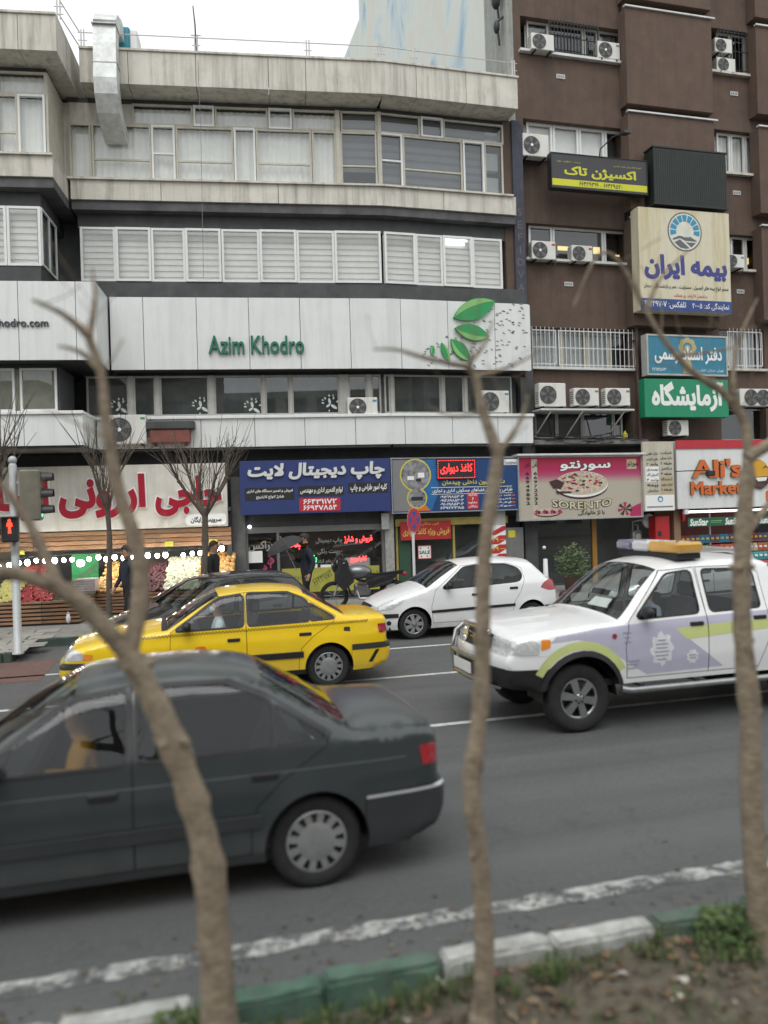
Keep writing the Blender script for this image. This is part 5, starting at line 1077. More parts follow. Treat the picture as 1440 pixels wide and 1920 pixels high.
wf = MB(); wf.lathe([(0, 0), (.2, .0), (.22, .03), (.2, .10), (0, .12)], 18, axis='y'); tag(wf.build('wall_fan', STEELW, None, tuple(FB.w(FB.u(1218, 977, .3), .3, FB.z(1218, 977, .3)))), 'round pale wall fan above the gas meter', 'fan')
# market front: shelves of crisp packets
MK = shop('corner_market', 'open market front with bright shelves below the white sign', FB)
m0, m1 = FB.u(1262, 1020, .1), FB.u(1560, 1020, .1)
fb(MK, 'back_wall', mat('market_back', (.18, .06, .05), .8), FB, m0, m1, -.6, -.5, G0, 3.9); fb(MK, 'side_board', mat('tan_board', (.26, .17, .10), .7), FB, FB.u(1250, 1020, .1), m0, -.5, .5, G0, 2.3); fb(MK, 'red_pillar', RED_P, FB, m0, m0 + .09, .45, .62, 1.9, 2.6)
PK = [flat('packet_' + str(i), c, .35) for i, c in enumerate(((.42, .02, .03), (.50, .10, .02), (.02, .22, .40), (.45, .03, .05), (.08, .30, .10), (.50, .42, .30), (.30, .02, .03), (.05, .30, .32), (.14, .08, .16)))]
pb = MB(); w_, h_ = .085, .12; pb.add([(-w_, 0, -h_), (w_, 0, -h_), (w_, 0, h_), (-w_, 0, h_), (0, -.035, 0), (-w_ * .9, -.012, -h_ * .6), (w_ * .9, -.012, -h_ * .6), (w_ * .9, -.012, h_ * .6), (-w_ * .9, -.012, h_ * .6)], [(0, 1, 6, 5), (1, 2, 7, 6), (2, 3, 8, 7), (3, 0, 5, 8), (5, 6, 4), (6, 7, 4), (7, 8, 4), (8, 5, 4), (3, 2, 1, 0)], 0)
pb.box(-w_ * .6, w_ * .6, -.036, -.030, -.03, .03, 1)
pmesh = [pb.mesh('snack_packet', [c, WHITE_P if k % 2 else YEL_P]) for k, c in enumerate(PK)]
n_p = 0
rows = [FB.z(1330, y, .25) for y in (1009, 1028, 1045, 1062, 1079)]
for ri, zz in enumerate(rows):
    fb(MK, 'shelf', STEELW, FB, m0 + .1, FB.u(1440, 1020, .1), -.5, .22, zz - .15, zz - .135)
    u = m0 + .22; k = 0
    while u < FB.u(1436, 1020, .1):
        kind = [(6, 8, 2, 8, 2, 8, 6, 6), (5, 1, 4, 0, 1, 1, 5, 8, 5, 4, 0, 6, 5), (7, 7, 2, 1, 1, 0, 0, 0, 3, 4, 3), (0, 3, 2, 5, 0, 0, 0, 3, 0), (0, 0, 3, 6, 6, 3, 0)][ri][(k // 2) % 7]
        o = link('snack_packet', pmesh[kind], None, tuple(FB.w(u, .26, zz - .01)), (RAD(-8), rnd.uniform(-.08, .08), rnd.uniform(-.15, .15)))
        tag(o, ('red', 'orange', 'blue', 'scarlet', 'green', 'cream', 'maroon', 'turquoise', 'purple')[kind] + ' crisp packet on the ' + ('top', 'second', 'third', 'fourth', 'fifth')[ri] + ' market shelf', 'packet', 'crisp packets on the market shelves'); u += .175; k += 1
for u in (m0 + .1, FB.u(1327, 1020, .1), FB.u(1440, 1020, .1)): fb(MK, 'shelf_upright', STEELW, FB, u - .02, u + .02, .2, .24, G0, 2.35)
fb(MK, 'dark_doorway', DARKSH, FB, FB.u(1441, 1020, .1), m1, -.45, -.4, G0, 2.4)
lf = thing('sign_floodlight', 'small floodlight on a thin arm in front of the market letters', 'lamp', tuple(FB.w(FB.u(1266, 884, .9), .9, FB.z(1266, 884, .9))), 0)
m = MB(); m.tube([(0, 0, 0), (.25, -.25, 0), (.6, -.75, -.02)], .015, 6); m.build('arm', DARKMET, lf); m = MB(); m.bbox(.5, .74, -.85, -.7, -.19, -.03, .02); m.build('lamp_head', DARKMET, lf)
# ------------------------------------------------------------------ fruit shop
FS = thing('fruit_shop', 'greengrocer front with wooden slats, bins and hanging bulbs under the red lettered sign', 'shop', tuple(FA.w(0, 0, 0)), FA.a)
f0, f1 = UL, FA.u(437, 1060, .2)
fb(FS, 'back_wall', mat('stall_back', (.055, .045, .038), .9, var=.4), FA, f0, f1, -.9, -.8, G0, 3.2); fb(FS, 'stall_ceiling', DARKWALL, FA, f0, f1, -.8, .6, 2.6, 2.7); fb(FS, 'end_post', DARKMET, FA, f1 - .12, f1, -.8, .45, G0, 2.6)
zt, zb2 = FA.z(300, 992, .6), FA.z(300, 1026, .6); n = 4
for i in range(n):
    for a, b in ((f0, -9.2), (-9.18, -6.9), (-6.88, f1)): fb(FS, 'plank', WOOD if (i + int(a)) % 2 else WOOD2, FA, a, b, .50, .56 + rnd.uniform(0, .012), zb2 + (zt - zb2) * i / n + .008, zb2 + (zt - zb2) * (i + 1) / n - .008, .004)
fb(FS, 'valance_back', DARKWALL, FA, f0, f1, .42, .495, zb2, zt)
# lower counter of horizontal slats, stands out towards the road
CD = 3.1; cu0, cu1 = FA.u(-60, 1160, CD), FA.u(150, 1160, CD); cz1 = FA.z(60, 1128, CD)
n = 6
for i in range(n):
    z0 = G0 + .02 + (cz1 - G0 - .02) * i / n; z1 = G0 + .02 + (cz1 - G0 - .02) * (i + 1) / n
    for a, b in ((cu0, cu0 + 1.55), (cu0 + 1.56, cu1)): fb(FS, 'plank', (WOOD, WOOD2)[(i * 2 + int(a * 3)) % 2], FA, a, b, CD - .03, CD + rnd.uniform(0, .012), z0 + .03, z1 - .006, .004)
    fb(FS, 'plank', (WOOD2, WOOD)[i % 2], FA, cu1 - .03, cu1, 1.2, CD - .03, z0 + .03, z1 - .006)
fb(FS, 'counter_core', DARKSH, FA, cu0, cu1 - .04, 1.0, CD - .04, G0, cz1 - .02)
cu2, cu3 = FA.u(176, 1110, 1.6), f1 - .1; ch2 = FA.z(300, 1112, 1.6)
for i in range(6):
    z0 = G0 + .03 + (ch2 - G0) * i / 6; z1 = G0 + .03 + (ch2 - G0) * (i + 1) / 6
    for a, b in ((cu2, (cu2 + cu3) / 2 - .01), ((cu2 + cu3) / 2, cu3)): fb(FS, 'plank', (WOOD, WOOD2)[(i + int(a)) % 2], FA, a, b, 1.55, 1.6 + rnd.uniform(0, .01), z0 + .02, z1 - .006, .004)
fb(FS, 'counter_core', DARKSH, FA, cu2, cu3, .2, 1.54, G0, ch2 - .03)
# bulbs on a string
ls = thing('bulb_string', 'string of glowing white bulbs hanging along the greengrocer front', 'string lights', tuple(FA.w(0, 0, 0)), FA.a)
BULB = emis('bulb_glow', (1, .93, .82), 30); pts = []
bl = [(0, 1062), (18, 1059), (36, 1057), (52, 1054), (69, 1052), (85, 1053), (101, 1051), (119, 1050), (134, 1048), (168, 1048), (184, 1046), (200, 1047), (216, 1045), (233, 1046), (250, 1044), (276, 1043), (295, 1042), (311, 1041), (343, 1040), (360, 1037), (375, 1037), (405, 1033), (416, 1029)]
mb0 = MB(); mb0.ball((0, 0, 0), .06, 10, 7, 0, (1, 1, 1.15)); bme = mb0.mesh('bulb', BULB); mb1 = MB(); mb1.lathe([(0, .12), (.025, .12), (.028, .05), (.02, .04)], 8); sme = mb1.mesh('socket', DARKMET)
for px, py in bl:
    u, z = FA.uz(px, py, 1.0); o = link('bulb', bme, ls, (u, -1.0 + rnd.uniform(-.1, .1), z + rnd.uniform(-.02, .02))); k_ = rnd.uniform(.75, 1.15); o.scale = (k_, k_, k_); link('socket', sme, o); pts.append((u, -1.0, z + .13))
m = MB(); m.tube(pts, .01, 5); m.build('cord', CAB, ls)
gl = MB(); u, z = FA.uz(151, 1056, .9); gl.ball((0, 0, 0), .10, 12, 8, 0, (1, 1, .9)); tag(gl.build('green_lamp', emis('lamp_green_white', (.6, 1, .7), 12), None, tuple(FA.w(u, .9, z))), 'large greenish bulb glowing in front of the green tarp', 'lamp')
gp = Sign(FA, .1, 134, 185, 1038, 1090, 'green_tarp', 'bright green tarp hanging at the back of the fruit stall', mat('tarp_green', (.02, .22, .07), .6, var=.2, scale=6), cat='tarp', th=.02)
# heaps of produce on sloping trays
def heap(px0, px1, py0, py1, d0, d1, name, lab, m, s, n):
    u0, u1 = FA.u(px0, py1, d1), FA.u(px1, py1, d1); z0, z1 = FA.z(px0, py1, d1), FA.z(px0, py0, d0); b = MB(); mats_ = m if isinstance(m, list) else [m]
    for i in range(n):
        t = rnd.random(); u = rnd.uniform(u0, u1); b.ball((u, -(d1 + (d0 - d1) * t) + rnd.uniform(-.03, .03), z0 + (z1 - z0) * t), s * rnd.uniform(.8, 1.2), 6, 4, rnd.randrange(len(mats_)), (1, 1, .85))
    o = b.build(name, mats_, None, tuple(FA.w(0, 0, 0)), (0, 0, FA.a)); struct(o, 'stuff'); o['label'] = lab; o['category'] = name.split('_')[0]
    mb = MB(); mb.add([(u0, -d1, z0 - .12), (u1, -d1, z0 - .12), (u1, -d0, z1 - .12), (u0, -d0, z1 - .12), (u0, -d1 + .04, z0 - .3), (u1, -d1 + .04, z0 - .3), (u1, -d0, z1 - .3), (u0, -d0, z1 - .3)], [(0, 1, 2, 3), (4, 7, 6, 5), (0, 4, 5, 1), (1, 5, 6, 2), (3, 2, 6, 7), (0, 3, 7, 4)]); mb.build('sloping_tray', WOOD, FS)
POT = [mat('onion_gold', (.42, .22, .06), .5, var=.3, scale=9), mat('onion_tan', (.50, .32, .12), .5, var=.3, scale=9)]
heap(181, 246, 1056, 1110, .2, 1.5, 'onions_gold', 'heap of golden onions left of the walking person', POT, .055, 420)
heap(247, 306, 1056, 1110, .2, 1.5, 'beetroots_dark', 'heap of dark red roots in the middle of the stall', [mat('beet', (.075, .022, .028), .6, var=.3)], .05, 360)
heap(307, 372, 1046, 1106, .2, 1.5, 'onions_white', 'heap of white onions beside the trunk of the street tree', [mat('onion_white', (.55, .55, .42), .5, var=.15), mat('onion_white2', (.46, .48, .32), .5, var=.15)], .05, 560)
heap(373, 436, 1038, 1092, .2, 1.5, 'potatoes_gold', 'heap of golden potatoes at the right end of the stall', POT, .06, 420)
heap(-20, 24, 1090, 1130, 1.9, 3.0, 'lemons_yellow', 'heap of pale yellow lemons at the left picture edge', [mat('lemon', (.46, .42, .14), .5, var=.2)], .045, 300)
heap(25, 92, 1098, 1130, 1.9, 3.0, 'tomatoes_red', 'heap of red tomatoes on the slatted counter behind the signal pole', [mat('tomato', (.26, .018, .02), .4, var=.2)], .045, 300)
heap(35, 80, 1062, 1086, .2, .9, 'peppers_red', 'heap of red peppers at the back of the stall', [MATS['tomato']], .05, 160)
cr = Sign(FA, 1.9, 138, 178, 1086, 1110, 'plastic_crate', 'grey plastic-wrapped crate on the counter below the green tarp', mat('crate_grey', (.30, .26, .25), .4, var=.35, scale=14), cat='crate', th=.45)
for k in range(5): cr.R(.03, .97, .08 + k * .19, .14 + k * .19, mat('crate_slat', (.42, .38, .37), .4, var=.2), 'slat', -.012, .01)
bagm = mat('white_bag', (.6, .6, .6), .5, var=.1)
for (px, py, s, lab) in ((178, 1152, .30, 'white plastic bag hanging on the counter corner behind the black car'), (128, 1160, .20, 'small white plastic bag hanging on the slatted counter')):
    b = MB(); p = at(px, py, 18.3); b.ball((0, 0, 0), s * .5, 9, 7, 0, (.5, .3, 1)); b.tube([(-.03, 0, s * .4), (0, 0, s * .75), (.03, 0, s * .4)], .01, 5); tag(b.build('plastic_bag', bagm, None, tuple(p)), lab, 'bag')
for (px, py, s) in ((317, 1020, 1), (400, 1016, 1), (39, 1036, .8)):
    Sign(FA, .6, px - 8 * s, px + 8 * s, py - 5 * s, py + 5 * s, 'price_tag', {317: 'yellow price tag on the slats above the dark roots', 400: 'yellow price tag on the slats above the potatoes', 39: 'yellow price tag at the left end of the slats'}[px], flat('tag_yellow', (.42, .40, .05)), th=.01)
# ------------------------------------------------------------------ vehicles
def lerp_tab(tab, x):
    if x <= tab[0][0]: return tab[0][1]
    for (a, p), (b, q) in zip(tab, tab[1:]):
        if x <= b:
            t = (x - a) / (b - a); return p + (q - p) * t
    return tab[-1][1]
def catmull(pts, step=.05):
    out = []; n = len(pts)
    for i in range(n - 1):
        p0 = pts[max(i - 1, 0)]; p1 = pts[i]; p2 = pts[i + 1]; p3 = pts[min(i + 2, n - 1)]
        L = math.hypot(p2[0] - p1[0], p2[1] - p1[1]); k = max(1, round(L / step))
        m1 = [.35 * (p2[q] - p0[q]) for q in (0, 1)]; m2 = [.35 * (p3[q] - p1[q]) for q in (0, 1)]
        d0 = math.hypot(p1[0] - p0[0], p1[1] - p0[1]) or 1; d3 = math.hypot(p3[0] - p2[0], p3[1] - p2[1]) or 1
        f1 = min(1, 2 * L / (d0 + L)); f2 = min(1, 2 * L / (d3 + L))
        for j in range(k):
            t = j / k; t2 = t * t; t3 = t2 * t
            out.append(tuple((2*t3 - 3*t2 + 1) * p1[q] + (t3 - 2*t2 + t) * m1[q] * f1 + (-2*t3 + 3*t2) * p2[q] + (t3 - t2) * m2[q] * f2 for q in (0, 1)) + (p1[2],))
    out.append(pts[-1]); return out
def resample(poly, step=.06):
    out = []
    for i in range(len(poly)):
        a, b = poly[i], poly[(i + 1) % len(poly)]; L = math.hypot(b[0] - a[0], b[1] - a[1]); k = max(1, round(L / step))
        out += [(a[0] + (b[0] - a[0]) * j / k, a[1] + (b[1] - a[1]) * j / k) for j in range(k)]
    return out
def offpoly(p, w):                            # grow (w>0) or shrink a polygon
    p = ccw(p); n = len(p); o = []
    for i in range(n):
        a, b, c = p[i - 1], p[i], p[(i + 1) % n]
        d1 = Vector((b[0] - a[0], b[1] - a[1])).normalized(); d2 = Vector((c[0] - b[0], c[1] - b[1])).normalized()
        n1 = Vector((d1.y, -d1.x)); n2 = Vector((d2.y, -d2.x)); h = n1 + n2
        h = h / max(.35, h.length_squared / 2) if h.length > 1e-6 else n1
        o.append((b[0] + h.x * w, b[1] + h.y * w))
    return o
def round_poly(p, r, n=3):
    p = ccw(p); o = []; N = len(p)
    for i in range(N):
        a, b, c = Vector(p[i - 1][:2]), Vector(p[i][:2]), Vector(p[(i + 1) % N][:2])
        la = min(r, (a - b).length * .45); lc = min(r, (c - b).length * .45)
        s = b + (a - b).normalized() * la; e = b + (c - b).normalized() * lc
        for k in range(n + 1):
            t = k / n; q = s * (1 - t) ** 2 + b * 2 * t * (1 - t) + e * t * t; o.append((q.x, q.y))
    return o
def wheel_mesh(r, w, rimr, style, rimmat, tyre):
    t = MB(); t.lathe([(rimr - .005, -w * .42), (rimr + .012, -w * .47), (r * .86, -w / 2), (r * .965, -w * .44), (r, -w * .28), (r, w * .28), (r * .965, w * .44), (r * .86, w / 2), (rimr, w * .42), (rimr - .03, w * .2), (rimr - .03, -w * .2), (rimr - .005, -w * .42)], 36, axis='y')
    for k in range(36):                      # tread ribs
        a = k * math.pi / 18
        for sgn in (-1, 1):
            t.tube([(r * 1.002 * math.cos(a), sgn * w * .06, r * 1.002 * math.sin(a)), (r * .992 * math.cos(a + .06), sgn * w * .4, r * .992 * math.sin(a + .06))], .006, 4, smooth=False)
    m = MB(); y = -w * .36
    if style == 'cover':                     # plastic wheel trim with a ring of slots
        prof = [(0, y - .028), (rimr * .30, y - .026), (rimr * .52, y - .020), (rimr * .62, y - .014)]
        m.lathe(prof, 36, axis='y'); m.lathe([(rimr * .90, y - .012), (rimr * .97, y - .016), (rimr, y - .004), (rimr, y + .05)], 36, axis='y')
        m.lathe([(0, y + .02), (rimr * .95, y + .02)], 36, axis='y', m=1)
        for k in range(12):
            a = 2 * math.pi * k / 12; da = .17
            ps = [(rimr * .60, a - da), (rimr * .92, a - da * .75), (rimr * .92, a + da * .75), (rimr * .60, a + da)]
            m.add([(q * math.cos(b), y - .0145, q * math.sin(b)) for q, b in ps] + [(q * math.cos(b), y + .015, q * math.sin(b)) for q, b in ps], [(0, 1, 2, 3), (0, 4, 5, 1), (2, 6, 7, 3), (1, 5, 6, 2), (3, 7, 4, 0)])
    else:
        nsp = 6 if style == 'spoke6' else 7
        m.lathe([(rimr * .88, y - .002), (rimr * .95, y - .018), (rimr, y - .010), (rimr, y + .10)], 36, axis='y')
        m.lathe([(0, y - .03), (rimr * .18, y - .03), (rimr * .27, y - .012), (rimr * .28, y + .05)], 24, axis='y')
        m.lathe([(0, y + .06), (rimr * .93, y + .06)], 36, axis='y', m=1)
        for k in range(nsp):
            a = 2 * math.pi * k / nsp + .2; w0, w1 = rimr * .15, rimr * .20
            c, s_ = math.cos(a), math.sin(a)
            P = lambda q, o, yy: (q * c - o * s_, yy, q * s_ + o * c)
            vs = [P(rimr * .2, -w0, y - .020), P(rimr * .93, -w1, y - .012), P(rimr * .93, w1, y - .012), P(rimr * .2, w0, y - .020), P(rimr * .2, -w0, y + .03), P(rimr * .93, -w1, y + .04), P(rimr * .93, w1, y + .04), P(rimr * .2, w0, y + .03)]
            m.add(vs, [(0, 1, 2, 3), (0, 4, 5, 1), (2, 6, 7, 3), (1, 5, 6, 2), (3, 7, 4, 0)])
            m.lathe([(0, y - .032), (.011, y - .032), (.012, y - .02)], 6, c=(rimr * .2 * math.cos(a + .5), 0, rimr * .2 * math.sin(a + .5)), axis='y', m=1)
    return t.mesh('wheel', tyre), m.mesh('rim', [rimmat, MATS['black_plastic']])

def clear_glass(S):
    for r in S['regions']:
        if r['mat'] is CARGLASS: r['mat'] = CLEARGLASS
    for k, v in S['tags'].items():
        if v[1] is CARGLASS: S['tags'][k] = (v[0], CLEARGLASS) + tuple(v[2:])
    return S
def build_car(S, name, label, cat, loc, rz, group=None):
    """side outline S['top'] (x from nose to tail, z up) swept over the car's width; camera side is local -y"""
    root = thing(name, label, cat, loc, rz, group)
    top = catmull(S['top'], .05); zb = S['sill']; arches = S['wheels']; ra = S['arch']; zw = S['wr']
    bottom = []
    x = top[-1][0]
    for wx in sorted(arches, reverse=True):
        dz = zb - S.get('archz', zw); h = math.sqrt(max(0, ra * ra - dz * dz)); a0 = math.atan2(dz, h)
        bottom.append((wx + h, zb))
        bottom += [(wx + ra * math.cos(a), S.get('archz', zw) + ra * math.sin(a)) for a in [a0 + (math.pi - 2 * a0) * k / 18 for k in range(1, 18)]]
        bottom.append((wx - h, zb))
    outline = [(p[0], p[1]) for p in top] + bottom
    outl = resample(outline, .07)
    topxy = [(p[0], p[1]) for p in top]
    def dist_top(x, z):
        best = 9
        for a, b in zip(topxy, topxy[1:]):
            vx, vz = b[0] - a[0], b[1] - a[1]; L2 = vx * vx + vz * vz
            if L2 < 1e-12: continue
            t = max(0, min(1, ((x - a[0]) * vx + (z - a[1]) * vz) / L2)); d = (x - a[0] - t * vx) ** 2 + (z - a[1] - t * vz) ** 2
            if d < best: best = d
        return math.sqrt(best)
    def hw(x, z):
        d = dist_top(x, z); Rr = lerp_tab(S['R'], x) if isinstance(S['R'], list) else S['R']
        y = lerp_tab(S['hw'], z) * lerp_tab(S['plan'], x)
        if d < Rr: y -= S.get('Rk', .85) * (Rr - math.sqrt(max(0, Rr * Rr - (Rr - d) ** 2)))
        for wx in arches:                    # slight flare round the arches
            q = math.hypot(x - wx, z - zw)
            if q < ra + .10: y += S.get('flare', .012) * max(0, 1 - (q - ra) / .10)
        return y
    regs = []
    for r in S['regions']:
        p = ccw([tuple(q) for q in r['poly']])
        if r.get('round'): p = round_poly(p, r['round'])
        if r.get('ring'):
            w = r['ring']; regs.append((r, resample(offpoly(p, w), .06), resample(p, .06)))
        else: regs.append((r, resample(p, .06), None))
    V = []; E = []
    def addloop(lp):
        o = len(V); V.extend(lp); E.extend((o + i, o + (i + 1) % len(lp)) for i in range(len(lp)))
    # outline first: keep the top points exactly
    addloop(outl)
    for r, a, b in regs:
        for lp in ((a, b) if b else (a,)): addloop(lp)
    st = S.get('grid', .07)
    x0, x1 = min(p[0] for p in outline), max(p[0] for p in outline); z0, z1 = min(p[1] for p in outline), max(p[1] for p in outline)
    j = 0; z = z0 + st / 2
    while z < z1:
        x = x0 + (st / 2 if j % 2 else st / 4)
        while x < x1:
            V.append((x, z)); x += st
        z += st * .75; j += 1
    for d in (.012, .03, .055):              # extra rows just inside the edge, for the rounded shoulder
        for a, b in zip(topxy[::1], topxy[1:]):
            vx, vz = b[0] - a[0], b[1] - a[1]; L = math.hypot(vx, vz)
            if L > 1e-6: V.append(((a[0] + b[0]) / 2 + vz / L * d, (a[1] + b[1]) / 2 - vx / L * d))
    res = delaunay_2d_cdt([Vector(v) for v in V], E, [], 0, 1e-4)
    P2 = res[0]; tris = []; cls = []
    for f in res[2]:
        for q in range(1, len(f) - 1):
            t = (f[0], f[q], f[q + 1]); cx = sum(P2[i].x for i in t) / 3; cz = sum(P2[i].y for i in t) / 3
            if not inpoly(cx, cz, outl): continue
            k = -1
            for qi, (r, a, b) in enumerate(regs):
                if inpoly(cx, cz, a) and not (b and inpoly(cx, cz, b)): k = qi; break
            tris.append(t); cls.append(k)
    Y2 = [hw(p.x, p.y) for p in P2]
    NT = S.get('nt', 12)
    pool = []
    L_ = [(p.x, -y, p.y) for p, y in zip(P2, Y2)]; R_ = [(p.x, y, p.y) for p, y in zip(P2, Y2)]
    pool = L_ + R_; nP = len(P2); faces = []      # (verts, key)
    for t, k in zip(tris, cls):
        a, b, c = t; ar = (P2[b].x - P2[a].x) * (P2[c].y - P2[a].y) - (P2[c].x - P2[a].x) * (P2[b].y - P2[a].y)
        t = t if ar > 0 else t[::-1]
        faces.append((t, ('s', k, 0))); faces.append((tuple(nP + i for i in t[::-1]), ('s', k, 1)))
    # top strip
    kt = len(top); near = {}
    cr = [lerp_tab(S['crown'], p[0]) if not isinstance(S['crown'], dict) else S['crown'].get(p[2], .03) for p in top]
    for _ in range(9): cr = [cr[0]] + [(cr[i - 1] + cr[i] + cr[i + 1]) / 3 for i in range(1, kt - 1)] + [cr[-1]]
    nrm = []
    for i in range(kt):
        a = topxy[max(i - 1, 0)]; b = topxy[min(i + 1, kt - 1)]; vx, vz = b[0] - a[0], b[1] - a[1]; L = math.hypot(vx, vz) or 1; nrm.append((-vz / L, vx / L))
    for _ in range(4): nrm = [nrm[0]] + [tuple(sum(nrm[i + o][c] for o in (-1, 0, 1)) / 3 for c in (0, 1)) for i in range(1, kt - 1)] + [nrm[-1]]
    rows = []
    for i, p in enumerate(top):
        yo = hw(p[0], p[1]); a = topxy[max(i - 1, 0)]; b = topxy[min(i + 1, kt - 1)]
        vx, vz = b[0] - a[0], b[1] - a[1]; nx, nz = nrm[i]
        row = []
        for q in range(NT + 1):
            t = -1 + 2 * q / NT; c = cr[i] * (1 - t * t) ** .8
            row.append(len(pool)); pool.append((p[0] + nx * c, yo * t, p[1] + nz * c))
        rows.append(row)
    for i in range(kt - 1):
        for q in range(NT):
            tm = abs(-1 + 2 * (q + .5) / NT); zz = (top[i][1] + top[i + 1][1]) / 2
            tg = top[i][2]
            for (tag_, za, zc, ta, tb, new) in S.get('front', []):
                if tg == tag_ and za <= zz <= zc and ta <= tm <= tb: tg = new; break
            if tg in S.get('split', ()): tg = tg + ('#0' if q < NT / 2 else '#1')
            faces.append(((rows[i][q], rows[i + 1][q], rows[i + 1][q + 1], rows[i][q + 1]), ('t', tg, 0)))
    # shared normals over welded positions
    key = [(round(v[0], 4), round(v[1], 4), round(v[2], 4)) for v in pool]; acc = {}
    for f, k in faces:
        p = [Vector(pool[i]) for i in f]; n = (p[1] - p[0]).cross(p[2] - p[0])
        if len(p) == 4: n += (p[2] - p[0]).cross(p[3] - p[0])
        for i in f: acc[key[i]] = acc.get(key[i], Vector()) + n
    groups = {}
    for f, k in faces: groups.setdefault(k, []).append(f)
    obs = {}
    def emit(fs, nm, m, off=0, smoothn=True, parent=root):
        used = {}; vs = []; ns = []; ff = []
        for f in fs:
            g = []
            for i in f:
                if i not in used:
                    used[i] = len(vs); n = acc[key[i]].normalized(); ns.append(n)
                    vs.append(tuple(Vector(pool[i]) + n * off))
                g.append(used[i])
            ff.append(tuple(g))
        me = bpy.data.meshes.new(nm); me.from_pydata(vs, [], ff); me.materials.append(m)
        me.polygons.foreach_set('use_smooth', [True] * len(ff)); me.update()
        me.normals_split_custom_set_from_vertices(ns)
        return link(nm, me, parent)
    pend = []
    for k, fs in groups.items():
        if k[0] == 's':
            if k[1] < 0: emit(fs, 'side_panel', S['paint'])
            else:
                r = regs[k[1]][0]
                if r.get('parent'): pend.append((fs, r, k[2]))
                else: obs[(r['name'], r.get('id', 0), k[2])] = emit(fs, r['name'], r['mat'], r.get('off', 0))
        else:
            nm = k[1].split('#')[0]; emit(fs, S['tags'][nm][0], S['tags'][nm][1], S['tags'][nm][2] if len(S['tags'][nm]) > 2 else 0)
    for fs, r, sd in pend:
        emit(fs, r['name'], r['mat'], r.get('off', 0), parent=obs.get((*r['parent'], sd), root))
    # wheels and wheel wells
    tm, rm = wheel_mesh(zw, S['ww'], S['rim'], S['wstyle'], S['rimmat'], MATS['tyre'])
    wy = lerp_tab(S['hw'], zw) - S['ww'] / 2 - S.get('win', .035)
    for wx in arches:
        for sd in (-1, 1):
            wo = link('wheel', tm, root, (wx, sd * wy, zw), (0, rnd.random() * 3, 0 if sd < 0 else math.pi)); link('rim', rm, wo)
            wb = MB(); n = 14
            vs = [(wx + (ra + .005) * math.cos(math.pi * i / n), yy, zw + (ra + .005) * math.sin(math.pi * i / n)) for i in range(n + 1) for yy in (sd * (wy + S['ww'] / 2 + .0), sd * (wy - .25))]
            wb.add(vs, [(2 * i, 2 * i + 1, 2 * i + 3, 2 * i + 2) for i in range(n)])
            wb.add([(wx + (ra + .005) * math.cos(math.pi * i / n), sd * (wy - .25), zw + (ra + .005) * math.sin(math.pi * i / n)) for i in range(n + 1)], [tuple(range(n + 1))])
            wb.build('wheel_well', MATS['black_plastic'], root)
    # underbody and cabin
    W = S['W'] / 2
    c = MB(); c.box(x0 + .25, x1 - .25, -W + .12, W - .12, zb - .02, zb + .05)
    c.build('underbody', MATS['black_plastic'], root)
    cab = S['cabin']; bz = S['belt']
    c = MB(); a, b = cab
    yi = W - .10
    c.add([(a, -yi, zb + .06), (b, -yi, zb + .06), (b, yi, zb + .06), (a, yi, zb + .06), (a, -yi, bz - .03), (b, -yi, bz - .03), (b, yi, bz - .03), (a, yi, bz - .03)], [(0, 1, 2, 3), (0, 4, 5, 1), (2, 6, 7, 3), (1, 5, 6, 2), (3, 7, 4, 0)])
    c.build('cabin_lining', MATS['cabin'], root)
    d = MB(); d.bbox(a - .05, a + .38, -yi + .02, yi - .02, bz - .22, bz - .02, .04); d.build('dashboard', MATS['black_plastic'], root)
    sw = MB(); sx = S['seatx']
    for j in range(16):
        aa = 2 * math.pi * j / 16; bb = 2 * math.pi * (j + 1) / 16
        f_ = lambda t: (sx - .52 + .08 * math.sin(t), -.36 + .18 * math.cos(t), bz + .0 + .17 * math.sin(t))
        sw.tube([f_(aa), f_(bb)], .014, 6, cap=False)
    sw.tube([(sx - .52, -.36, bz), (sx - .75, -.36, bz - .12)], .025, 6)
    sw.build('steering_wheel', MATS['black_plastic'], root)
    for k, (qx, qy) in enumerate(((sx, -.36), (sx, .36))):
        s1 = MB(); s1.bbox(qx - .28, qx + .22, qy - .24, qy + .24, bz - .62, bz - .44, .05)
        s1.add([(qx + .14, qy - .22, bz - .46), (qx + .30, qy - .22, bz - .46), (qx + .46, qy - .19, bz + .12), (qx + .36, qy - .19, bz + .14), (qx + .14, qy + .22, bz - .46), (qx + .30, qy + .22, bz - .46), (qx + .46, qy + .19, bz + .12), (qx + .36, qy + .19, bz + .14)], [(0, 1, 2, 3), (7, 6, 5, 4), (0, 3, 7, 4), (1, 5, 6, 2), (3, 2, 6, 7)])
        s1.bbox(qx + .38, qx + .48, qy - .12, qy + .12, bz + .14, bz + .31, .03)
        s1.build('seat', MATS['seat_cloth'], root)
    rs = MB(); qx = sx + .92
    rs.bbox(qx - .28, qx + .2, -yi + .08, yi - .08, bz - .60, bz - .42, .05)
    rs.add([(qx + .14, -yi + .1, bz - .44), (qx + .3, -yi + .1, bz - .44), (qx + .44, -yi + .14, bz + .02), (qx + .34, -yi + .14, bz + .04), (qx + .14, yi - .1, bz - .44), (qx + .3, yi - .1, bz - .44), (qx + .44, yi - .14, bz + .02), (qx + .34, yi - .14, bz + .04)], [(0, 1, 2, 3), (7, 6, 5, 4), (0, 3, 7, 4), (1, 5, 6, 2), (3, 2, 6, 7)])
    rs.build('rear_seat', MATS['seat_cloth'], root)
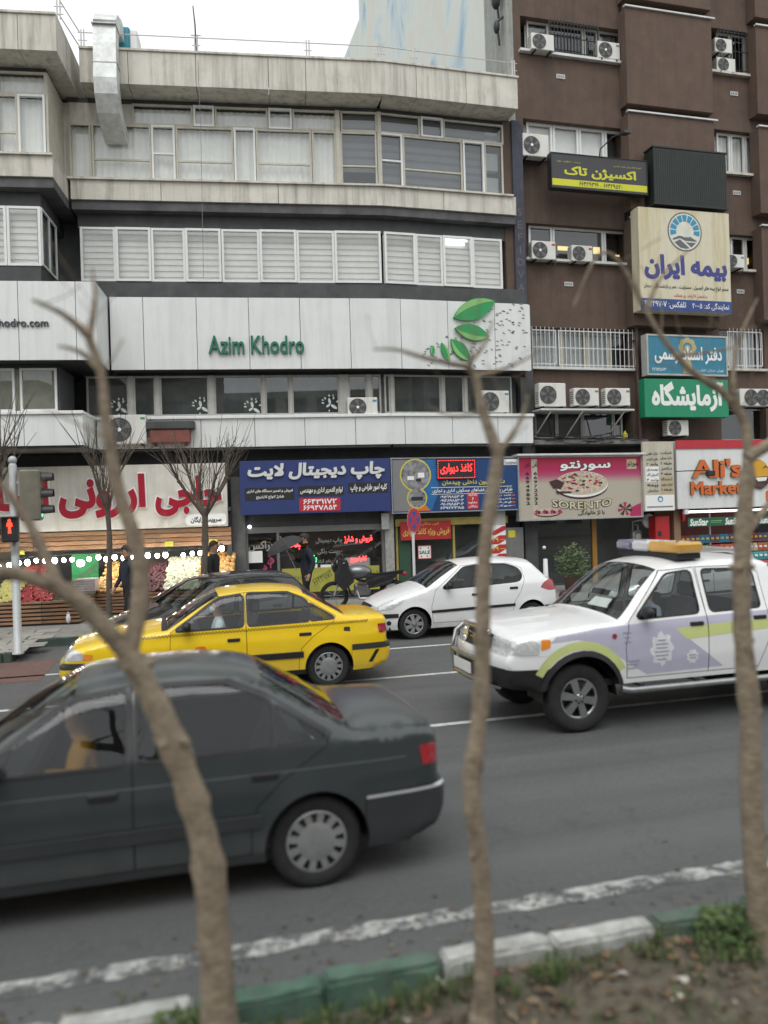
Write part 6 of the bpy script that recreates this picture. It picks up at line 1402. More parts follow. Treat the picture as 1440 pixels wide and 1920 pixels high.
    for sd in (-1, 1):                       # mirrors and handles
        mxx, mz = S['mirror']; my = hw(mxx, mz)
        m = MB(); m.ball((0, 0, 0), .10, 12, 8, 0, (.62, 1.05, .72)); m.tube([(0, 0, -.02), (.02, -sd * .14, -.07)], [.03, .03], 6)
        mo = m.build('wing_mirror', S['mirrormat'], root, (mxx, sd * (my + .11), mz + .05))
        g = MB(); g.add([(.05, sd * -.085, -.05), (.05, sd * .085, -.05), (.05, sd * .085, .055), (.05, sd * -.085, .055)], [(0, 1, 2, 3)]); g.build('mirror_glass', MATS['chrome'], mo)
        for hx, hz in S['handles']:
            hy = hw(hx, hz); h = MB()
            h.bbox(hx - .085, hx + .085, min(sd * (hy - .01), sd * (hy + .018)), max(sd * (hy - .01), sd * (hy + .018)), hz - .022, hz + .022, .006)
            h.build('door_handle', S['handlemat'], root)
    root['_'] = 0; del root['_']
    return root, hw

mat('tyre', (.018, .018, .019), .85, var=.3, scale=20)
mat('black_plastic', (.014, .014, .016), .55, var=.2, scale=8)
mat('cabin', (.035, .035, .038), .8, var=.2)
mat('seat_cloth', (.05, .05, .055), .9, var=.25, scale=30)
mat('chrome', (.62, .63, .64), .15, 1, var=.05)
mat('alloy', (.42, .43, .43), .35, .9, var=.15, scale=9)
mat('hubcap', (.36, .37, .37), .38, .6, var=.15, scale=9)
mat('gap', (.008, .008, .008), .8, var=0)
mat('rubber', (.012, .012, .013), .5, var=0)
CARGLASS = glassm('car_glass', (.55, .59, .59))
CLEARGLASS = glassm('clear_car_glass', (.80, .84, .83))
LAMPGLASS = mat('lamp_glass', (.62, .64, .64), .08, .25, var=.25, scale=30, coat=1)
AMBER = mat('amber', (.75, .25, .03), .15, var=.1, coat=1)
REDLAMP = mat('red_lamp', (.32, .018, .028), .12, var=.15, scale=20, coat=1)
GREYPL = mat('bumper_grey', (.035, .037, .04), .5, var=.15)

GREYTRIM = mat('moulding_edge', (.12, .125, .13), .4, .2, var=.1)
def spec405(paint, mould, bumper, strip, sz0=.555, sz1=.585):
    W = 1.71
    win_f = [(1.46, .945), (2.05, 1.32), (2.36, 1.355), (2.35, .955)]
    win_r = [(2.43, .958), (2.435, 1.366), (2.98, 1.352), (3.18, 1.27), (3.26, 1.215), (3.26, .972)]
    win_q = [(3.295, .975), (3.295, 1.19), (3.60, 1.0), (3.60, .985)]
    d_f = [(1.42, .30), (1.38, .60), (1.40, .925), (2.02, 1.34), (2.388, 1.38), (2.388, .30)]
    d_r = [(2.398, .30), (2.398, 1.382), (3.0, 1.37), (3.22, 1.28), (3.64, 1.01), (3.60, .93), (3.30, .75), (3.14, .60), (3.10, .42), (3.10, .30)]
    RG = [
        dict(name='window', id=1, poly=win_f, mat=CARGLASS, off=-.006, round=.05),
        dict(name='window', id=2, poly=win_r, mat=CARGLASS, off=-.006, round=.04),
        dict(name='quarter_window', poly=win_q, mat=CARGLASS, off=-.006, round=.02),
        dict(name='window_trim', id=1, poly=win_f, ring=.028, mat=MATS['rubber'], off=.002, round=.05),
        dict(name='window_trim', id=2, poly=win_r, ring=.026, mat=MATS['rubber'], off=.002, round=.04),
        dict(name='window_trim', id=3, poly=win_q, ring=.024, mat=MATS['rubber'], off=.002, round=.02),
        dict(name='moulding_trim', poly=[(1.20, .548), (3.17, .548), (3.17, .556), (1.20, .556)], mat=GREYTRIM, off=.012),
        dict(name='side_moulding', poly=[(1.20, .47), (3.17, .47), (3.17, .545), (1.20, .545)], mat=mould, off=.014),
        dict(name='headlight', poly=[(-.02, .63), (.0, .745), (.20, .775), (.30, .72), (.28, .63)], mat=LAMPGLASS, off=.004, round=.03),
        dict(name='indicator', poly=[(.285, .63), (.305, .72), (.42, .70), (.40, .635)], mat=AMBER, off=.004, round=.02),
        dict(name='tail_light', poly=[(4.27, .73), (4.25, .86), (4.50, .86), (4.50, .73)], mat=REDLAMP, off=.004, round=.02),
        dict(name='bumper_strip', id=1, poly=[(3.86, sz0), (4.5, sz0), (4.5, sz1), (3.86, sz1)], mat=strip, off=.012),
        dict(name='bumper_strip', id=2, poly=[(-.1, sz0), (.50, sz0), (.50, sz1), (-.1, sz1)], mat=strip, off=.012),
        dict(name='bumper', id=1, poly=[(3.84, .20), (4.6, .20), (4.6, .60), (3.86, .58)], mat=bumper, off=.008),
        dict(name='bumper', id=2, poly=[(-.2, .1), (.56, .1), (.50, .57), (-.2, .59)], mat=bumper, off=.008),
        dict(name='door_gap', id=1, poly=d_f, ring=.007, mat=MATS['gap'], off=-.003),
        dict(name='door_gap', id=2, poly=d_r, ring=.007, mat=MATS['gap'], off=-.003),
        dict(name='door', id=1, poly=d_f, mat=paint), dict(name='door', id=2, poly=d_r, mat=paint),
        dict(name='sill', poly=[(1.1, .1), (3.3, .1), (3.3, .30), (1.1, .30)], mat=mould, off=0),
    ]
    return dict(W=W, paint=paint, sill=.235, wheels=[.86, 3.53], arch=.345, archz=.31, wr=.302, ww=.185, rim=.205, wstyle='cover', rimmat=MATS['hubcap'],
        top=[(.16, .235, 'bump'), (.04, .30, 'bump'), (-.005, .42, 'bump'), (0, .57, 'bump'), (.05, .60, 'nose'), (.075, .70, 'nose'), (.16, .765, 'hood'), (.5, .845, 'hood'), (1.0, .915, 'hood'), (1.28, .945, 'cowl'), (1.36, .955, 'wind'), (1.70, 1.165, 'wind'), (2.05, 1.355, 'roof'), (2.35, 1.395, 'roof'), (2.75, 1.405, 'roof'), (3.08, 1.375, 'roof'), (3.22, 1.335, 'rear'), (3.50, 1.175, 'rear'), (3.78, 1.015, 'boot'), (3.90, .995, 'boot'), (4.22, .985, 'boot'), (4.36, .97, 'tail'), (4.395, .92, 'tail'), (4.395, .60, 'bumpr'), (4.43, .585, 'bumpr'), (4.435, .42, 'bumpr'), (4.38, .30, 'bumpr'), (4.22, .235, 'bumpr')],
        tags={'bump': ('bumper', bumper), 'nose': ('grille', MATS['black_plastic']), 'lamp': ('headlight', LAMPGLASS), 'hood': ('hood', paint), 'cowl': ('cowl', MATS['black_plastic']), 'wind': ('windscreen', CARGLASS), 'roof': ('roof', paint), 'rear': ('rear_window', CARGLASS), 'boot': ('boot_lid', paint), 'tail': ('tail_panel', paint), 'tl': ('tail_light', REDLAMP), 'bumpr': ('bumper', bumper), 'plate': ('number_plate', MATS['plate'])},
        front=[('nose', 0, 2, .45, 1, 'lamp'), ('tail', .73, .86, .55, 1, 'tl'), ('tail', .64, .80, 0, .3, 'plate')], split=('lamp', 'tl'),
        hw=[(.2, .80), (.30, .825), (.55, .852), (.70, .855), (.775, .848), (.80, .838), (.93, .822), (.96, .812), (1.2, .70), (1.40, .615)],
        plan=[(-.1, .80), (0, .84), (.1, .89), (.3, .95), (.6, .985), (1.1, 1), (3.3, 1), (3.9, .975), (4.2, .94), (4.35, .90), (4.45, .86)],
        R=[(0, .05), (.3, .07), (1.2, .07), (1.5, .05), (2.1, .09), (3.1, .10), (3.4, .08), (4.2, .07), (4.5, .04)], Rk=.85, crown={'bump': .05, 'nose': .06, 'hood': .035, 'cowl': .05, 'wind': .06, 'roof': .045, 'rear': .05, 'boot': .03, 'tail': .03, 'bumpr': .05},
        regions=RG, cabin=(1.42, 3.55), belt=.955, seatx=2.14, mirror=(1.60, .955), mirrormat=MATS['black_plastic'], handles=[(2.22, .775), (3.20, .79)], handlemat=MATS['black_plastic'], grid=.06)

def spec206(paint):
    win_f = [(1.30, .945), (1.80, 1.315), (2.14, 1.35), (2.14, .975)]
    win_r = [(2.22, .98), (2.22, 1.352), (2.72, 1.335), (2.93, 1.25), (2.99, 1.14), (2.95, 1.045), (2.85, 1.01)]
    d_f = [(1.10, .30), (1.07, .60), (1.16, .92), (1.76, 1.345), (2.18, 1.378), (2.18, .30)]
    d_r = [(2.19, .30), (2.19, 1.378), (2.76, 1.36), (3.0, 1.26), (3.03, 1.05), (2.93, .82), (2.78, .60), (2.74, .30)]
    RG = [
        dict(name='window', id=1, poly=win_f, mat=CARGLASS, off=-.006, round=.07), dict(name='window', id=2, poly=win_r, mat=CARGLASS, off=-.006, round=.06),
        dict(name='window_trim', id=1, poly=win_f, ring=.024, mat=MATS['rubber'], off=.002, round=.07), dict(name='window_trim', id=2, poly=win_r, ring=.022, mat=MATS['rubber'], off=.002, round=.06),
        dict(name='side_moulding', poly=[(1.07, .49), (2.80, .53), (2.80, .58), (1.07, .54)], mat=MATS['black_plastic'], off=.012),
        dict(name='headlight', poly=[(-.02, .56), (.02, .655), (.30, .765), (.58, .815), (.50, .72), (.30, .60)], mat=LAMPGLASS, off=.004, round=.04),
        dict(name='tail_light', poly=[(3.36, .86), (3.46, .965), (3.62, 1.02), (3.9, 1.0), (3.9, .80), (3.55, .80)], mat=REDLAMP, off=.005, round=.04),
        dict(name='bumper_strip', id=1, poly=[(-.1, .42), (.42, .44), (.42, .51), (-.1, .51)], mat=MATS['black_plastic'], off=.012),
        dict(name='bumper_strip', id=2, poly=[(3.45, .44), (4, .44), (4, .51), (3.45, .51)], mat=MATS['black_plastic'], off=.012),
        dict(name='fog_lamp', poly=circ(.24, .335, .045, 10), mat=MATS['black_plastic'], off=.004),
        dict(name='door_gap', id=1, poly=d_f, ring=.007, mat=MATS['gap'], off=-.003), dict(name='door_gap', id=2, poly=d_r, ring=.007, mat=MATS['gap'], off=-.003),
        dict(name='door', id=1, poly=d_f, mat=paint), dict(name='door', id=2, poly=d_r, mat=paint),
    ]
    return dict(W=1.65, paint=paint, sill=.20, wheels=[.73, 3.17], arch=.335, archz=.30, wr=.292, ww=.185, rim=.195, wstyle='spoke7', rimmat=MATS['hubcap'],
        top=[(.14, .20, 'bump'), (.02, .28, 'bump'), (-.01, .40, 'bump'), (0, .53, 'nose'), (.05, .625, 'hood'), (.16, .70, 'hood'), (.45, .815, 'hood'), (.85, .93, 'hood'), (1.0, .965, 'wind'), (1.35, 1.175, 'wind'), (1.72, 1.36, 'roof'), (2.0, 1.412, 'roof'), (2.5, 1.43, 'roof'), (2.95, 1.405, 'roof'), (3.27, 1.355, 'rear'), (3.42, 1.21, 'rear'), (3.58, 1.04, 'tail'), (3.70, .985, 'tail'), (3.76, .80, 'tail'), (3.78, .56, 'bumpr'), (3.83, .50, 'bumpr'), (3.82, .34, 'bumpr'), (3.66, .20, 'bumpr')],
        tags={'bump': ('bumper', paint), 'nose': ('grille', MATS['black_plastic']), 'lamp': ('headlight', LAMPGLASS), 'hood': ('hood', paint), 'wind': ('windscreen', CARGLASS), 'roof': ('roof', paint), 'rear': ('rear_window', CARGLASS), 'tail': ('tailgate', paint), 'bumpr': ('bumper', paint)},
        front=[('nose', 0, 2, .6, 1, 'lamp')], split=('lamp',),
        hw=[(.2, .77), (.32, .80), (.60, .825), (.80, .825), (.95, .81), (1.0, .795), (1.2, .70), (1.43, .58)],
        plan=[(-.1, .72), (0, .76), (.1, .83), (.3, .92), (.6, .975), (1.0, 1), (2.9, 1), (3.3, .97), (3.6, .92), (3.8, .86)],
        R=[(0, .10), (.4, .11), (1, .08), (1.4, .06), (1.8, .10), (3.0, .12), (3.4, .12), (3.9, .08)], Rk=.9, crown={'bump': .12, 'nose': .12, 'hood': .06, 'wind': .09, 'roof': .05, 'rear': .07, 'tail': .06, 'bumpr': .08},
        regions=RG, cabin=(1.15, 3.1), belt=.97, seatx=1.95, mirror=(1.40, .955), mirrormat=MATS['black_plastic'], handles=[(1.98, .80), (2.78, .885)], handlemat=MATS['black_plastic'], grid=.06)

def spec_pickup(paint, lilac, lime, emblem):
    win_f = [(1.50, 1.20), (1.98, 1.645), (2.30, 1.675), (2.30, 1.22)]
    win_r = [(2.46, 1.225), (2.46, 1.675), (3.06, 1.66), (3.12, 1.62), (3.12, 1.24)]
    d_f = [(1.36, .56), (1.34, .9), (1.40, 1.17), (1.93, 1.685), (2.36, 1.71), (2.38, 1.2), (2.38, .56)]
    d_r = [(2.39, .56), (2.39, 1.71), (3.12, 1.70), (3.2, 1.62), (3.2, .9), (3.05, .56)]
    wx, wz = .80, .40
    def arcband(r0, r1, a0, a1): return circ(wx, wz, r1, 16, None, RAD(a0), RAD(a1)) + list(reversed(circ(wx, wz, r0, 16, None, RAD(a0), RAD(a1))))
    star = []
    for k in range(24):
        rr = .185 if k % 3 == 0 else (.165 if k % 3 == 1 else .14); a = 2 * math.pi * k / 24; star.append((1.78 + rr * .86 * math.cos(a), .85 + rr * 1.08 * math.sin(a)))
    star2 = [(2.17 + (.085 if k % 2 else .065) * math.cos(k * math.pi / 8), .74 + (.085 if k % 2 else .065) * math.sin(k * math.pi / 8)) for k in range(16)]
    RG = [
        dict(name='window', id=1, poly=win_f, mat=CARGLASS, off=-.006, round=.06), dict(name='window', id=2, poly=win_r, mat=CARGLASS, off=-.006, round=.05),
        dict(name='window_trim', id=1, poly=win_f, ring=.022, mat=MATS['rubber'], off=.002, round=.06), dict(name='window_trim', id=2, poly=win_r, ring=.022, mat=MATS['rubber'], off=.002, round=.05),
        dict(name='headlight', poly=[(-.03, .885), (0, 1.03), (.24, 1.055), (.33, 1.0), (.31, .885)], mat=LAMPGLASS, off=.004, round=.03),
        dict(name='indicator', poly=[(.335, .93), (.345, 1.045), (.45, 1.04), (.44, .955)], mat=AMBER, off=.004, round=.02),
        dict(name='fender_flare', poly=arcband(.40, .50, -5, 185), mat=MATS['black_plastic'], off=.03),
        dict(name='livery_stripe', id=1, poly=arcband(.51, .60, 28, 152), mat=lime, off=.003),
        dict(name='livery_emblem', id=2, poly=star2, mat=emblem, off=.003), dict(name='livery_emblem', id=1, poly=star, mat=emblem, off=.003),
        dict(name='bumper', id=1, poly=[(-.2, .735), (.40, .735), (.40, .865), (-.2, .865)], mat=paint, off=.01),
        dict(name='bumper_apron', id=2, poly=[(-.2, .2), (.45, .2), (.45, .73), (-.2, .73)], mat=MATS['black_plastic'], off=.006),
        dict(name='door_gap', id=1, poly=d_f, ring=.008, mat=MATS['gap'], off=-.003), dict(name='door_gap', id=2, poly=d_r, ring=.008, mat=MATS['gap'], off=-.003),
        dict(name='livery_stripe', id=2, poly=[(1.97, 1.06), (3.4, 1.125), (3.4, 1.0), (2.10, .935)], mat=lime, off=.002),
        dict(name='livery_panel', poly=[(.44, 1.0), (.52, 1.065), (1.0, 1.12), (1.9, 1.165), (3.4, 1.20), (3.4, 1.13), (1.96, 1.065), (2.58, .60), (1.60, .58), (1.25, .80), (1.0, .97), (.75, 1.02)], mat=lilac, off=.0015),
        dict(name='door', id=1, poly=d_f, mat=paint), dict(name='door', id=2, poly=d_r, mat=paint),
    ]
    return dict(W=1.82, paint=paint, sill=.50, wheels=[.80, 3.75], arch=.44, archz=.40, wr=.37, ww=.26, rim=.225, wstyle='spoke6', rimmat=MATS['alloy'],
        top=[(.20, .50, 'apron'), (.05, .54, 'apron'), (0, .65, 'apron'), (-.01, .735, 'bump'), (-.02, .80, 'bump'), (.0, .865, 'nose'), (.03, .90, 'nose'), (.05, 1.03, 'hood'), (.14, 1.075, 'hood'), (.5, 1.125, 'hood'), (1.0, 1.165, 'hood'), (1.30, 1.19, 'wind'), (1.62, 1.47, 'wind'), (1.93, 1.70, 'roof'), (2.2, 1.765, 'roof'), (2.7, 1.785, 'roof'), (3.15, 1.77, 'roof'), (3.38, 1.72, 'rear'), (3.44, 1.45, 'rear'), (3.48, 1.20, 'bed'), (3.56, 1.175, 'bed'), (4.8, 1.19, 'bed'), (4.86, 1.17, 'tail'), (4.88, .75, 'bumpr'), (4.97, .72, 'bumpr'), (4.97, .58, 'bumpr'), (4.85, .50, 'bumpr')],
        tags={'apron': ('bumper_apron', MATS['black_plastic']), 'bump': ('bumper', paint), 'nose': ('grille', MATS['black_plastic']), 'lamp': ('headlight', LAMPGLASS), 'hood': ('hood', paint), 'wind': ('windscreen', CARGLASS), 'roof': ('roof', paint), 'rear': ('rear_window', CARGLASS), 'bed': ('bed_cover', MATS['black_plastic']), 'tail': ('tailgate', paint), 'bumpr': ('bumper', MATS['black_plastic'])},
        front=[('nose', 0, 2, .58, 1, 'lamp')], split=('lamp',),
        hw=[(.3, .82), (.5, .86), (.75, .895), (.95, .90), (1.10, .89), (1.19, .865), (1.22, .85), (1.5, .75), (1.78, .66)],
        plan=[(-.1, .85), (0, .89), (.12, .94), (.3, .975), (.6, 1), (4.6, 1), (4.9, .97), (5, .95)],
        R=[(0, .06), (.3, .10), (1.2, .09), (1.5, .06), (2.0, .10), (3.2, .09), (3.5, .03), (5, .03)], Rk=.9, crown={'apron': .08, 'bump': .10, 'nose': .06, 'hood': .06, 'wind': .08, 'roof': .05, 'rear': .03, 'bed': .0, 'tail': .02, 'bumpr': .03},
        regions=RG, cabin=(1.40, 3.3), belt=1.21, seatx=2.05, mirror=(1.58, 1.22), mirrormat=MATS['black_plastic'], handles=[(2.24, 1.10), (3.08, 1.12)], handlemat=MATS['black_plastic'], grid=.06, flare=.03, win=.0)
# ------------------------------------------------------------------ trees on this side (near, bare) and across the road (pollarded)
def bez(pts, n=6):
    out = []; P = [Vector(p) for p in pts]; k = len(P)
    for i in range(k - 1):
        p0, p1, p2, p3 = P[max(i - 1, 0)], P[i], P[i + 1], P[min(i + 2, k - 1)]
        for j in range(n):
            t = j / n; out.append(.5 * ((2 * p1) + (p2 - p0) * t + (2 * p0 - 5 * p1 + 4 * p2 - p3) * t * t + (3 * p1 - p0 - 3 * p2 + p3) * t ** 3))
    out.append(P[-1]); return out
def limb(mb, pts, r0, r1, seed, n=12, knob=.10, sub=5):
    path = bez(pts, sub); k = len(path); rr = random.Random(seed); rad = []
    for i in range(k):
        t = i / (k - 1); r = r0 + (r1 - r0) * t; rad.append(r * (1 + knob * (rr.random() - .4) + .10 * (math.sin(i * 1.7 + seed) > .75)))
    o = len(mb.v); mb.tube(path, rad, n)
    for q in range(o, len(mb.v)):                # bark lumps
        v = mb.v[q]; mb.v[q] = (v[0] + rr.uniform(-1, 1) * r1 * .05, v[1] + rr.uniform(-1, 1) * r1 * .05, v[2])
    return path
def px_path(lst, Y):
    out = []
    for q in lst: out.append(at(q[0], q[1], Y + (q[2] if len(q) > 2 else 0)))
    return out
def near_tree(label, Y, trunk, r0, r1, limbs, seed):
    tp = px_path(trunk, Y); base = Vector((tp[0].x, tp[0].y, soil_h(tp[0].x, tp[0].y) - .05)); tp[0] = base
    root = thing('street_tree', label, 'tree', tuple(base), 0, 'bare trees in the near planting strip')
    loc = lambda ps: [p - base for p in ps]
    mb = MB(); mb.tube([Vector((0, 0, -.05)), Vector((0, 0, .06)) + (tp[1] - base).normalized() * .02, (tp[1] - base) * .22], [r0 * 1.55, r0 * 1.25, r0 * 1.02], 14)
    path = limb(mb, loc(tp), r0, r1, seed, 14, .2); rk = random.Random(seed)
    for k in range(7):                          # knots and pruning stubs
        i = rk.randrange(3, len(path) - 2); a = rk.uniform(0, 6.28); d = Vector((math.cos(a), math.sin(a), .35)).normalized(); rr_ = r0 + (r1 - r0) * i / len(path)
        mb.tube([path[i] + d * rr_ * .5, path[i] + d * rr_ * rk.uniform(1.15, 1.6)], [rr_ * .5, rr_ * .33], 7)
    mb.build('trunk', BARK, root)
    for i, (pts, a, b, tw) in enumerate(limbs):
        lp = loc(px_path(pts, Y)); mb = MB(); path = limb(mb, lp, a, b, seed + i + 1, 10)
        rr = random.Random(seed * 7 + i)
        for k in range(tw):
            s = path[int(len(path) * rr.uniform(.25, .98)) - 1]; d = Vector((rr.gauss(0, .7), rr.gauss(0, .5), abs(rr.gauss(.5, .5)))).normalized(); L = rr.uniform(.10, .32)
            mb.tube([s, s + d * L * .5 + Vector((0, 0, .02)), s + d * L + Vector((rr.gauss(0, .03), 0, .05))], [b * .45, b * .3, .003], 5)
        mb.build('branch', BARK, root)
near_tree('bare leaning tree trunk at the left in front of the dark car', 3.62,
    [(415, 1905), (402, 1760), (385, 1590), (345, 1450), (292, 1320), (238, 1225)], .076, .050,
    [([(238, 1232), (262, 1130, .02), (258, 1030, .04), (222, 920, .06), (200, 800, .05), (190, 700, .05), (165, 625, .03)], .042, .014, 9),
     ([(165, 628, .03), (120, 590, .0), (60, 562, -.02)], .020, .006, 2), ([(185, 690, .05), (150, 660, .1), (108, 648, .12)], .016, .005, 1), ([(168, 632, .03), (178, 560, .06), (172, 500, .1)], .016, .004, 2),
     ([(240, 1228), (160, 1138, -.05), (90, 1092, -.08), (0, 1070, -.10), (-60, 1055, -.1)], .042, .024, 4), ([(110, 1102, -.07), (70, 1010, .0), (20, 930, .02), (-30, 880, 0)], .026, .010, 5)], 11)
near_tree('slender bare tree trunk in the middle of the picture', 3.55,
    [(905, 1935), (908, 1780), (898, 1600), (884, 1480), (900, 1330), (905, 1180), (908, 1040), (935, 850)], .050, .030,
    [([(935, 855), (905, 770, .02), (890, 705, .03), (868, 684, .02)], .028, .013, 4), ([(868, 686, .02), (800, 672, -.02), (745, 656, -.05), (700, 655, -.06)], .014, .004, 2), ([(872, 690, .02), (905, 650, .05), (925, 600, .1)], .013, .004, 2), ([(890, 705, .03), (950, 690, .1), (1010, 660, .14)], .013, .004, 2), ([(935, 852), (975, 790, -.04), (990, 740, -.05)], .015, .006, 4), ([(906, 770, .02), (850, 780, .1), (800, 760, .15)], .009, .003, 1)], 23)
near_tree('bare tree trunk at the right picture edge with a forked crown', 3.72,
    [(1432, 1770), (1418, 1640), (1408, 1480), (1406, 1340), (1392, 1180), (1392, 1040), (1402, 880)], .064, .040,
    [([(1402, 885), (1398, 800, .02), (1360, 740, .03), (1290, 690, .05), (1240, 630, .06), (1205, 570, .08)], .030, .010, 8), ([(1205, 572, .08), (1160, 490, .08), (1120, 480, .08), (1075, 575, .05)], .014, .004, 1), ([(1265, 665, .05), (1320, 662, .1), (1392, 648, .14)], .012, .004, 1), ([(1215, 580, .08), (1240, 520, .12), (1290, 470, .16)], .011, .004, 1), ([(1400, 860), (1440, 835, -.02), (1500, 800, -.05)], .036, .026, 2), ([(1395, 800, .02), (1375, 720, .0), (1385, 640, .02), (1420, 560, .03)], .016, .005, 5), ([(1398, 1000), (1430, 960, .03), (1480, 900, .05)], .026, .014, 1)], 37)
def pollard(px, pyb, pyt, Y, label, seed, sp=1.0, twigs=60, r=.075, h=1.9):
    b = at(px, pyb, Y); top = at(px + 4, pyt, Y); b.z = .14; t = thing('street_tree', label, 'tree', tuple(b), 0, 'pollarded trees on the far pavement'); rr = random.Random(seed)
    H = top.z - .14; m = MB(); m.tube([(0, 0, -.1), (0, 0, .05), (.02, 0, .3)], [r * 1.5, r * 1.2, r], 10); limb(m, [(0, 0, .2), (rr.uniform(-.08, .08), 0, H * .4), (rr.uniform(-.1, .1), .03, H * .75), (.02, 0, H)], r, r * .8, seed, 10); m.build('trunk', BARK2, t)
    m = MB(); heads = []
    for k in range(6):
        a = 2 * math.pi * k / 6 + rr.random(); o = Vector((math.cos(a), math.sin(a), 0)); p = [Vector((.02, 0, H - .1)), Vector((0, 0, H + .25)) + o * .22 * sp, Vector((0, 0, H + .62 + .2 * rr.random())) + o * .48 * sp]
        limb(m, p, r * .55, r * .33, seed + k, 8); m.ball(tuple(p[-1]), r * .55, 7, 5); heads += [p[1], p[2], p[2]]
    m.build('limbs', BARK2, t)
    m = MB()
    for k in range(twigs):
        s = rr.choice(heads); d = Vector((s.x * 1.2 + rr.gauss(0, .35), s.y * 1.2 + rr.gauss(0, .35), 1.0 + rr.random() * .6)).normalized(); L = h * rr.uniform(.35, .75)
        m.tube([s, s + d * L * .5 + Vector((rr.gauss(0, .04), rr.gauss(0, .04), 0)), s + d * L + Vector((rr.gauss(0, .08), rr.gauss(0, .08), .1))], [.013, .009, .004], 4)
        if rr.random() < .5:
            q = s + d * L * .5; m.tube([q, q + Vector((rr.gauss(0, .18), rr.gauss(0, .15), .28))], [.007, .003], 4)
    o = m.build('crown', BARK2, t)
pollard(388, 1150, 960, 17.6, 'pollarded bare tree with a spread of twigs in front of the potato heap', 3, 1.1, 80)
pollard(205, 1160, 950, 17.9, 'slim pollarded bare tree in front of the golden onions', 5, .75, 46, .06)
pollard(-14, 1190, 930, 17.2, 'bare tree with twigs cut off by the left picture edge', 8, 1.0, 60, .06)

# ------------------------------------------------------------------ traffic signal, no-stopping sign, posts
GREYP = mat('pole_grey', (.42, .44, .44), .5, .2, var=.12, streak=.3, streakcol=(.22, .22, .2))
p0 = ground(34, 1226, .14); ts = thing('traffic_signal', 'grey traffic signal pole with a glowing red pedestrian figure on the far kerb', 'traffic light', (p0.x, p0.y, .14), 0)
m = MB(); m.lathe([(.10, 0), (.10, .03), (.07, .05), (.068, 3.32), (.055, 3.36), (0, 3.37)], 14); m.ball((0, 0, 3.42), .075, 10, 7); m.build('pole', GREYP, ts)
SB = mat('signal_body', (.025, .027, .027), .5, var=.1); OLIVE = mat('signal_back', (.16, .15, .12), .6, var=.2)
m = MB(); m.bbox(-.18, .10, -.22, -.07, 1.98, 2.42, .02); pd = m.build('pedestrian_head', SB, ts)
RM = emis('red_man', (1, .035, .015), 3); m = MB()
m.prism(circ(-.04, 2.355, .026, 10), -.226, -.222); m.prism([(-.075, 2.325), (-.005, 2.325), (.01, 2.25), (-.012, 2.25), (-.018, 2.29), (-.02, 2.20), (-.015, 2.13), (-.036, 2.13), (-.04, 2.19), (-.044, 2.13), (-.065, 2.13), (-.06, 2.20), (-.062, 2.29), (-.068, 2.25), (-.09, 2.25)], -.226, -.222); m.build('lit_figure', RM, pd)
m = MB(); m.box(-.19, .11, -.30, -.22, 2.41, 2.425); m.box(-.19, -.178, -.30, -.22, 2.12, 2.42); m.build('visor', SB, pd); m = MB(); m.prism([(-.14, 2.0), (.06, 2.0), (.06, 2.09), (-.14, 2.09)], -.224, -.2215); m.build('dark_lens', DARKMET, pd)
m = MB(); m.bbox(.12, .46, -.16, .20, 2.34, 3.24, .03); vh = m.build('vehicle_head', OLIVE, ts)
for k in range(3):
    zc = 2.50 + k * .29; m = MB(); vs = []
    for j in range(13):
        a = RAD(-20) + RAD(220) * j / 12; vs += [(.46, .02 + .125 * math.cos(a), zc + .125 * math.sin(a)), (.66, .02 + .13 * math.cos(a), zc + .10 * math.sin(a) + .01)]
    m.add(vs, [(2 * i, 2 * i + 2, 2 * i + 3, 2 * i + 1) for i in range(12)], 0, True); m.build('visor', SB, vh)
    m = MB(); m.lathe([(0, 0), (.10, 0), (.11, -.01)], 14, (.465, .02, zc), 'x'); m.build('lens', emis('lens_green', (.1, 1, .4), 1.2) if k == 0 else DARKMET, vh)
m = MB(); m.box(.05, .14, -.03, .03, 2.5, 2.55); m.box(.05, .14, -.03, .03, 3.0, 3.05); m.build('bracket', GREYP, ts)
# no-stopping sign
pn = at(780, 1120, 17.3); ns = thing('no_stopping_sign', 'round red and blue no-stopping sign on a white pole behind the white hatchback', 'road sign', (pn.x, 17.3, .14), RAD(38))
zc = at(778, 975, 17.3).z - .14; m = MB(); m.tube([(0, .03, 0), (0, .03, zc + .1)], .032, 10); m.build('pole', mat('pole_white', (.62, .63, .62), .5, var=.1), ns)
def disc(r0, r1, m_, y, a0=0, a1=360, n=32, name='sign_face'):
    mb = MB(); P = circ(0, zc, r1, n, None, RAD(a0), RAD(a1))
    if r0: mb.prism(P + list(reversed(circ(0, zc, r0, n, None, RAD(a0), RAD(a1)))), y, y + .002)
    else: mb.prism(P, y, y + .004)
    return mb.build(name, m_, ns)
SR = flat('sign_red', (.44, .03, .05)); SBL = flat('sign_blue_face', (.03, .07, .36))
disc(0, .275, mat('sign_rim', (.45, .28, .26), .4), -.008, name='rim'); disc(0, .262, SR, -.012)
for a in (0, 90, 180, 270):
    mb = MB(); a0, a1 = RAD(a - 27), RAD(a + 27); P = [(.065 * math.cos(RAD(a)), zc + .065 * math.sin(RAD(a)))] + [(.195 * math.cos(a0 + (a1 - a0) * k / 8), zc + .195 * math.sin(a0 + (a1 - a0) * k / 8)) for k in range(9)]; mb.prism(P, -.0155, -.0125); mb.build('blue_segment', SBL, ns)
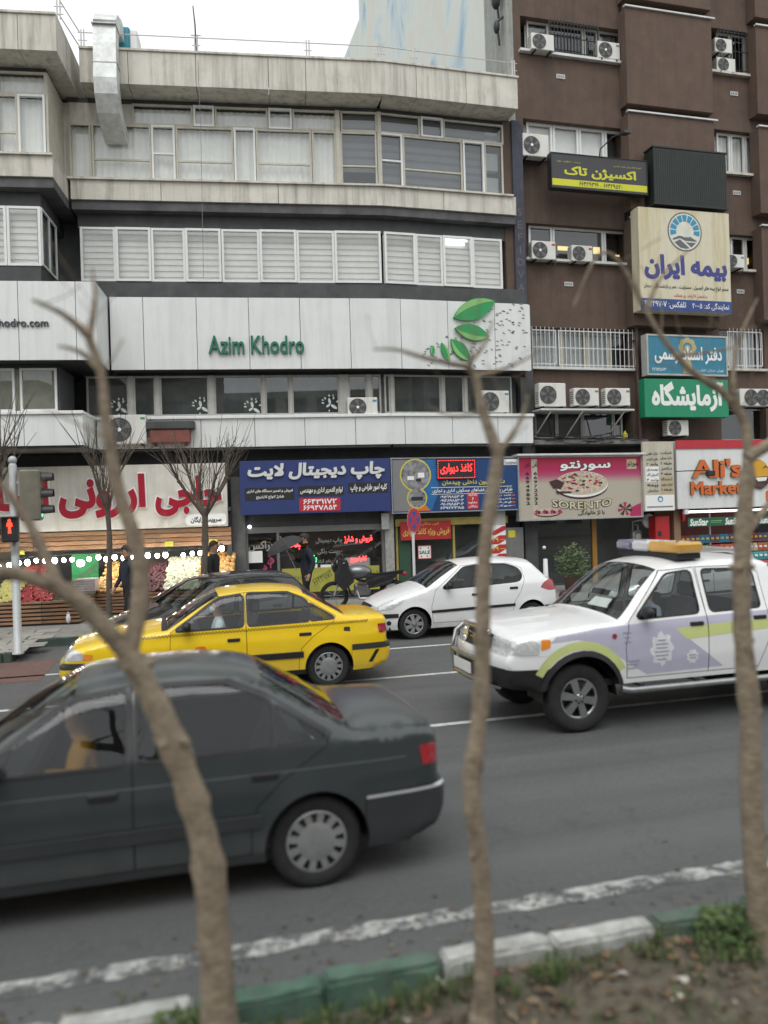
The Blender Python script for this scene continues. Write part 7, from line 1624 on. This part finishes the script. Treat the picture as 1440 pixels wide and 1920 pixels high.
# white marker post with a ball top
pw = at(1024, 1100, 17.6); wp = thing('marker_post', 'white post with a small ball on a dark stem behind the white hatchback', 'post', (pw.x, 17.6, .14), 0)
z1, z2 = at(1022, 1048, 17.6).z - .14, at(1018, 1027, 17.6).z - .14
m = MB(); m.lathe([(.075, 0), (.07, .3), (.05, z1), (0, z1 + .01)], 12); m.build('post', MATS['pole_white'], wp); m = MB(); m.tube([(0, 0, z1), (-.02, 0, z2 - .03)], .012, 6); m.build('stem', DARKMET, wp); m = MB(); m.ball((-.02, 0, z2), .045, 10, 8); m.build('ball', MATS['pole_white'], wp)
# potted plant by the restaurant
pp = at(1075, 1100, 19.6); pl = thing('potted_plant', 'leafy potted shrub standing by the dark restaurant window', 'plant', (pp.x, 19.6, .14), 0)
m = MB(); m.lathe([(0, 0), (.2, 0), (.27, .42), (.29, .45), (.26, .45), (.24, .40), (0, .40)], 16); m.build('pot', mat('pot_brown', (.10, .065, .05), .7), pl)
m = MB(); leafplant(m, 0, 0, .45, .95, 520, .48, .05)
for k in range(12): a = k * .53; m.tube([(0, 0, .4), (.2 * math.cos(a), .2 * math.sin(a), .9), (.42 * math.cos(a), .42 * math.sin(a), 1.25)], [.008, .006, .003], 4)
m.build('foliage', [mat('plant_a', (.05, .085, .03), .7, var=.3), mat('plant_b', (.09, .12, .045), .7, var=.3)], pl)

# ------------------------------------------------------------------ motorcycle
pm_ = at(684, 1148, 18.6); mo = thing('motorcycle', 'dark motorcycle parked on the pavement before the print shop', 'motorcycle', (pm_.x, 18.6, .14), RAD(-14)); mo.scale = (1.12, 1.12, 1.12)
def mwheel(x):
    t = MB(); n, k, Rr, rr_ = 30, 8, .265, .045
    vs = [((Rr + rr_ * math.cos(2 * math.pi * j / k)) * math.cos(2 * math.pi * i / n), rr_ * math.sin(2 * math.pi * j / k), (Rr + rr_ * math.cos(2 * math.pi * j / k)) * math.sin(2 * math.pi * i / n)) for i in range(n) for j in range(k)]
    t.add(vs, [(i * k + j, ((i + 1) % n) * k + j, ((i + 1) % n) * k + (j + 1) % k, i * k + (j + 1) % k) for i in range(n) for j in range(k)], 0, True); o = t.build('wheel', MATS['tyre'], mo, (x, 0, .31))
    s = MB(); s.lathe([(.05, -.05), (.05, .05)], 12, axis='y')
    for j in range(10): a = j * math.pi / 5; s.tube([(.03 * math.cos(a), 0, .03 * math.sin(a)), (.23 * math.cos(a), 0, .23 * math.sin(a))], .006, 4)
    s.lathe([(.225, -.03), (.24, 0), (.225, .03)], 30, axis='y'); s.build('spokes', STEEL, o)
mwheel(-.64); mwheel(.62)
BLKP = mat('gloss_black', (.012, .012, .014), .25, var=.1, coat=.5)
m = MB(); m.tube([(-.64, -.07, .31), (-.50, -.07, .72), (-.42, -.07, .95)], .022, 6); m.tube([(-.64, .07, .31), (-.50, .07, .72), (-.42, .07, .95)], .022, 6); m.tube([(-.40, -.36, 1.02), (-.44, -.12, .99), (-.44, .12, .99), (-.40, .36, 1.02)], .016, 6); m.build('fork', STEEL, mo)
m = MB(); m.tube([(-.44, 0, .88), (-.1, 0, .62), (.12, 0, .60), (.55, 0, .66)], .03, 6); m.tube([(-.42, 0, .75), (-.28, 0, .32), (.15, 0, .30), (.62, 0, .31)], .026, 6); m.build('frame', DARKMET, mo)
m = MB(); m.ball((-.13, 0, .80), .22, 14, 9, 0, (1.4, .75, .72)); m.build('fuel_tank', mat('tank_grey', (.16, .17, .18), .25, .5, var=.1, coat=.5), mo)
m = MB(); m.add([(.05, -.11, .76), (.85, -.10, .82), (.85, .10, .82), (.05, .11, .76), (.05, -.12, .66), (.82, -.09, .74), (.82, .09, .74), (.05, .12, .66), (.3, -.13, .755), (.3, .13, .755)], [(0, 8, 9, 3), (8, 1, 2, 9), (4, 5, 1, 8, 0), (7, 3, 9, 2, 6), (1, 5, 6, 2), (4, 7, 6, 5)]); m.build('seat', MATS['black_plastic'], mo)
m = MB(); m.bbox(-.22, .12, -.14, .14, .28, .55, .04)
for k in range(5): m.box(-.14, .06, -.15, .15, .42 + k * .035, .435 + k * .035)
m.build('engine', mat('engine_alloy', (.22, .22, .22), .45, .7, var=.3), mo)
m = MB(); m.tube([(-.15, -.12, .42), (-.10, -.17, .25), (.25, -.18, .24), (.85, -.18, .36)], [.022, .025, .04, .045], 8); m.build('exhaust', STEEL, mo)
m = MB(); m.add([(.02, -.13, .44), (.55, -.11, .52), (.72, -.09, .74), (.04, -.12, .70), (.02, .13, .44), (.55, .11, .52), (.72, .09, .74), (.04, .12, .70)], [(0, 1, 2, 3), (7, 6, 5, 4), (0, 4, 5, 1), (1, 5, 6, 2), (3, 2, 6, 7), (0, 3, 7, 4)]); m.build('side_cover', BLKP, mo)
m = MB(); m.add([(-.62, -.02, 1.12), (-.36, -.30, 1.05), (-.20, -.30, .62), (-.42, -.26, .42), (-.62, -.12, .62), (-.62, .02, 1.12), (-.36, .30, 1.05), (-.20, .30, .62), (-.42, .26, .42), (-.62, .12, .62)], [(0, 1, 2, 3, 4), (9, 8, 7, 6, 5), (0, 5, 6, 1)]); m.build('leg_cover', mat('cover_cloth', (.02, .021, .023), .85, var=.3), mo)
m = MB(); m.ball((-.56, 0, .95), .16, 12, 8, 0, (.8, .9, 1.2)); m.add([(-.62, -.16, 1.0), (-.62, .16, 1.0), (-.50, .12, 1.24), (-.50, -.12, 1.24)], [(0, 1, 2, 3)]); m.build('front_fairing', BLKP, mo)
for x, z_, r_ in ((-.64, .31, .34), (.62, .31, .35)):
    m = MB(); vs = []
    for j in range(9): a = RAD(20) + RAD(130) * j / 8; vs += [(x + r_ * math.cos(a), -.06, z_ + r_ * math.sin(a)), (x + r_ * math.cos(a), .06, z_ + r_ * math.sin(a))]
    m.add(vs, [(2 * i, 2 * i + 1, 2 * i + 3, 2 * i + 2) for i in range(8)], 0, True); m.build('mudguard', BLKP, mo)
m = MB(); m.tube([(.1, -.1, .3), (.14, -.25, 0)], .014, 5); m.build('stand', DARKMET, mo); m = MB(); m.bbox(.80, .92, -.09, .09, .70, .78, .02); m.build('tail_light', REDLAMP, mo)
m = MB(); 
for s in (-1, 1): m.tube([(-.42, .30 * s, 1.02), (-.46, .34 * s, 1.18)], .008, 5); m.ball((-.47, .36 * s, 1.22), .055, 8, 6, 0, (.35, 1.2, .8))
m.build('mirrors', BLKP, mo)
# ------------------------------------------------------------------ people
SKIN = mat('skin', (.34, .19, .13), .55, var=.08); HAIR = mat('hair_dark', (.02, .015, .012), .7, var=.2, scale=30)
def skin_body(name, joints, bones, mats_, parent, cls, sub=2):
    me = bpy.data.meshes.new(name); keys = list(joints); idx = {k: i for i, k in enumerate(keys)}
    me.from_pydata([joints[k][0] for k in keys], [(idx[a], idx[b]) for a, b in bones], [])
    o = bpy.data.objects.new(name, me); COL.objects.link(o)
    sm = o.modifiers.new('s', 'SKIN'); sm.use_smooth_shade = True; sm.branch_smoothing = .4
    for i, k in enumerate(keys):
        r = joints[k][1]; sv = me.skin_vertices[0].data[i]; sv.radius = (r, r) if not isinstance(r, tuple) else r; sv.use_root = (k == 'pelvis')
    su = o.modifiers.new('b', 'SUBSURF'); su.levels = su.render_levels = sub
    bpy.context.view_layer.update(); dg = bpy.context.evaluated_depsgraph_get(); me2 = bpy.data.meshes.new_from_object(o.evaluated_get(dg)); bpy.data.objects.remove(o)
    me2.materials.clear()
    for q in mats_: me2.materials.append(q)
    segs = [(Vector(joints[a][0]), Vector(joints[b][0]), cls(a, b)) for a, b in bones]
    for p in me2.polygons:
        best = 9; c = p.center; ci = 0
        for a, b, k in segs:
            v = b - a; t = max(0, min(1, (c - a).dot(v) / max(1e-9, v.length_squared))); d = (c - a - v * t).length
            if d < best: best = d; ci = k
        p.material_index = ci; p.use_smooth = True
    return link(name, me2, parent)
def add_head(root, c, face, hair=HAIR, cap=None, tilt=0, mask=None):
    """hair cap, ears, nose and eyes on the head centred at c, facing direction face (unit, horizontal)"""
    f = Vector(face).normalized(); r = Vector((f.y, -f.x, 0)); c = Vector(c); m = MB()
    n, k = 14, 8; vs = []
    for i in range(k + 1):
        th = math.pi * .62 * i / k
        for j in range(n):
            ph = 2 * math.pi * j / n; d = f * math.cos(ph) + r * math.sin(ph)
            cut = 1.0 if math.cos(ph) < .55 else .62; t2 = th * cut
            vs.append(c + Vector((0, 0, .025)) + (d * math.sin(t2) * (.094 if abs(math.cos(ph)) < .6 else .112) + Vector((0, 0, 1)) * math.cos(t2) * .118) - f * .012)
    m.add(vs, [(i * n + j, (i + 1) * n + j, (i + 1) * n + (j + 1) % n, i * n + (j + 1) % n) for i in range(k) for j in range(n)], 0, True)
    m.build('hair', cap or hair, root)
    m = MB(); q = c + f * .098 + Vector((0, 0, -.005)); m.add([q + Vector((0, 0, .035)), q + r * .016 + Vector((0, 0, -.02)), q - r * .016 + Vector((0, 0, -.02)), q + f * .024 + Vector((0, 0, -.015))], [(0, 1, 3), (0, 3, 2), (1, 2, 3)]); m.build('nose', SKIN, root)
    for s in (-1, 1):
        m = MB(); m.ball(tuple(c + r * s * .083 - f * .008 + Vector((0, 0, -.005))), .028, 7, 5, 0, (.5, .6, 1.1)); m.build('ear', SKIN, root)
        m = MB(); m.ball(tuple(c + f * .086 + r * s * .032 + Vector((0, 0, .018))), .012, 7, 5); m.build('eye', HAIR, root)
    if mask:
        m = MB(); m.ball(tuple(c + f * .035 + Vector((0, 0, -.05))), .075, 10, 7, 0, (1.0, 1.0, .72)); m.build('face_mask', mask, root)
def hand(root, w, d, m):
    """five bent fingers continuing from the wrist w along d"""
    d = Vector(d).normalized(); w = Vector(w); s = d.orthogonal().normalized(); up = d.cross(s); b = MB()
    b.tube([w - d * .01, w + d * .05, w + d * .09], [.026, .036, .030], 8)
    for k, L in enumerate((.065, .078, .072, .056)):
        o = s * (k - 1.5) * .019; p = w + d * .085 + o; b.tube([p, p + d * L * .5 - up * .006, p + d * L * .8 - up * .03], [.010, .009, .007], 6)
    p = w + d * .03 + s * .034; b.tube([p, p + s * .03 + d * .03, p + s * .032 + d * .06 - up * .01], [.012, .011, .008], 6); b.build('hand', m, root)
def person(name, label, loc, rz, top, legs_m, walk=0., lean=0., arm=None, sitting=False, shoes=None, mask=None, headturn=0., cap=None, h=1.0):
    root = thing(name, label, 'person', loc, rz); L = lean
    J = {'pelvis': ((0, 0, .95), (.16, .13)), 'spine': ((0, -L * .3, 1.14), (.155, .13)), 'chest': ((0, -L * .8, 1.33), (.185, .14)), 'neck': ((0, -L, 1.49), .055), 'head0': ((0, -L - .015, 1.575), .082), 'head1': ((0, -L - .02, 1.65), .096), 'head2': ((0, -L - .01, 1.72), .070)}
    B = [('pelvis', 'spine'), ('spine', 'chest'), ('chest', 'neck'), ('neck', 'head0'), ('head0', 'head1'), ('head1', 'head2')]
    for s, n in ((-1, 'l'), (1, 'r')):
        if sitting: J.update({n + 'hip': ((.10 * s, -.03, .93), .095), n + 'kn': ((.13 * s, -.46, .98), .068), n + 'an': ((.13 * s, -.60, .56), .05), n + 'to': ((.13 * s, -.76, .52), .042)})
        else: J.update({n + 'hip': ((.09 * s, 0, .90), .095), n + 'kn': ((.10 * s, -.04 - walk * s * .5, .50), .062), n + 'an': ((.10 * s, .03 - walk * s, .09), .045), n + 'to': ((.10 * s, -.13 - walk * s, .045), .042)})
        if arm: e, w_ = arm[n]
        else: e, w_ = (.25 * s, .03 + walk * s * .4, 1.13), (.24 * s, -.08 + walk * s * .7, .90)
        J.update({n + 'sh': ((.175 * s, -L * .8, 1.42), .082), n + 'el': (e, .058), n + 'wr': (w_, .038)})
        B += [('pelvis', n + 'hip'), (n + 'hip', n + 'kn'), (n + 'kn', n + 'an'), (n + 'an', n + 'to'), ('chest', n + 'sh'), (n + 'sh', n + 'el'), (n + 'el', n + 'wr')]
    def cls(a, b):
        if 'head' in b or b == 'head0': return 0
        if b[1:] in ('hip', 'kn', 'an'): return 2
        if b[1:] == 'to': return 3
        return 1
    skin_body('body', J, B, [SKIN, top, legs_m, shoes or MATS['black_plastic']], root, cls)
    a = headturn; add_head(root, J['head1'][0], (math.sin(a), -math.cos(a), 0), cap=cap, mask=mask)
    for n in 'lr': hand(root, J[n + 'wr'][0], Vector(J[n + 'wr'][0]) - Vector(J[n + 'el'][0]), SKIN)
    root.scale = (h, h, h); return root
NAVYC = mat('cloth_navy', (.018, .022, .035), .9, var=.2, scale=12); BLKC = mat('cloth_black', (.014, .014, .016), .9, var=.2); GREYC = mat('cloth_grey', (.06, .06, .065), .9, var=.2)
pz = lambda px, Y: at(px, 1100, Y).x
person('person', 'man in a dark navy jacket walking past the print shop under an umbrella', (pz(576, 17.8), 17.8, .14), RAD(-75), NAVYC, BLKC, .16, .03, arm={'l': ((-.25, .0, 1.15), (-.14, -.22, 1.25)), 'r': ((.25, .05, 1.14), (.24, -.05, .92))}, h=1.06)
person('person', 'dark-haired person in a dark jacket before the golden onions', (pz(241, 17.3), 17.3, .14), RAD(-60), NAVYC, BLKC, .14, .02)
person('person', 'person in black clothes before the potato heap behind the tree', (pz(401, 18.3), 18.3, .14), RAD(60), BLKC, GREYC, .12, .02)
# umbrella of the man at the print shop
up_ = Vector((pz(576, 17.8), 17.8, .14)); um_ = thing('umbrella', 'dark grey umbrella held by the man at the print shop', 'umbrella', (up_.x - .24, up_.y - .08, 1.2), 0, rot=(0, RAD(-24), 0))
UMB = mat('umbrella_cloth', (.035, .036, .038), .8, var=.2); m = MB(); n = 8; vs = [(0, 0, .80)]
for q in range(1, 5):
    t = q / 4
    for j in range(n): a = 2 * math.pi * j / n; vs.append((.46 * math.sin(t * 1.35) * math.cos(a), .46 * math.sin(t * 1.35) * math.sin(a), .52 + .28 * math.cos(t * 1.4)))
m.add(vs, [(0, 1 + j, 1 + (j + 1) % n) for j in range(n)] + [(1 + q * n + j, 1 + (q + 1) * n + j, 1 + (q + 1) * n + (j + 1) % n, 1 + q * n + (j + 1) % n) for q in range(3) for j in range(n)]); m.build('canopy', UMB, um_)
m = MB(); m.tube([(0, 0, -.05), (0, 0, .86)], .008, 6); m.build('shaft', STEEL, um_); m = MB()
for j in range(n): a = 2 * math.pi * j / n; m.tube([(0, 0, .55), (.40 * math.cos(a), .40 * math.sin(a), .60)], .004, 4)
m.build('ribs', STEEL, um_)
# ------------------------------------------------------------------ vehicles in the road
TAXI = mat('taxi_yellow', (.80, .54, .012), .28, var=.03, coat=.7); DARKP = mat('dark_green_grey_paint', (.028, .036, .039), .36, var=.08, coat=.8, dirt=.15, streakcol=(.09, .095, .09)); DARKP.node_tree.nodes['Principled BSDF'].inputs['Coat Roughness'].default_value = .16; WHT = mat('white_paint', (.76, .77, .77), .3, var=.02, coat=.7, dirt=.06, streakcol=(.45, .44, .42)); BLK = mat('black_paint', (.012, .012, .013), .25, var=.05, coat=.8)
lowdust(TAXI, (.30, .24, .13), .55, .5); lowdust(WHT, (.30, .28, .25), .7, .6); lowdust(DARKP, (.10, .098, .09), .55, .7)
S = spec405(TAXI, MATS['black_plastic'], TAXI, MATS['bumper_grey'], .52, .60); clear_glass(S)
taxi, hw_ = build_car(S, 'taxi', 'yellow saloon taxi driving left in the middle lane', 'taxi', (-1.43, 11.0 + .855, 0), 0)
# check band along the taxi
m = MB(); CHK = mat('check_dark', (.16, .11, .01), .5)
for side in (-1, 1):
    for row in range(2):
        x = .55
        while x < 4.1:
            zc = .855 + .018 * row + (x - .55) * .012; xx = x + .022 * row
            if not any(math.hypot(xx - wx, zc - .31) < .36 for wx in (.86, 3.53)):
                y = hw_(xx, zc) + .0035; m.add([(xx, side * y, zc), (xx + .022, side * (hw_(xx + .022, zc) + .0035), zc), (xx + .022, side * (hw_(xx + .022, zc + .018) + .0035), zc + .018), (xx, side * (hw_(xx, zc + .018) + .0035), zc + .018)], [(0, 1, 2, 3)])
            x += .044
struct(m.build('check_band', CHK, taxi), 'stuff')
m = MB(); m.prism(rrect(3.75, .75, 3.84, .85, .02), -hw_(3.80, .80) - .004, -hw_(3.80, .80) + .02); m.build('fuel_cap', MATS['bumper_grey'], taxi)
m = MB(); x0, z0 = 1.78, .66; m.prism(rrect(x0 - .07, z0 - .06, x0 + .07, z0 + .06, .03), -hw_(x0, z0) - .004, -hw_(x0, z0) + .01); m.build('door_badge', ORANGE_P, taxi)
m = MB()
for a in (4.05,): m.add([(x_, -hw_(x_, z_) - .013, z_) for x_, z_ in ((a + .05, .33), (a + .11, .33), (a + .22, .50), (a + .16, .50))], [(0, 1, 2, 3)])
m.build('bumper_stripes', MATS['black_plastic'], taxi)
def driver(car_loc, S, label, top, rz=0, mask=None, cap=None):
    sx, bz = S['seatx'], S['belt']; px, py = car_loc[0] + sx - .06, car_loc[1] - .36
    p = person('person', label, (px, py, car_loc[2] + bz - .54 - .80 * .93), RAD(-90) + rz, top, BLKC, 0, .03, sitting=True, arm={'l': ((-.30, -.12, 1.10), (-.16, -.40, 1.18)), 'r': ((.27, -.08, 1.10), (.14, -.38, 1.16))}, mask=mask, cap=cap, h=.93)
    return p
driver((-1.43, 11.855, 0), S, 'taxi driver in a white shirt and face mask at the wheel', mat('shirt_white', (.66, .70, .74), .85, var=.1), mask=mat('mask_blue', (.30, .48, .52), .8))
S = spec405(DARKP, GREYPL, GREYPL, mat('bright_strip', (.60, .62, .63), .35, .3, var=.05), .565, .585)
DK_X, DK_Y = -2.66, 5.12 + .855
dark, hw_d = build_car(S, 'saloon_car', 'dark grey-green saloon car nearest the camera, cut off by the left edge', 'car', (DK_X, DK_Y, 0), 0)
driver((DK_X, DK_Y, 0), S, 'driver in a yellow-orange top inside the dark saloon', mat('shirt_orange', (.55, .27, .03), .85, var=.1))
for side in (-1,):                             # thin pale strip painting the highlight along the shoulder crease
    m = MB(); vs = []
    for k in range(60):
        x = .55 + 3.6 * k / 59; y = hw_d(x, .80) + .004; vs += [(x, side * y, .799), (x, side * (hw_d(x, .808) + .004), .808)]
    m.add(vs, [(2 * i, 2 * i + 2, 2 * i + 3, 2 * i + 1) for i in range(59)], 0, True); m.build('crease_highlight', mat('crease_highlight_grey', (.14, .15, .155), .35, .3), dark)
S = clear_glass(spec206(WHT)); build_car(S, 'hatchback', 'white hatchback parked at the far kerb between taxi and pickup', 'car', (3.72, 14.55 + .825, 0), 0)
S = spec206(BLK); S['mirrormat'] = BLK; p = at(178, 1180, 12.9); build_car(S, 'hatchback', 'black hatchback half hidden behind the yellow taxi', 'car', (p.x + .05, 13.55, 0), RAD(24))
LIL = mat('livery_lilac', (.44, .43, .54), .4, var=.04, coat=.4); LIM = mat('livery_lime', (.55, .60, .24), .4, var=.04, coat=.4); EMB = mat('livery_silver', (.66, .67, .70), .4, var=.15, scale=20)
S = clear_glass(spec_pickup(WHT, LIL, LIM, EMB)); PX, PY = 3.42, 7.74 + .9
pk, hw_p = build_car(S, 'pickup_truck', 'white patrol pickup with lilac and lime livery and a roof light bar', 'pickup', (PX, PY, 0), 0)
driver((PX, PY, 0), S, 'driver in grey clothes at the wheel of the white pickup', mat('shirt_blue_grey', (.20, .22, .27), .85, var=.1))
# light bar
zr = 1.83; lb_ = MB(); lb_.bbox(2.20, 2.52, -.62, .62, zr - .03, zr + .04, .01); lbo = lb_.build('light_bar', MATS['black_plastic'], pk)
for a, b, mm in ((-.66, -.05, mat('bar_amber', (.55, .30, .05), .2, coat=.8, var=.1)), (-.05, .30, mat('bar_clear', (.50, .51, .54), .2, coat=.8, var=.1)), (.30, .66, mat('bar_blue_lens', (.10, .10, .19), .2, coat=.8, var=.1))):
    m = MB(); m.bbox(2.18, 2.54, a + .003, b - .003, zr + .042, zr + .17, .03); m.build('lens', mm, lbo)
m = MB(); m.box(2.3, 2.42, -.5, -.44, 1.80, zr - .02); m.box(2.3, 2.42, .44, .5, 1.80, zr - .02); m.build('bar_foot', DARKMET, lbo)
# bull bar, grille bars, step bar, antenna, windscreen card
m = MB(); BBR = MATS['chrome']
for s in (-1, 1): m.tube([(.05, s * .42, .48), (-.16, s * .42, .55), (-.19, s * .42, .80), (-.14, s * .40, 1.02), (-.04, s * .38, 1.10)], .032, 8)
m.tube([(-.04, -.38, 1.10), (-.05, 0, 1.115), (-.04, .38, 1.10)], .032, 8); m.tube([(-.19, -.42, .80), (-.21, 0, .80), (-.19, .42, .80)], .028, 8); m.tube([(-.16, -.42, .55), (-.18, 0, .55), (-.16, .42, .55)], .028, 8); m.build('bull_bar', BBR, pk)
m = MB()
for k in range(3): m.tube([(.015 - .0, -.46, .915 + k * .045), (-.045, 0, .915 + k * .045), (.015, .46, .915 + k * .045)], .010, 5)
m.build('grille_bars', BBR, pk); m = MB(); m.prism(circ(0, .96, .07, 16), -.07, -.055); o = m.build('grille_emblem', BBR, pk, (0, 0, 0), (0, 0, RAD(-90)))
m = MB(); m.box(-.235, -.225, -.26, .26, .62, .74); pn_ = m.build('number_plate', MATS['plate'], pk)
for sg in (-1, 1):
    m = MB(); m.tube([(1.25, sg * .93, .46), (1.35, sg * .95, .44), (3.2, sg * .95, .44), (3.3, sg * .93, .46)], .035, 8); m.build('step_bar', MATS['alloy'], pk)
for x in (1.5, 2.2, 2.9):
    m = MB(); m.box(x - .03, x + .03, -.93, .93, .47, .50); m.build('step_bracket', DARKMET, pk)
m = MB(); m.prism(circ(1.20, 1.03, .028, 10), -hw_p(1.20, 1.03) - .012, -hw_p(1.20, 1.03) + .01); m.build('side_repeater', REDLAMP, pk)
def side_text(txt, x0, x1, z0, z1, mm, root, hw, name='lettering', **k):
    y = -max(hw((x0 + x1) / 2, z0), hw((x0 + x1) / 2, z1)) - .006; return lettering(txt, x0, x1, z0, z1, y, mm, root, name=name, **k)
EG = mat('emblem_ink', (.30, .30, .38), .5)
def side_bar(x0, x1, z, h):
    y = -hw_p((x0 + x1) / 2, z) - .006; m = MB(); m.quad((x0, y, z), (x1, y, z), (x1, y, z + h), (x0, y, z + h)); m.build('emblem_line', EG, pk)
for k, w in enumerate((.05, .08, .07, .09, .08, .06)): side_bar(1.78 - w, 1.78 + w, .94 - k * .042, .014)
for x0, x1, z in ((1.33, 1.50, .74), (1.35, 1.49, .70), (1.34, 1.47, .66), (2.12, 2.22, .75), (2.13, 2.21, .72), (1.30, 1.40, 1.05), (1.31, 1.39, 1.0), (1.31, 1.40, .95)): side_bar(x0, x1, z, .012)
m = MB(); m.add([(1.52, -.20, 1.245), (1.52, .25, 1.245), (1.64, .25, 1.335), (1.64, -.20, 1.335)], [(0, 1, 2, 3)]); m.build('windscreen_card', WHITE_P, pk)
# part of another pale car parked beyond the pickup
S = spec206(mat('silver_paint', (.40, .41, .42), .3, .5, var=.03, coat=.7)); q = at(1270, 1060, 15.0); build_car(S, 'hatchback', 'silver hatchback parked by the market, mostly hidden by the pickup', 'car', (q.x - 1.6, 15.4, 0), 0)

# ------------------------------------------------------------------ the other side of the street, behind the camera
for k, (x0, w, h, c) in enumerate(((-34, 14, 13, (.30, .27, .22)), (-19, 11, 17, (.22, .20, .18)), (-7, 13, 12, (.38, .36, .32)), (7, 12, 16, (.26, .22, .19)), (20, 15, 14, (.33, .32, .30)))):
    t = thing('opposite_building', ('beige', 'grey', 'cream', 'brown', 'pale')[k] + ' rendered block across the street behind the viewer', 'building', (x0, -19, 0), 0)
    m = MB(); m.box(0, w, -8, 0, -.2, h); m.build('wall', mat('opposite_wall_%d' % k, c, .85, var=.15, streak=.3), t)
    wm = MB().box(-.8, .8, -.05, .03, 0, 1.5).mesh('window', DARKMET)
    for fz in range(int(h // 3)):
        for i in range(int(w // 2.4)): link('window', wm, t, (1.3 + i * 2.4, 0, 1 + fz * 3))
for k, (x0, y0, w, h, c) in enumerate(((-24.2, 22.6, 16.6, 15.5, (.34, .31, .26)), (21.6, 21.6, 16, 19, (.24, .21, .18)))):
    t = thing('neighbouring_building', ('beige rendered block beyond the left picture edge', 'brown-grey rendered block beyond the right picture edge')[k], 'building', (x0, y0, 0), 0)
    m = MB(); m.box(0, w, 0, 9, 0, h); m.build('wall', mat('neighbour_wall_%d' % k, c, .85, var=.15, streak=.4), t)
    wm = MB().box(-.8, .8, -.05, .03, 0, 1.5).mesh('window', GREYFR); wg = MB().box(-.72, .72, -.056, -.051, .08, 1.42).mesh('pane', DARKMET)
    for fz in range(int(h // 3)):
        for i in range(int(w // 2.4)): o = link('window', wm, t, (1.3 + i * 2.4, 0, 1 + fz * 3)); link('pane', wg, o)
